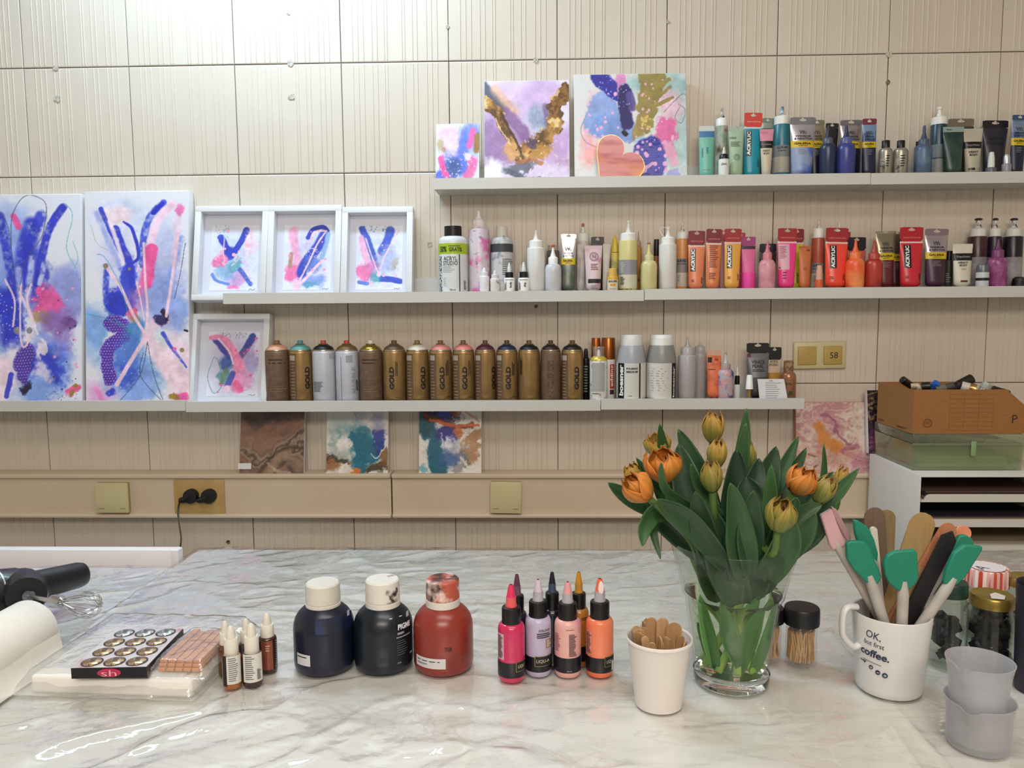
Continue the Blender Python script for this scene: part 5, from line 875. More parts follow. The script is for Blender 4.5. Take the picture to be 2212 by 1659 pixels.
O('tabletop', box(0, 2.55, .15, YBK, TOPZ-.028, TOPZ, .002), marb, tb); O('apron', box(.05, 2.5, YBK-.09, YBK-.07, TOPZ-.10, TOPZ-.0285), wm, tb)
for lx, ly in ((.06, .25), (.06, YBK-.1), (2.49, .25), (2.49, YBK-.1)): O('leg', box(lx-.025, lx+.025, ly-.025, ly+.025, 0, TOPZ-.0285 if ly < .5 else TOPZ-.101), wm, tb)
SZ = TOPZ-.004; C = tpt(100, 1226, SZ)
st = E('side_table', 'smaller white table joined on the left, holding the hand mixer', 'table', (XL-.003, 0, 0))
O('tabletop', box(-1.1, 0, .15, C.y, SZ-.028, SZ, .002), marb, st)
for lx, ly in ((-.06, .25), (-.06, C.y-.06), (-1.04, .25), (-1.04, C.y-.06)): O('leg', box(lx-.025, lx+.025, ly-.025, ly+.025, 0, SZ-.0285), wm, st)
# clear plastic sheet, creased, lying over both tables
def sheet():
    W, H = 640, 420; x0, x1, y0, y1 = XL-.45, XL+2.5, .2, YBK-.004; X, Yg = np.meshgrid(np.linspace(x0, x1, W), np.linspace(y0, y1, H))
    n = lambda c, s, a=1, o=3: fbm(W, H, c, s, a, o)-.5
    wx = n(6, 1)*.9; base = n(7, 5)
    def ridge(cx, seed, ang, asp):   # soft creases running at an angle
        t = math.radians(ang); u = (X*math.cos(t)+Yg*math.sin(t)); v = (-X*math.sin(t)+Yg*math.cos(t)); q = fbm(W, H, cx, seed, asp, 3)-.5; return q
    G_ = np.random.RandomState(5).rand(512, 512)
    def rn(sc, ang, st, seed, oc=3):    # noise stretched along a turned axis
        t = math.radians(ang); U = (X*math.cos(t)+Yg*math.sin(t))*sc/st+seed*7.3+wx*.25; V = (-X*math.sin(t)+Yg*math.cos(t))*sc+seed*3.1+wx*.35; s_ = 0; tt = 0
        for o_ in range(oc):
            u, v_ = U*2**o_, V*2**o_; ui, vi = np.floor(u).astype(int), np.floor(v_).astype(int); fu, fv = u-ui, v_-vi; fu = fu*fu*(3-2*fu); fv = fv*fv*(3-2*fv); g = lambda a_, b_: G_[(vi+b_) % 512, (ui+a_) % 512]
            s_ = s_+((g(0, 0)*(1-fu)+g(1, 0)*fu)*(1-fv)+(g(0, 1)*(1-fu)+g(1, 1)*fu)*fv)*.5**o_; tt += .5**o_
        return s_/tt-.5
    zone = np.clip(.5+3*base, 0, 1); fine = rn(30, 24, 2.6, 1)*zone+rn(30, -12, 3.4, 2)*(1-zone); fine2 = rn(13, 8, 2.6, 3)*(1-zone)+rn(13, 40, 2.0, 4)*zone; fine3 = rn(75, 60, 1.8, 5, 2)
    left = 1/(1+np.exp((X-XL-.75)*5.)); near = 1/(1+np.exp((Yg-.86)*16)); far = 1/(1+np.exp(-(Yg-1.1)*12))
    amp = .0014+.0085*left*near+.0020*far*(.35+.65*left)+.0012*left
    cr = 1-np.abs(fine2*2+wx*.5)*2.2; cr = np.clip(cr, 0, 1)**3
    Z = .0016+amp*(.55+1.5*base+1.3*fine2+.95*fine+.6*cr)+.0014*fine3*(left*(.5+near)+.15)
    for ax, ay, bx, by, h in fold_lines:    # sharp pressed folds
        dx, dy = bx-ax, by-ay; Lq = math.hypot(dx, dy); s_ = ((X-ax)*dx+(Yg-ay)*dy)/Lq/Lq; d = ((X-ax)*dy-(Yg-ay)*dx)/Lq; Z += h*np.exp(-(d/.0035)**2)*((s_ > 0) & (s_ < 1))
    Z = np.clip(Z, .0006, .012)
    drop = np.where(X < XL, -.0036, 0.0)
    co = np.stack([X, Yg, TOPZ+Z+drop], -1).reshape(-1, 3); idx = np.arange(W*H).reshape(H, W); q = np.stack([idx[:-1, :-1], idx[:-1, 1:], idx[1:, 1:], idx[1:, :-1]], -1).reshape(-1, 4)
    xc_, yc_ = co[q[:, 0], 0], co[q[:, 3], 1]; q = q[~((xc_ < XL-.008) & (yc_ > C.y-.004))]
    me = bpy.data.meshes.new('plastic_sheet'); me.vertices.add(len(co)); me.vertices.foreach_set('co', co.ravel().astype(np.float32)); me.loops.add(q.size); me.loops.foreach_set('vertex_index', q.ravel().astype(np.int32))
    me.polygons.add(len(q)); me.polygons.foreach_set('loop_start', (np.arange(len(q))*4).astype(np.int32)); me.update(calc_edges=True); me.polygons.foreach_set('use_smooth', [True]*len(q))
    me.materials.append(film('clear_sheet', tint='#f7f7f5', ior=1.5, rough=.06, gain=1.8, bump=.28, bscale=30)); o = bpy.data.objects.new('plastic_sheet', me); COL.objects.link(o); return o
fold_lines = []
for (ax, ay, bx, by, h) in ((1790, 1370, 2075, 1700, .003), (1850, 1480, 2010, 1700, .002), (1035, 1300, 1010, 1690, .002), (1040, 1440, 1045, 1560, .001), (205, 1346, 60, 1448, .002), (1700, 1425, 1795, 1600, .001)):
    a, b = tpt(ax, ay), tpt(bx, by); fold_lines.append((a.x, a.y, b.x, b.y, h))
prop(sheet(), 'clear creased plastic sheet spread over both worktables', 'plastic sheet')
SU = TOPZ+.0032     # things stand on the sheet
cv = E('blank_canvas', 'blank white canvas standing upright behind the side table', 'canvas', (0, 0, 0))
a, b = P(-60, 1187, C.y+.03), P(383, 1190, C.y+.03)
O('wrapped_edge', box(a.x, b.x, C.y+.03, C.y+.052, a.z-.30, a.z, .003), m('#dcd9db', .6), cv); O('canvas_fold', box(b.x-.012, b.x+.0015, C.y+.0285, C.y+.05, a.z-.299, a.z-.001, .001), m('#d5d1d2', .6), cv)
cs = E('storage_cabinet', 'low grey cabinet between the tables and the wall', 'cabinet', (0, 0, 0)); gz = a.z-.301
O('cabinet_body', box(a.x, b.x-.03, C.y+.02, WY-.09, 0, gz, .003), m('#a8a49e', .5), cs)
O('cabinet_door', box(a.x+.02, (a.x+b.x)/2-.02, C.y+.008, C.y+.019, .06, gz-.03, .002), m('#b3afa8', .5), cs); O('cabinet_door', box((a.x+b.x)/2-.016, b.x-.05, C.y+.008, C.y+.019, .06, gz-.03, .002), m('#b3afa8', .5), cs)
# ---------------------------------------------------------------- bottles on the table
def tY(pxc, pyf, r): return T(pxc, pyf, SU).y+r
class Tb(It):
    def __init__(s, name, label, cat, group, x0, x1, pyf, ymid, rz=0):
        xc = (x0+x1)/2; Y = tY(xc, pyf, .02)
        for _ in range(4): r = (P(x1, ymid, Y)-P(x0, ymid, Y)).length/2; Y = tY(xc, pyf, r)
        super().__init__(name, label, cat, group, x0, x1, Y, SU, ymid, rz)
GP = 'wide pigment bottles'
navy = m('#10162a', .32); dgrn = m('#0d1620', .32); redb = stain('#7c2a24', '#8a3328', 12, .5, rough=.3, sharp=.2, h3='#4a1a1c', thr3=.72)
for x0, x1, pf, cy0, cx0, cx1, cy1, bm_, cm_, lb, k in (
    (637, 765, 1466, 1257, 664, 738, 1292, navy, stain('#d9d7cd', '#c9c6bb', 20, .5, sharp=.2), 'navy pigment bottle with a clean white cap', 0),
    (766, 892, 1463, 1250, 791, 865, 1288, dgrn, stain('#d6d3ca', '#3b2422', 42, .63, sharp=.03), 'near-black pigment bottle with white print and a speckled cap', 1),
    (894, 1022, 1466, 1249, 922, 995, 1284, redb, stain('#dccbc4', '#b4553f', 36, .5, h3='#3a1a16', thr3=.58, scale3=30, sharp=.04), 'brick red pigment bottle with a paint-smeared cap', 2)):
    t = Tb('pigment_bottle', lb, 'bottle', GP, x0, x1, pf, 1390); c = (cx1-cx0)/(x1-x0)
    t.turn('bottle_body', bm_, [(0, None), (.9, None), (.97, (.003,)), (1, (.009,)), (1, 1352), (.985, 1341), (.93, 1329), (.83, 1319), (.7, 1311), (c*.95, 1305), (c*.9, 1296), (0, 1296)], 48)
    t.turn('tamper_ring', m('#d5d2c9', .4), [(c*.9, 1307), (c*1.0, 1305), (c*1.0, cy1+7.5), (c*.93, cy1+6)], 40)
    t.turn('ribbed_cap', cm_, [(c*.93, cy1+6.5), (c*.99, cy1+5), (c*.97, cy0+3), (c*.9, cy0), (0, cy0)], 40, flute=.025 if k == 0 else .012, smooth=30)
    t.band(cy1+5.5, cy1+8, m('#1a1a22', .5), r=c*.945, off=.0002, name='paint_residue')
    if k == 0: t.panel(642, 669, 1417, 1441, m('#c9c9cc', .45)); t.lines(643, 667, 1422, 1427, 1, INK); t.panel(682, 760, 1338, 1372, stain('#10162a', '#1c2554', 40, .5, rough=.35, sharp=.1), off=.0002)
    if k == 1:
        t.text('PIGME', 874, 1361, 13, m('#d9d9de', .5), w=36, bold=.045); t.text('GREEN', 865.5, 1375, 5, m('#b9bcc2', .5), w=17, bold=.03); t.lines(856, 886, 1382, 1388, 1, m('#8a8d95', .5)); t.lines(857, 880, 1391, 1425, 7, m('#5c6068', .5), fill=.25); t.text('500', 886, 1427, 5, m('#b9bcc2', .5)); t.text('2000', 861, 1438, 3.5, m('#8a8d95', .5))
        for xx, yy in ((845, 1339), (866, 1338)): t.panel(xx-3, xx+3, yy-1, yy+1, m('#c9cdd4', .5))
    if k == 2: t.panel(900, 962, 1424, 1446, m('#c9c6c8', .45)); t.lines(903, 950, 1430, 1434, 1, INK); t.lines(903, 922, 1437, 1440, 1, INK); t.panel(960, 975, 1400, 1408, stain('#7c2a24', '#2a1014', 120, .45, rough=.4))
    if k < 2: t.panel(x1-14, x1-9, 1318+15, 1330+15, m('#aab0c4', .4))
GL = 'small nozzle bottles of liquid colour'; CLR = m('#a9a6ad', .3)
def liq(lb, x0, x1, pf, ty, c0, c1, bh, nh, stain_=None, txt=None, gold=None, back=False, dirt=None, cl=CLR):
    """ty tip row, c0 collar top row, c1 collar bottom row"""
    t = Tb('nozzle_bottle', lb, 'bottle', GL, x0, x1, pf, 1400); bm_ = dirt or m(bh, .25, coat=.3); sh = c1+3
    t.turn('bottle_body', bm_, [(0, None), (.88, None), (.98, (.003,)), (1, (.006,)), (1, sh+15), (.97, sh+8), (.88, sh+3), (.7, sh), (0, sh)], 32)
    t.turn('screw_collar', BK, [(.7, c1+5), (.72, c1+2), (.7, c1-2), (.7, c0+4), (.66, c0+1), (.5, c0), (0, c0)], 32, flute=.012)
    L_ = c0-ty; t.turn('nozzle_base', cl, [(.43, c0+1), (.43, c0-3), (.39, c0-5), (.37, c0-L_*.45), (0, c0-L_*.45)], 20)
    t.turn('nozzle_tip', m(nh, .3), [(.34, c0-L_*.43), (.3, c0-L_*.6), (.2, ty+4), (.16, ty), (0, ty)], 18); t.turn('nozzle_hole', INK, [(.11, ty+.5), (.1, ty-.6), (0, ty-.6)], 10)
    yb0, yb1 = pf-44, pf-12; t.band(yb0, yb1, m('#15151c', .3), off=.0004); fr_ = m('#b9a46a', .35, .6)
    if gold:
        gx0, gx1 = gold; t.panel(gx0, gx1, yb0-3, yb0+19, fr_, .0006); t.panel(gx0+1, gx1, yb0-2, yb0+18, INK, .0008); t.text(txt, (gx0+gx1)/2+1, yb0+8, 8.5, m('#d2c69e', .4), w=(gx1-gx0)*.86, bold=.0, off=.0012)
    return t
t = liq('purple-tipped nozzle bottle hidden behind the magenta one', 1096, 1139, 1450, 1241, 1284, 1316, '#2a1a30', '#5c3448', cl=m('#6a4a5c', .35))
t = liq('navy-tipped nozzle bottle in the back row', 1172, 1214, 1446, 1236, 1278, 1310, '#12141f', '#15181f', cl=m('#39465c', .35))
t = liq('ochre nozzle bottle in the back row', 1228, 1272, 1442, 1236, 1279, 1308, '#a86a2c', '#bf8420', cl=m('#b07f2c', .35)); t.lines(1256, 1270, 1335, 1342, 2, INK)
t = liq('magenta nozzle bottle at the left end of the front row', 1075.5, 1134, 1478, 1263, 1309, 1340, '#c22858', '#d8305c', txt='LIQU', gold=(1114, 1133), cl=m('#d65a5c', .3)); t.panel(1076.5, 1089, 1372, 1428, m('#c9a0ac', .5)); t.bars(1077.5, 1087, 1376, 1426, 26, vert=False)
t = liq('lilac white nozzle bottle with COLOUR print in the front row', 1134.5, 1191, 1465, 1252, 1296, 1326, '#a9a0ba', '#c9b9cc', txt='LIQU-A', gold=(1155, 1189), dirt=stain('#b3a9c2', '#3a2440', 55, .70, rough=.25, sharp=.03)); t.text('COLOUR', 1176, 1363, 5.5, INK, w=26, bold=.02); t.lines(1160, 1188, 1369, 1381, 3, INK, fill=.5); t.panel(1179, 1189, 1384, 1402, m('#a8854a', .35, .5)); t.bars(1180, 1188, 1385, 1401, 5, m('#e0d8e4', .4))
t = liq('pale pink nozzle bottle with a barcode in the front row', 1197.5, 1255, 1467, 1257, 1300, 1331, '#dba5a0', '#dc9a9c', dirt=stain('#dca69f', '#c47aa8', 30, .68, rough=.25)); t.bars(1229, 1245, 1371, 1420, 22); t.lines(1223, 1246, 1361, 1363, 1, INK); t.lines(1200, 1211, 1372, 1412, 9, m('#8a5a6a', .5)); t.text('30 ml', 1230, 1450, 3.5, GREY)
t = liq('coral orange nozzle bottle at the right end of the front row', 1265.5, 1325, 1467, 1250, 1297, 1329, '#e2633f', '#ea6a4a', txt='LIQU', gold=(1306, 1324), dirt=stain('#e2613e', '#ea8a66', 14, .52, rough=.25, sharp=.15, h3='#f0e4dc', thr3=.76)); t.panel(1267, 1279, 1368, 1418, m('#d98a74', .5)); t.bars(1268, 1278, 1370, 1416, 22); t.panel(1320, 1323.5, 1432, 1452, m('#d9cfc9', .4), .001)
O('paint_residue', prism([Vector((.001+.0035*math.cos(a), -.0058, t.z(1268)+.010*math.sin(a)*(1 if math.sin(a) > 0 else .7))) for a in [i*math.pi/5 for i in range(10)]], (0, 1, 0), .0012), m('#e8dcd4', .4), t.root)
GDp = 'small white-capped dropper bottles'
def drp(lb, x0, x1, pf, ty, cm0, cm1, bh, dark=None, wl=None, bc=False, cop_=False):
    t = Tb('dropper_bottle', lb, 'bottle', GDp, x0, x1, pf, 1430); t.turn('bottle_body', m(bh, .22, coat=.3), body_prof(cm1+2, .72, 8), 28)
    t.turn('cap_skirt', m('#d8d4c8', .4), [(.72, cm1+3), (.74, cm1+1), (.72, cm0+2), (.66, cm0), (0, cm0)], 28, flute=.012); t.turn('cap_tip', m('#d8d4c8', .4), [(.5, cm0+1), (.48, cm0-6), (.36, cm0-(cm0-ty)*.75), (.24, ty+2), (.15, ty), (0, ty)], 22)
    if wl: t.panel(wl[0], wl[1], pf-73, pf-13, m('#d2cfc9', .45)); t.lines(wl[0]+4, wl[0]+(wl[1]-wl[0])*(.62 if bc else .85), pf-69, pf-17, 12, m('#56565c', .5), fill=.35)
    if bc: t.bars(wl[1]-11, wl[1]-3, pf-40, pf-17, 14)
    if cop_: t.panel(567, 590, 1386, 1448, m('#8a4a38', .35, .3)); t.panel(591, 594, 1386, 1450, INK); t.lines(575, 585, 1395, 1410, 3, m('#caa08c', .5)); t.bars(595, 598, 1388, 1446, 12, GREY)
    if dark: t.panel(dark[0], dark[1], pf-74, pf-8, INK)
    return t
drp('dropper bottle half hidden behind the amber one', 472.5, 506, 1464, 1341.5, 1365, 1388, '#5a3a24')
drp('dropper bottle half hidden behind the dark brown one', 518, 551, 1458, 1336, 1360, 1384, '#3a3436')
drp('dark brown dropper bottle with a copper label, standing apart on the right', 560.5, 599, 1457, 1324.5, 1348, 1371, '#3a1f1c', cop_=True)
drp('amber dropper bottle with a white text label in front', 480.5, 521, 1492, 1352.5, 1378, 1411, '#9a5f2c', dark=(481.5, 489), wl=(489, 519))
drp('dark brown dropper bottle with a white barcode label in front', 524, 566, 1488, 1347, 1373, 1406, '#3a2224', wl=(526, 565), bc=True)
# ---------------------------------------------------------------- paper cup of wooden spoons
t = Tb('paper_cup', 'white paper cup full of flat wooden spoons', 'cup', None, 1373, 1474, 1544, 1440); cupR = t.r; wp = m('#ddd6d0', .55)
rt = (P(1495, 1372, t.Y)-P(1352.5, 1372, t.Y)).length/2/t.r; Hc = t.z(1376)
t.turn('cup_wall', wp, [(0, (.004,)), (.97, (.004,)), (1, (0,)), (rt*.965, (Hc-.002,)), (rt*.95, (Hc-.002,)), (.97, (.006,)), (0, (.006,))], 56); t.turn('rolled_rim', wp, [(rt*.96, (Hc-.003,)), (rt*1.0, (Hc-.0025,)), (rt*1.005, (Hc,)), (rt*.98, (Hc+.0015,)), (rt*.95, (Hc,)), (rt*.945, (Hc-.002,))], 56)
cup = t; cx, cy, cb = t.x, t.Y, SU; woods = [stain(h, h2, 8, .5, rough=.65, sharp=.25, stretch=(40, 40, 3)) for h, h2 in (('#b68e64', '#a57e56'), ('#c09a70', '#ad865c'), ('#a98259', '#98734c'))]
def thing1(name, label, cat, group, vf, mat, origin):
    vs, fs = vf; origin = Vector(origin); r = O(name, ([Vector(v)-origin for v in vs], fs), mat); r.location = origin; return prop(r, label, cat, group)
GW = 'wooden spoons in the paper cup'
for k, (tx_, ty_, w_, dy, lb) in enumerate(((1406, 1334, 25, .012, 'wooden spoon with rounded end, left of the three tall ones'), (1432, 1335, 27, .004, 'wooden spoon with rounded end, middle of the three tall ones'), (1459, 1345, 35, -.004, 'wooden spoon with the widest rounded end, right of the three tall ones'))):
    tp = P(tx_, ty_, cy+dy); w_ = w_*(cy+dy)/F; bt = Vector((cx+(tx_-1424)*.00012, cy+dy, cb+.012)); thing1('wooden_spoon', lb, 'spoon', GW, stick(bt, tp, w_, .0016, 8, wb=.008), woods[k % 3], bt)
rr = random.Random(8)
for k in range(22):
    a = rr.uniform(1.7, 5.0) if k < 17 else rr.uniform(-1.2, .8); q = rr.uniform(.55, .86)*rt*cupR; x, y = cx+q*math.cos(a)*.98, cy+q*math.sin(a)*.9
    if k >= 17: x, y = cx+abs(q*math.cos(a)), cy+q*math.sin(a)*.8
    tp = Vector((x, y, cb+Hc+rr.uniform(.000, .012)+max(0, math.sin(a))*.006)); bt = Vector((cx+(x-cx)*.4, cy+(y-cy)*.4, cb+.012)); ang = rr.uniform(0, 3.1)
    thing1('wooden_spoon', 'wooden spoon packed low in the cup behind the tall ones', 'spoon', 'low wooden spoons in the paper cup', stick(bt, tp, rr.uniform(.008, .012), .0016, 5, wb=.006, d=(math.cos(ang), math.sin(ang), 0)), woods[k % 3], bt)
# ---------------------------------------------------------------- vase, water
v = Tb('glass_vase', 'clear glass vase with a stepped waist, full of tulips', 'vase', None, 1499, 1659, 1508, 1460); vx, vy, R0 = v.x, v.Y, v.r
glass, gnt, gb = newmat('vase_glass'); gb.inputs['Transmission Weight'].default_value = 1; gb.inputs['Roughness'].default_value = 0; gb.inputs['IOR'].default_value = 1.45; gb.inputs['Base Color'].default_value = (.97, .99, .98, 1)
def vr(px0, px1, py): return (P(px1, py, vy)-P(px0, py, vy)).length/2
Rr, Rs, Rs2 = vr(1452, 1729, 1170), vr(1481, 1698, 1272), vr(1488, 1690, 1292); Hr, Hs = v.z(1166), v.z(1280); tk = .0024
outer = [(0, 0), (R0*.93, 0), (R0, .004), (R0*1.03, .03), (Rs2, Hs-.010), (Rs2+.001, Hs-.003), (Rs, Hs+.001), (Rs+.0006, Hs+.005), ((Rs+Rr)/2-.001, (Hs+Hr)/2), (Rr, Hr-.001), (Rr-.0008, Hr)]
inner = [(Rr-tk+.0004, Hr-.0004), ((Rs+Rr)/2-.001-tk, (Hs+Hr)/2), (Rs-tk, Hs+.006), (Rs2-tk, Hs-.003), (Rs2-tk-.0006, Hs-.012), (R0*1.03-tk-.0005, .032), (R0-tk-.003, .017), (0, .013)]
vglass = film('vase_wall_glass', tint='#f8fbf8', ior=1.45, rough=.01, gain=.75)
O('vase_wall', lathe([(R0-.0005, .0165)]+outer[3:]+inner[:5]+[(R0-tk-.002, .0175)], 72), vglass, v.root, 60)
O('thick_base', lathe([(0, 0), (R0*.93, 0), (R0, .004), (R0*1.012, .015), (R0-tk-.003, .0162), (0, .0125)], 72), glass, v.root, 60)
water, wnt, wb_ = newmat('water'); wb_.inputs['Transmission Weight'].default_value = 1; wb_.inputs['Roughness'].default_value = 0; wb_.inputs['IOR'].default_value = 1.2; wb_.inputs['Base Color'].default_value = (.93, 1, .86, 1)
wi = [(0, .0135), (R0-tk-.0035, .0175), (R0*1.03-tk-.0011, .032), (Rs2-tk-.0012, Hs-.012), (Rs2-tk-.0006, Hs-.003), (Rs-tk-.0006, Hs+.002), (0, Hs+.002)]
wo = O('water', lathe(wi, 72), water); wo.location = v.root.location; prop(wo, 'clear water filling the lower half of the glass vase', 'water', None, 'stuff')
# ---------------------------------------------------------------- tulips
petm = attrmat('tulip_petal', .55); leafm = attrmat('tulip_leaf', .48, .0); stemm = m('#7a9a45', .4); stemm2 = m('#668a3a', .4)
def colmesh(name, V, Fc, cols, mat, parent):
    o = O(name, (V, Fc), mat, parent, 180); ca = o.data.color_attributes.new('Col', 'FLOAT_COLOR', 'POINT'); ca.data.foreach_set('color', np.array([(*c, 1) for c in cols], dtype=np.float32).ravel()); return o
def mixc(a, b, t): return tuple(a[i]*(1-t)+b[i]*t for i in range(3))
ORA, YEL, GRN, DOR = lin('#e08a2e'), lin('#c99a3c'), lin('#77803a'), lin('#b8501c')
def petal(parent, M, R, H, phi, span, open_, col, seed, inr=1.0):
    q = random.Random(seed); ns, ntt = 12, 16; V, Cc = [], []; ph = phi+q.uniform(-.12, .12); hh = H*q.uniform(.92, 1.04)
    for j in range(ns+1):
        s_ = j/ns; prof = math.sin(math.pi*min(1, .1+s_*.62))**.8; rad = R*inr*(prof*(1-s_**3*(1-open_)*.75)); w = span*math.sin(math.pi*(s_**.75*.86+.1))**.65*(1 if s_ < .8 else 1-((s_-.8)/.2)**2*.75)
        for i in range(ntt+1):
            t = i/ntt*2-1; an = ph+t*w; rr_ = rad*(1+.05*t*t+.05*math.sin(9*s_+seed+2*t)*abs(t)+.02*math.sin(t*19+seed)); z = hh*(s_-.10*abs(t)**1.5*s_+.03*math.sin(9*t+seed)*s_)
            V.append(M @ Vector((rr_*math.cos(an), rr_*math.sin(an), z)))
            gm = max(0, 1-abs(t)*1.5)*(1-s_)*1.3; base = mixc(col[0], col[1], min(1, max(0, 1.1-s_*1.15))); cc = mixc(base, GRN, min(.85, gm*col[2])) if inr > .8 else mixc(col[0], DOR, .45); st_ = .82+.18*math.sin(t*19+seed)*math.sin(t*7+2*seed)-.25*(s_ > .9)-.12*abs(t)**3; cc = mixc(cc, DOR, .35*max(0, s_-.55)*(1 if inr > .8 else .4)); Cc.append(tuple(c_*st_ for c_ in cc))
    Fc = [(j*(ntt+1)+i, j*(ntt+1)+i+1, (j+1)*(ntt+1)+i+1, (j+1)*(ntt+1)+i) for j in range(ns) for i in range(ntt)]
    o = colmesh('petal', V, Fc, Cc, petm, parent); sd = o.modifiers.new('thickness', 'SOLIDIFY'); sd.thickness = .0007; return o
def leafm_(parent, base, mid, tip, w, org_, seed, fold=.35, shade=0, twist=0, face=(0, -1, 0)):
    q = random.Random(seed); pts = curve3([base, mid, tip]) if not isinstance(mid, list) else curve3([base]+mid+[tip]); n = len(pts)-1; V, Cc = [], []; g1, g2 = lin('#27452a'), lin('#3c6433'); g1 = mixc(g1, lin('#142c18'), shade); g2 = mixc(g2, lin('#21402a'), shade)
    face = Vector(face); k = 10
    for j, p in enumerate(pts):
        s_ = j/n; d = (pts[min(j+1, n)]-pts[max(j-1, 0)]).normalized(); side = d.cross(face).normalized(); nr = side.cross(d).normalized()
        ww = w/2*1.12*math.sin(math.pi*(.14+s_*.56))**.9*(1-s_**2.6)**.85; ca_, sa_ = math.cos(twist*s_), math.sin(twist*s_); side, nr = side*ca_+nr*sa_, nr*ca_-side*sa_
        for i in range(k+1):
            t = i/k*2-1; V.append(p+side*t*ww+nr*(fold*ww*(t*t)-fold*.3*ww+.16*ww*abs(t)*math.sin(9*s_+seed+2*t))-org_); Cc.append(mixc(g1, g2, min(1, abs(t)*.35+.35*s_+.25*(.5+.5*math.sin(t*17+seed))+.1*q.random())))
    Fc = [(j*(k+1)+i, j*(k+1)+i+1, (j+1)*(k+1)+i+1, (j+1)*(k+1)+i) for j in range(n) for i in range(k)]
    o = colmesh('leaf', V, Fc, Cc, leafm, parent); sd = o.modifiers.new('thickness', 'SOLIDIFY'); sd.thickness = .0008; return o
def curve3(p, k=7):
    q = [p[0]]+list(p)+[p[-1]]; o = []
    for i in range(1, len(q)-2):
        for j in range(k):
            t = j/k; o.append(.5*((2*q[i])+(-q[i-1]+q[i+1])*t+(2*q[i-1]-5*q[i]+4*q[i+1]-q[i+2])*t*t+(-q[i-1]+3*q[i]-3*q[i+1]+q[i+2])*t**3))
    return o+[p[-1]]
OR, YG, GG = (ORA, lin('#d07a2a'), .5), (YEL, lin('#8f8a3c'), .9), (lin('#a8903a'), lin('#6f7c38'), 1.0)
# head centre px, depth, width px, height px, lean px, openness, colours, label
heads = [(1541, 922, .99, 46, 62, (0, -1), .55, YG, 'topmost tulip, a narrow yellow bud'), (1549, 978, .955, 44, 60, (.05, -1), .3, YG, 'ochre tulip bud directly below the topmost one'),
 (1615, 984, 1.0, 38, 60, (.1, -1), .3, GG, 'dark green tulip bud right of the topmost pair'), (1537, 1026, .90, 48, 68, (-.1, -1), .35, GG, 'green-streaked tulip bud in the upper middle front'),
 (1431, 1004, .91, 80, 68, (-.25, -1), .72, OR, 'widest open orange tulip, upper left'), (1376, 1052, .885, 70, 66, (-.75, -.75), .55, OR, 'orange tulip leaning out lowest on the left'),
 (1366, 1018, .955, 40, 34, (-.5, -1), .6, YG, 'small tulip tip peeping above the lowest left bloom'), (1421, 962, .985, 56, 46, (-.2, -1), .9, YG, 'yellow-green tulip behind the widest orange one'),
 (1731, 1036, .92, 66, 60, (.35, -.9), .6, OR, 'orange tulip with a dark torn tip on the right'), (1782, 1056, .93, 46, 62, (.45, -.9), .5, GG, 'yellow-green tulip hanging far right'),
 (1817, 1034, 1.0, 30, 54, (.25, -1), .6, YG, 'slim yellow tulip at the far right edge of the bunch'), (1687, 1110, .865, 70, 72, (.08, -1), .4, GG, 'green tulip bud wrapped by a leaf in the lower right front')]
tul = []; rr = random.Random(21)
for k, (hx, hy, Yh, wpx, hpx, ld, op, colr, lb) in enumerate(heads):
    Yh = Yh-.952+vy; c = P(hx, hy, Yh); H = hpx*Yh/F*1.12; R = wpx*Yh/F/2/.95
    d = Vector((ld[0], -.25 if k in (4, 5, 8, 11) else -.08, -ld[1])).normalized(); b0 = c-d*H*.5
    a = math.atan2(b0.y-vy, b0.x-vx)+math.pi*(.85 if k % 2 else 1.15); br = R0*.62; base = Vector((vx+br*math.cos(a), vy+br*math.sin(a), SU+.022)); neck = Vector((vx+(b0.x-vx)*.32, vy+(b0.y-vy)*.45+.012, SU+Hs+.02))
    neck2 = Vector((vx+(b0.x-vx)*.6, vy+(b0.y-vy)*.7+.015, SU+Hr+.004)); e_ = Vector((neck2.x-vx, neck2.y-vy)); lim = Rr*.78
    if e_.length > lim: e_ = e_.normalized()*lim; neck2.x, neck2.y = vx+e_.x, vy+e_.y
    r = E('tulip', lb, 'tulip', base, (0, 0, 0), 'orange and green tulips in the vase'); pts = curve3([base, neck, neck2, b0-d*.03, b0]); tv = tube([p-base for p in pts], .0044, 10); tcl = [mixc(lin('#a8c65c'), lin('#4c6c30'), min(1, max(0, (v.z-.02)/.15))) for v in tv[0]]; colmesh('stem', tv[0], tv[1], tcl, leafm, r)
    zq = d.to_track_quat('Z', 'Y').to_matrix().to_4x4(); M = Matrix.Translation(b0-base) @ zq
    for i in range(3): petal(r, M, R*1.02, H, i*2.094+k, 1.15, op, colr, k*10+i)
    for i in range(3): petal(r, M, R*.9, H*.97, i*2.094+1.05+k, 1.1, op*.9, colr, k*10+5+i, .93)
    if op > .34:
        for i in range(4): petal(r, M, R*.62, H*.86, i*1.57+.4+k, .8, op*.8, colr, k*10+8+i, .75)
    tul.append((r, base))
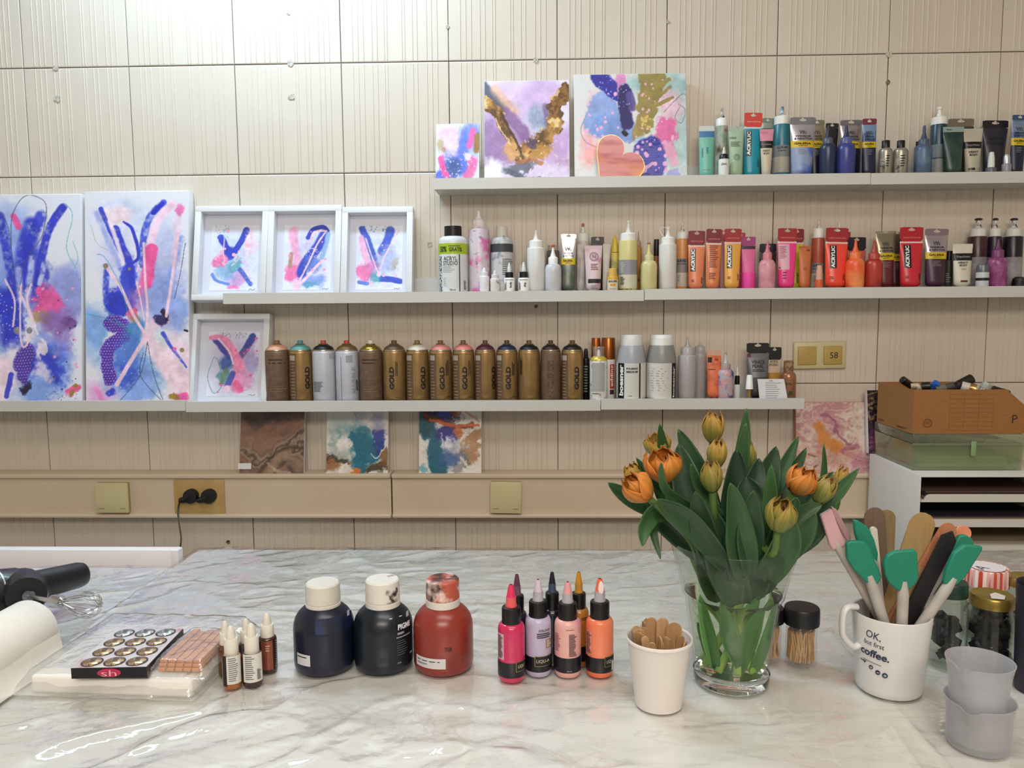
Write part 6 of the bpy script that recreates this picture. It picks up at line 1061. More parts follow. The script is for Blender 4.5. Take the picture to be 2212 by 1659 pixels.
lv = [  # tulip index, points in pixels from base to tip, depth at base and tip, width px, shade, twist
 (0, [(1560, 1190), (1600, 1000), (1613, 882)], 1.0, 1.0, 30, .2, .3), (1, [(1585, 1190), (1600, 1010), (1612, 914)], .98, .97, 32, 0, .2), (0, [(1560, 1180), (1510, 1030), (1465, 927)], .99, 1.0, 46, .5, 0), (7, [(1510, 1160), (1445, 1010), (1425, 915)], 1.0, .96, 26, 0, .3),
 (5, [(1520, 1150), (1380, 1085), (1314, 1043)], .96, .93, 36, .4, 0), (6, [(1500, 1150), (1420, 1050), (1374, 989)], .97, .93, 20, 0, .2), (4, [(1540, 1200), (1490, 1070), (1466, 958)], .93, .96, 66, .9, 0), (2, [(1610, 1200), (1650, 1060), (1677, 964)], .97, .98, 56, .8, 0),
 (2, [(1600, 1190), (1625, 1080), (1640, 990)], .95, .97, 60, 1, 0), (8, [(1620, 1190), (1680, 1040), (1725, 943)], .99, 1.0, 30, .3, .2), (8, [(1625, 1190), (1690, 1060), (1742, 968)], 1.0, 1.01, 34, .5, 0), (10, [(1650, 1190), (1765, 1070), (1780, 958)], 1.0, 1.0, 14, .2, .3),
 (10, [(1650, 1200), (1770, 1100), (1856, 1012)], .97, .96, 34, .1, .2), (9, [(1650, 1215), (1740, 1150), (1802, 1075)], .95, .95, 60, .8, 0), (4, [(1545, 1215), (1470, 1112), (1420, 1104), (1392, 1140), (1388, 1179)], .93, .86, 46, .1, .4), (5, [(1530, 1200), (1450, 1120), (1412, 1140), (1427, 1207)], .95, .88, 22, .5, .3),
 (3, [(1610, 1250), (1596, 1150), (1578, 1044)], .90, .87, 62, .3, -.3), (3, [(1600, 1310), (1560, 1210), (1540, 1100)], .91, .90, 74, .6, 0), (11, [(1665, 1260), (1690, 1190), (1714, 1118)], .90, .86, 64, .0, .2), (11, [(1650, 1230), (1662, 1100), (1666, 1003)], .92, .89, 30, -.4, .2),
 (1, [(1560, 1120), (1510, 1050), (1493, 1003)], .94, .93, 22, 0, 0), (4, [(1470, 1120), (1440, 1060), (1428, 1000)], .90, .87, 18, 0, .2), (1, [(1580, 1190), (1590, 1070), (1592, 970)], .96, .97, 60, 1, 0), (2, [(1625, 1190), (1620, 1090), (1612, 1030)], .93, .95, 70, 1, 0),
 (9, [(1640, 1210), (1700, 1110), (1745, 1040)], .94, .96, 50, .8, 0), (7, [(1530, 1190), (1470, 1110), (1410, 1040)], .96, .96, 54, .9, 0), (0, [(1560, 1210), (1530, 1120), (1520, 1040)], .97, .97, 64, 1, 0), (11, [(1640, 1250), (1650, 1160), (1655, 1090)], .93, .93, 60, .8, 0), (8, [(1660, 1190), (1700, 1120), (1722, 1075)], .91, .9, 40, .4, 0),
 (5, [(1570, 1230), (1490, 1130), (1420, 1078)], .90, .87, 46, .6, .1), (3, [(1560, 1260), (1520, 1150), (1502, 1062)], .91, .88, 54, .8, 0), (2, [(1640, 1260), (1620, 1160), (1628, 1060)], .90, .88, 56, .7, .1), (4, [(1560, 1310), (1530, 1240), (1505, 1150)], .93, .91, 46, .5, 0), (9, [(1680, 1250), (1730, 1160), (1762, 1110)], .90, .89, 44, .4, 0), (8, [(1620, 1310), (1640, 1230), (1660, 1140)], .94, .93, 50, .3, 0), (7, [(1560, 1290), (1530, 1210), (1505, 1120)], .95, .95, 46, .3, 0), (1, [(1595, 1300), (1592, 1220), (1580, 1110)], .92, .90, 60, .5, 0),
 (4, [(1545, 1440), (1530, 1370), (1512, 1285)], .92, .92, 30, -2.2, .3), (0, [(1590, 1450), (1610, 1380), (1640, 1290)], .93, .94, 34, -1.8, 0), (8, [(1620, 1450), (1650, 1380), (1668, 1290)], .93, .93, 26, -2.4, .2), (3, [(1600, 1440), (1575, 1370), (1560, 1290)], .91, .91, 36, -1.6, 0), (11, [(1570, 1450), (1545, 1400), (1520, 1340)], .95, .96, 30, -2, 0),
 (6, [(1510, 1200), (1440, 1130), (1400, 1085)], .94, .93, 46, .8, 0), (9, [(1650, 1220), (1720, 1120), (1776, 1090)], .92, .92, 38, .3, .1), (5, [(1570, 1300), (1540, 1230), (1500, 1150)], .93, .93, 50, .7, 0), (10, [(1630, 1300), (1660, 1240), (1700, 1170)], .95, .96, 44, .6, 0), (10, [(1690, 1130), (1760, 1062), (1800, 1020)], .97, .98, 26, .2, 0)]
for j, (k, pp, ya, yb_, wpx, sh, tw) in enumerate(lv):
    n = len(pp)-1; off = vy-.952; pts = [P(x, y, off+ya+(yb_-ya)*i/n) for i, (x, y) in enumerate(pp)]; r, base = tul[k]
    for q_ in pts[:1]:   # keep the foot of the leaf inside the glass
        e_ = Vector((q_.x-vx, q_.y-vy)); hh = q_.z-SU; lim = (Rs2 if hh < Hs else Rs+(Rr-Rs)*min(1, (hh-Hs)/(Hr-Hs)))*.72
        if e_.length > lim: e_ = e_.normalized()*lim; q_.x, q_.y = vx+e_.x, vy+e_.y
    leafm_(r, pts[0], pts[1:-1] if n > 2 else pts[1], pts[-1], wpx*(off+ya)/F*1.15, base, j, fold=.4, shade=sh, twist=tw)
# ---------------------------------------------------------------- toothpick jars
clear = film('clear_jar', ior=1.45, rough=.03, gain=1.3, haze=.06, hazecol='#e8e8e8'); tp_m = [m('#c79a5c', .6), m('#b98a50', .6)]
for x0, x1, pf, cx0, cx1, y0, y1, lb, lb2 in ((1697, 1763, 1444, 1694, 1768, 1310, 1348, 'black-lidded toothpick jar standing clear to the right of the vase', 'wooden toothpicks in the jar standing clear of the vase'), (1625, 1686, 1434, 1620, 1691, 1310, 1342, 'black-lidded toothpick jar mostly hidden behind the vase', 'wooden toothpicks in the jar hidden behind the vase')):
    t = Tb('toothpick_jar', lb, 'jar', 'black-lidded toothpick jars', x0, x1, pf, 1400); c = (cx1-cx0)/(x1-x0); zc = t.z(y1-4); zt = t.z(y0)
    O('jar_body', lathe([(0, .001), (t.r*.97, .001), (t.r, .003), (t.r*.98, zc)], 40), clear, t.root, 50)
    O('ribbed_lid', lathe([(t.r*.9, zc-.001), (t.r*c, zc-.001), (t.r*c*1.01, zc+.002), (t.r*c, zt-.002), (t.r*c*.95, zt), (t.r*.5, zt+.0006), (0, zt+.0006)], 60, flute=.012), m('#101014', .42), t.root, 30)
    rr = random.Random(int(x0)); vs = []; 
    for k in range(110):
        a, q = rr.uniform(0, 6.283), t.r*.88*math.sqrt(rr.uniform(.25, 1)); a2 = a+rr.uniform(-.5, .5); q2 = t.r*.86*math.sqrt(rr.uniform(.2, 1))
        vs.append(tube([(q*math.cos(a), q*math.sin(a), .005), (q2*math.cos(a2), q2*math.sin(a2), zc-.008-rr.uniform(0, .004))], .00095, 5))
    o = O('toothpicks', join(*vs), stain('#c79a5c', '#a87c46', 60, .5, rough=.6, sharp=.2), None, 60); o.location = t.root.location; prop(o, lb2, 'toothpicks', None, 'stuff')
# ---------------------------------------------------------------- mug
t = Tb('mug', 'white mug printed with OK, but first coffee, holding spatulas', 'mug', None, 1852, 1990, 1518, 1440); MX, MY, mr0 = t.x, t.Y, t.r; Hm = t.z(1318); mr1 = (P(2011, 1318, MY)-P(1846, 1318, MY)).length/2
mugm = stain('#d3d3d1', '#c9c8c6', 12, .5, rough=.28, sharp=.2); w_ = .003
mrad = lambda z: mr0+(mr1-mr0)*(z/Hm)
O('mug_body', lathe([(0, .002), (mr0*.93, .0005), (mr0*.985, .003), (mr0, .008), (mr1-.0005, Hm-.0015), (mr1-.0015, Hm), (mr1-w_, Hm-.001), (mr0-w_, .012), (mr0*.9, .006), (0, .006)], 72), mugm, t.root, 50)
hz0, hz1 = t.z(1306), t.z(1388); hx = -(mrad(hz1)); hp = [Vector((-mrad(hz1)*.96, -.008, hz1)), Vector((-mrad(hz1)-.006, -.010, hz1-.001)), Vector((-mrad(hz0)-.015, -.012, hz1+.012)), Vector((-mrad(hz0)-.0175, -.012, (hz0+hz1)/2)), Vector((-mrad(hz0)-.0165, -.012, hz0-.006)), Vector((-mrad(hz0)-.010, -.010, hz0+.001)), Vector((-mrad(hz0)*.96, -.008, hz0))]
hv = tube(curve3(hp, 5), .0036, 10); O('handle', ([Vector((v.x, v.y*1.5+.005, v.z)) for v in hv[0]], hv[1]), stain('#d0cfce', '#c99aa8', 60, .72, rough=.3), t.root, 60)
def msurf(u, z, off=0): r = mrad(z)+off; return Vector((r*math.sin(u/r), -r*math.cos(u/r), z))
mi = m('#1c2a4c', .5)
def muu(px): return t.u(px, (mr0+mr1)/2)
def mt_(s, xc, yc, h, w, bold, rot=-.1): a = muu(xc); k = MY/F; lettering(t.root, s, msurf, a, P(xc, yc, MY-mr0*.9).z-SU, h*k, mi, False, bold, w*k, .0004, rot)
mt_('OK,', 1882, 1378, 19, 33, .0); mt_('but first', 1884, 1396, 11, 44, .0); mt_('coffee.', 1886, 1418, 17, 64, .025)
for u0, u1, yy in ((1864, 1903, 1436),):
    ua, ub = [muu(x) for x in (u0, u1)]; zz = P(1883, yy, MY-mr0*.9).z-SU; patch(t.root, lambda u, z, off=0: msurf(u, z-(u-ua)*.1, off), ua, ub, zz-.0002, zz+.0004, mi, 'print_line', .0004)
for xx, yy, rr_, a_ in ((1881.5, 1449, .0026, 1), (1897, 1456, .0029, 1), (1913, 1459, .0032, 1)):
    ua = muu(xx); zz = P(xx, yy, MY-mr0*.9).z-SU; n = 18
    V = [msurf(ua, zz, .0004)]+[msurf(ua+rr_*math.cos(2*math.pi*i/n), zz+rr_*math.sin(2*math.pi*i/n), .0004) for i in range(n)]; O('print_icon', (V, [(0, i+1, (i+1) % n+1) for i in range(n)]), mi, t.root, 0)
    lettering(t.root, {1881.5: '+', 1897: '-', 1913: 'o'}[xx], msurf, ua, zz, .0008 if xx == 1897 else .0026, mugm, bold=.03, w=.003, off=.0008)
mt_('~v', 1864, 1441, 6, 17, .05)
def inmug(px, spread=.55, y=0, z=.012):
    """foot of a utensil on the mug's bottom, opposite the side it leans to"""
    a = (px-1930)/90; return Vector((MX-max(-1, min(1, a))*mr0*spread, MY+y, SU+z))
GM = 'utensils standing in the mug'
green = m('#127a62', .55); hand = stain('#b5b1ab', '#a29d96', 40, .5, rough=.5, sharp=.2)
def clampmug(A, B):
    """move the foot so the shaft clears the rim"""
    zr = SU+Hm; t_ = (zr-A.z)/(B.z-A.z); X = A.lerp(B, t_); d = Vector((X.x-MX, X.y-MY)); lim = mr1-w_-.0045
    if d.length > lim: k = d.normalized()*(d.length-lim)/(1-t_); A = A-Vector((k.x, k.y, 0))
    d = Vector((A.x-MX, A.y-MY)); lm = mr0*.86-.004
    if d.length > lm: d = d.normalized()*lm; A = Vector((MX+d.x, MY+d.y, A.z))
    return A
def spatula(lb, poly, Y, foot, neck, hw=.0062, col=None, hcol=None, bot=None, dy=0, th=.007, name='spatula'):
    pts = [P(x, y, Y) for x, y in poly]; nk = P(neck[0], neck[1], Y); A = clampmug(foot, nk); r = E(name, lb, 'spatula', A, (0, 0, 0), GM)
    o = O('spatula_head', prism([p-A for p in pts], (0, 1, 0), th), col or green, r, 30); bv = o.modifiers.new('soft_edge', 'BEVEL'); bv.width = .0016; bv.segments = 2; bv.limit_method = 'ANGLE'
    ax = (nk-A).normalized(); B = nk+ax*.012-A; V, Fc = tube([Vector((0, 0, 0)), (nk-A)*.5, nk-A-ax*.004, B], [hw*.8, hw, hw*1.05, hw*.7], 12); V = [Vector((v.x, v.y*.62 + 0*v.z, v.z)) for v in V] if False else V
    O('handle', (V, Fc), hcol or hand, r, 60); return r
spatula('green spatula with rounded head leaning left in the mug', [(1826, 1173), (1836, 1167), (1866, 1169), (1876, 1180), (1903, 1245), (1893, 1261), (1871, 1258), (1842, 1229), (1828, 1205)], MY-.022, inmug(1850, .3, -.018), (1883, 1262))
spatula('green spatula with squared head standing upright in the middle', [(1907, 1215), (1914, 1200), (1929, 1190), (1974, 1186), (1979, 1192), (1982, 1245), (1977, 1258), (1962, 1272), (1938, 1275), (1920, 1260), (1910, 1240)], MY-.027, inmug(1945, .1, -.030), (1951, 1276))
spatula('green spatula with slanted head leaning right in front', [(2058, 1193), (2081, 1176), (2120, 1179), (2119, 1187), (2084, 1243), (2066, 1261), (2052, 1264), (2035, 1258), (2044, 1225)], MY-.020, inmug(2050, .35, -.016), (2048, 1266))
spatula('green spatula seen edge on behind the left green one', [(1843, 1122), (1852, 1124), (1873, 1137), (1887, 1165), (1895, 1195), (1893, 1213), (1875, 1205), (1850, 1168), (1845, 1150)], MY-.004, inmug(1860, .2, 0), (1888, 1214), hw=.004)
spatula('green spatula half hidden behind the black stick', [(2070, 1156), (2084, 1154), (2098, 1163), (2102, 1176), (2080, 1182), (2062, 1200), (2050, 1210), (2058, 1175)], MY+.006, inmug(2040, .3, .006), (2052, 1212), hw=.004)
pinkm = m('#c9a0a4', .5)
spatula('pink silicone spatula leaning far left, nearer the vase', [(1771, 1112), (1795, 1098), (1806, 1128), (1828, 1178), (1797, 1187), (1790, 1175)], MY-.004, inmug(1800, .75, -.004), (1812, 1184), col=pinkm, hcol=m('#b5aaa0', .5), hw=.0052)
spatula('second pink silicone spatula edge on behind the first', [(1794, 1092), (1806, 1100), (1838, 1160), (1830, 1172), (1812, 1142), (1796, 1110)], MY+.014, inmug(1810, .7, .010), (1834, 1170), col=m('#b58d92', .5), hcol=m('#b5aaa0', .5), hw=.004)
ws = lambda a, b: stain(a, b, 8, .5, rough=.65, sharp=.25, stretch=(30, 30, 3))
def wstick(lb, tx, ty, Y, w, foot, mat, th=.0018, name='craft_stick', cat='stick'):
    tp = P(tx, ty, Y); A = clampmug(foot, tp); V, Fc = stick(A, tp, w*Y/F, th, 8); o = O(name, ([v-A for v in V], Fc), mat, None, 30); o.location = A; return prop(o, lb, cat, GM)
wstick('dark brown wide craft stick, leftmost of the sticks', 1888, 1096, MY+.020, 45, inmug(1905, .1, .018), ws('#6f5a48', '#5c4a3c'))
wstick('khaki craft stick tucked behind the dark brown one', 1915, 1101, MY+.026, 40, inmug(1915, 0, .024), ws('#867252', '#76633f'))
wstick('pale wide craft stick leaning right in the middle', 2000, 1108, MY+.018, 56, inmug(1990, .5, .016), ws('#a58a5c', '#97794b'))
wstick('craft stick with a peach-painted end', 2056, 1131, MY+.012, 38, inmug(2040, .6, .012), ws('#b87a58', '#a56a4a'))
wstick('craft stick with a bright orange end, farthest right', 2090, 1138, MY+.016, 36, inmug(2060, .6, .020), stain('#d98460', '#e09a78', 30, .5, rough=.5))
A_ = inmug(2000, .5, -.006); tp = P(2057, 1147, MY-.002); A_ = clampmug(A_, tp); bs_ = stick(A_, tp, 34*MY/F, .003, 2); o = O('craft_stick', ([v-A_ for v in bs_[0]], bs_[1]), stain('#17151a', '#6f7070', 110, .72, rough=.5, sharp=.03)); o.location = A_; prop(o, 'black paint-flecked flat stick leaning right', 'stick', GM)
wstick('slim white stirring rod between the green and brown heads', 1886, 1138, MY+.008, 14, inmug(1900, .2, .010), m('#cfcabd', .4), .004)
wstick('thin wooden stick crossing low towards the right', 1990, 1225, MY+.006, 14, inmug(1990, .9, .004), ws('#9a7a54', '#8a6a44'))
# ---------------------------------------------------------------- glass jars on the right
gjar = film('jar_glass', tint='#f2f5f2', ior=1.5, rough=.02, gain=1.2)
def jar(lb, x0, x1, pf, ym, lid0, lid1, lc, n=26, fill=.75, cont='#15131c', lidm=None, cont2='#2c2a3a'):
    t = Tb('glass_jar', lb, 'jar', 'glass jars behind the measuring cups', x0, x1, pf, ym); zl = t.z(lid1); zt = t.z(lid0)
    O('jar_body', lathe([(0, .001), (t.r*.93, .001), (t.r, .006), (t.r, zl-.018), (t.r*.93, zl-.008), (t.r*.84, zl-.004), (t.r*.84, zl+.003), (t.r*.82, zl+.003), (t.r*.82, zl-.005), (t.r*.95, zl-.018), (t.r*.96, .006), (0, .004)], 44), gjar, t.root, 50)
    O('twist_lid', lathe([(t.r*.88, zl), (t.r*.92, zl), (t.r*.93, zl+.003), (t.r*.91, zt-.002), (t.r*.86, zt), (t.r*.8, zt-.001), (0, zt-.001)], 44), lidm or m(lc, .3, .6), t.root, 50)
    rr = random.Random(int(x0)); vs = []
    for k in range(n):
        a, q = rr.uniform(0, 6.283), t.r*.6*math.sqrt(rr.random()); s_ = t.r*rr.uniform(.2, .36); z = .007+s_+(zl*fill-.01)*k/n; R_ = Matrix.Rotation(rr.uniform(0, 3), 3, Vector((rr.random(), rr.random(), rr.random())).normalized())
        V, Fc = box(-s_, s_, -s_*.8, s_*.8, -s_*.5, s_*.5); vs.append(([R_ @ Vector(v)+Vector((q*math.cos(a), q*math.sin(a), z)) for v in V], Fc))
    o = O('pigment_lumps', join(*vs), stain(cont, cont2, 60, .55, rough=.5), None, 0); o.location = t.root.location; return t, o
t, o = jar('jar with a dark green lid right behind the mug', 2008, 2086, 1452, 1370, 1255, 1284, '#173a2c', 46, .62, lidm=m('#15352a', .4)); prop(o, 'dark lumps filling the green-lidded jar', 'pigment lumps', None, 'stuff')
t, o = jar('jar with a gold lid and torn white sticker', 2090, 2186, 1462, 1380, 1283, 1306, '#8f7a3c', 60, .66); prop(o, 'dark lumps filling the jar with the torn sticker', 'pigment lumps', None, 'stuff')
zt = t.z(1283); O('torn_sticker', prism([(-.010, -.016, zt+.0003), (.004, -.020, zt+.0003), (.012, -.008, zt+.0003), (.006, .004, zt+.0003), (-.004, -.002, zt+.0003)], (0, 0, 1), .0006), m('#c9c3b8', .6), t.root)
t, o = jar('jar with a gold lid cut by the right photo edge', 2172, 2262, 1405, 1330, 1247, 1265, '#8f7a3c', 50, .66); prop(o, 'dark lumps filling the jar at the photo edge', 'pigment lumps', None, 'stuff')
# red gingham lid jar
ging, nt, bs = newmat('gingham_lid'); N = nt.nodes; L = nt.links; tc = N.new('ShaderNodeTexCoord'); ck = []
for ax in range(2):
    w1 = N.new('ShaderNodeTexWave'); w1.wave_type = 'BANDS'; w1.bands_direction = 'X' if ax == 0 else 'Y'; w1.inputs['Scale'].default_value = 40; L.new(tc.outputs['Object'], w1.inputs['Vector']); g1_ = N.new('ShaderNodeMath'); g1_.operation = 'GREATER_THAN'; g1_.inputs[1].default_value = .5; L.new(w1.outputs['Fac'], g1_.inputs[0]); ck.append(g1_)
w1 = N.new('ShaderNodeTexWave'); w1.bands_direction = 'Z'; w1.inputs['Scale'].default_value = 40; L.new(tc.outputs['Object'], w1.inputs['Vector'])
sm = N.new('ShaderNodeMath'); sm.operation = 'ADD'; L.new(ck[0].outputs[0], sm.inputs[0]); L.new(ck[1].outputs[0], sm.inputs[1]); hf = N.new('ShaderNodeMath'); hf.operation = 'MULTIPLY'; hf.inputs[1].default_value = .5; L.new(sm.outputs[0], hf.inputs[0])
mx = N.new('ShaderNodeMix'); mx.data_type = 'RGBA'; mx.inputs['A'].default_value = (*lin('#ddcfc9'), 1); mx.inputs['B'].default_value = (*lin('#b8402f'), 1); L.new(hf.outputs[0], mx.inputs['Factor']); L.new(mx.outputs['Result'], bs.inputs['Base Color']); bs.inputs['Roughness'].default_value = .35
t, o = jar('jar with a red and white gingham lid behind the others', 2080, 2174, 1392, 1330, 1224, 1262, '#cccccc', 44, .6, lidm=ging); prop(o, 'dark lumps filling the gingham-lidded jar', 'pigment lumps', None, 'stuff')
zt = t.z(1224); O('round_label', lathe([(t.r*.74, zt-.0002), (t.r*.74, zt+.0003), (0, zt+.0003)], 32), m('#cfc9cb', .55), t.root); lettering(t.root, 'A', lambda u, z, off=0: Vector((u, z, zt+.0006)), -.012, -.006, .016, m('#33343f', .5), bold=-.005, rot=.5)
# dark purple canister at the photo edge
t = Tb('paint_canister', 'dark purple canister cut by the right photo edge', 'canister', None, 2196, 2300, 1512, 1390); t.turn('canister_body', m('#1b1626', .45), [(0, None), (.88, None), (.9, (.004,)), (.99, 1290), (1.02, 1268), (1.0, 1262), (.96, 1264), (.9, 1285), (0, 1290)], 48)
# ---------------------------------------------------------------- nested silicone measuring cups
sil = film('translucent_silicone', tint='#e8e8ec', ior=1.4, rough=.35, gain=1.0, haze=.34, hazecol='#d6d6da')
def mcup(lb, x0, x1, pf, ym, rimpx, z0, hpx, Yf=None, spout=2.6, th=.0022):
    t = Tb('measuring_cup', lb, 'cup', 'nested silicone measuring cups', x0, x1, pf, ym); H = t.z(hpx); R0_ = t.r; R1 = R0_*rimpx; n = 64; V, Fc = [], []
    rows = [(R0_*.05, 0.0, 0), (R0_*.94, 0.0, 0), (R0_, .004, 0), (R0_+(R1-R0_)*.5, H*.55, 0), (R1*.99, H-.014, .4), (R1*1.06, H-.003, 1), (R1*1.09, H, 1), (R1*1.05, H, 1), (R1*.99-th, H-.010, .5), (R0_+(R1-R0_)*.5-th, H*.55, 0), (R0_-th, .007, 0), (R0_*.05, .004, 0)]
    for r, z, k in rows:
        for i in range(n):
            a = 2*math.pi*i/n; d = abs((a-spout+math.pi) % (2*math.pi)-math.pi); e_ = math.exp(-(d/.22)**2)*k; rr_ = r+e_*.009; V.append((rr_*math.cos(a), rr_*math.sin(a), z-e_*.001+(z0)))
    for j in range(len(rows)-1):
        for i in range(n): Fc.append((j*n+i, j*n+(i+1) % n, (j+1)*n+(i+1) % n, (j+1)*n+i))
    Fc.append(tuple(range(n))[::-1]); Fc.append(tuple((len(rows)-1)*n+i for i in range(n))); O('cup_wall', (V, Fc), sil, t.root, 60)
    return t
oc = mcup('outer cloudy silicone measuring cup standing on the table', 2050, 2176, 1642, 1580, 1.04, 0, 1508, spout=4.0)
ic = mcup('inner cloudy silicone measuring cup nested in the outer one', 2056, 2170, 1642, 1580, 1.10, 0, 1508, spout=3.8, th=.0018)
zi = P(2100, 1428, oc.Y).z-SU; ho = oc.z(1508); ic.root.location.z = SU+(zi-ho); ic.root.location.x = oc.x-.002; ic.root.location.y = oc.Y
# ---------------------------------------------------------------- left side of the table
# kitchen roll lying on its side, axis pointing towards the lower left
ra, rb = T(95, 1375, SU), T(-120, 1520, SU); ra = Vector((T(75, 1400, SU).x, T(75, 1400, SU).y, SU)); dirv = Vector((-.30, -.95, 0)).normalized(); RR = .052
RR = .040; dirv = Vector((-.05, -1, 0)).normalized()
kr = E('kitchen_roll', 'white kitchen roll lying on its side at the left photo edge', 'kitchen roll', (-.680, 1.0, SU+RR), (0, 0, math.atan2(dirv.y, dirv.x)))
def roll_(r0, r1, L_, n=56):
    V, Fc = [], []; q = [fbm(n, 8, 5, 5)[3, i] for i in range(n)]
    for x in (0, .002, .06, .12, .18, L_-.002, L_):
        for i in range(n): a = 2*math.pi*i/n; rr_ = r1*(1+.02*(q[i]-.5))-(.0015 if x in (0, L_) else 0); V.append((x, rr_*math.cos(a), rr_*math.sin(a)))
    for j in range(6):
        for i in range(n): Fc.append((j*n+i, j*n+(i+1) % n, (j+1)*n+(i+1) % n, (j+1)*n+i))
    b = len(V)
    for x in (0, L_):
        for i in range(n): a = 2*math.pi*i/n; V.append((x, r0*math.cos(a), r0*math.sin(a)))
    for i in range(n): j = (i+1) % n; Fc += [(i, b+i, b+j, j), (6*n+i, 6*n+j, b+n+j, b+n+i), (b+i, b+n+i, b+n+j, b+j)]
    return norm((V, Fc))
tissue = stain('#e6e3da', '#dedad0', 40, .5, rough=.9, sharp=.3, bump=.35)
O('paper_layers', roll_(.020, RR, .25), tissue, kr, 50); O('cardboard_core', roll_(.0175, .0198, .252), m('#a58763', .8), kr, 50)
fl = [(.0, RR*.98, .0), (.0, RR*1.02, -.012), (.0, RR*1.10, -.028), (.0, RR*1.22, -RR+.002)]
V = [Vector((x, y+.002*math.sin(x*60), z)) for x in (0, .05, .1, .15, .2, .25) for _, y, z in fl]; O('loose_sheet', (V, [(i*4+j, i*4+j+1, (i+1)*4+j+1, (i+1)*4+j) for i in range(5) for j in range(3)]), tissue, kr, 60)
# wrapped pack of napkins
a0, a1, a3 = T(55, 1500, SU), T(418, 1512, SU), T(185, 1335, SU); hP = .024; wrp = film('crinkled_wrap', ior=1.5, rough=.07, gain=2.2, bump=.5, bscale=45, haze=.35, hazecol='#eeece8')
ex = (a1-a0); ex.z = 0; ey = Vector((-ex.y, ex.x, 0)).normalized(); wid = ex.length; dep = .165; exn = ex.normalized()
npk = E('napkin_pack', 'pack of white napkins in crinkled clear wrap under the palette', 'napkin pack', a0, (0, 0, math.atan2(ex.y, ex.x)))
O('napkin_stack', box(.004, wid-.004, .004, dep, 0, hP-.002, .004), m('#e4e1da', .8), npk, 60)
def crink(x0, x1, y0, y1, zf, n=46, k=30, seed=3, amp=.004):
    q = fbm(n+1, k+1, 7, seed, 1, 3); V = []
    for j in range(k+1):
        for i in range(n+1):
            u, v_ = i/n, j/k; e_ = min(u, 1-u, v_, 1-v_)*2; V.append((x0+(x1-x0)*u+(q[j, i]-.5)*amp*2, y0+(y1-y0)*v_+(q[j, n-i]-.5)*amp*2, zf(u, v_)+(q[j, i]-.42)*amp*1.3))
    return V, [(j*(n+1)+i, j*(n+1)+i+1, (j+1)*(n+1)+i+1, (j+1)*(n+1)+i) for j in range(k) for i in range(n)]
def dome(h): return lambda u, v_: .0012+h*min(1, 14*max(0, min(u, 1-u, v_, 1-v_)-.015))
O('clear_wrap', crink(-.022, wid+.004, -.006, dep+.045, dome(hP+.0006), 70, 46, 3, .0032), wrp, npk, 60)
# pack of peach wooden sticks
b0, b1, b3 = T(372, 1496, SU), T(462, 1400, SU), T(470, 1376, SU+.02); s0 = Vector((T(375, 1494, SU).x, T(375, 1494, SU).y, SU+hP+.0004)); s0 = P(380, 1472, a0.y+.02); s0.z = SU+.001
sp0 = T(385, 1498, SU); sp1 = T(462, 1385, SU+.02); dv = Vector((sp1.x-sp0.x, sp1.y-sp0.y, 0)); ang = math.atan2(dv.y, dv.x)
npw = a1.x
pk = E('stick_pack', 'clear bag of peach-coloured wooden sticks beside the palette', 'stick pack', (sp0.x, sp0.y, SU+hP+.0025), (0, 0, ang), None)
peach = stain('#d0905f', '#bd7c4c', 20, .5, rough=.6, sharp=.2, stretch=(3, 40, 40)); LL = dv.length
for i in range(5):
    for j in range(3): O('wooden_stick', box(.002+.003*((i*3+j) % 3), LL*.97-.004*((i+j) % 3), -.026+i*.0105, -.017+i*.0105, .0002+j*.0042, .004+j*.0042, .0006), peach, pk, 30)
O('clear_bag', crink(-.012, LL+.012, -.038, .038, lambda u, v_: -.0015+.0155*min(1, 9*max(0, min(u, 1-u, v_, 1-v_)-.02)), 50, 24, 9, .003), film('bag_film', ior=1.5, rough=.06, gain=2.0, bump=.5, bscale=60, haze=.12, hazecol='#f0e8e0'), pk, 60)
# black palette box with twelve gem windows
zt = SU+hP+.016; q0, q1, q2, q3 = T(153, 1443, zt), T(317, 1440, zt), T(398, 1356, zt), T(247, 1357, zt)
exq = (q1-q0); wq = exq.length; eyq = ((q2-q1)+(q3-q0))/2; dq = eyq.length; an = math.atan2(exq.y, exq.x)
pb = E('palette_box', 'flat black-sided box with twelve domed foil windows on the napkin pack', 'palette box', (q0.x, q0.y, zt-.0135), (0, 0, an))
dx = Vector((math.cos(an), math.sin(an), 0)); shx = eyq.dot(dx); dyq = math.sqrt(max(1e-6, dq*dq-shx*shx))*.97; shx *= .0
O('box_side', norm(([Vector(v) for v in box(0, wq, 0, dyq, 0, .013)[0]], box(0, 1, 0, 1, 0, 1)[1])), m('#0e0c10', .3), pb, 30)
O('printed_lid', box(.0005, wq-.0005, .0005, dyq-.0005, .01305, .0135), stain('#c9c3c8', '#b98a94', 22, .6, rough=.25, h3='#cfd3c8', thr3=.6), pb, 30)
gem = stain('#a8905a', '#6f5a34', 160, .5, rough=.18, metal=.6, sharp=.05, h3='#c9b0a0', thr3=.58); gem2 = stain('#9aa39a', '#5f6a6a', 160, .5, rough=.15, metal=.5, sharp=.05, h3='#d9dbe0', thr3=.58)
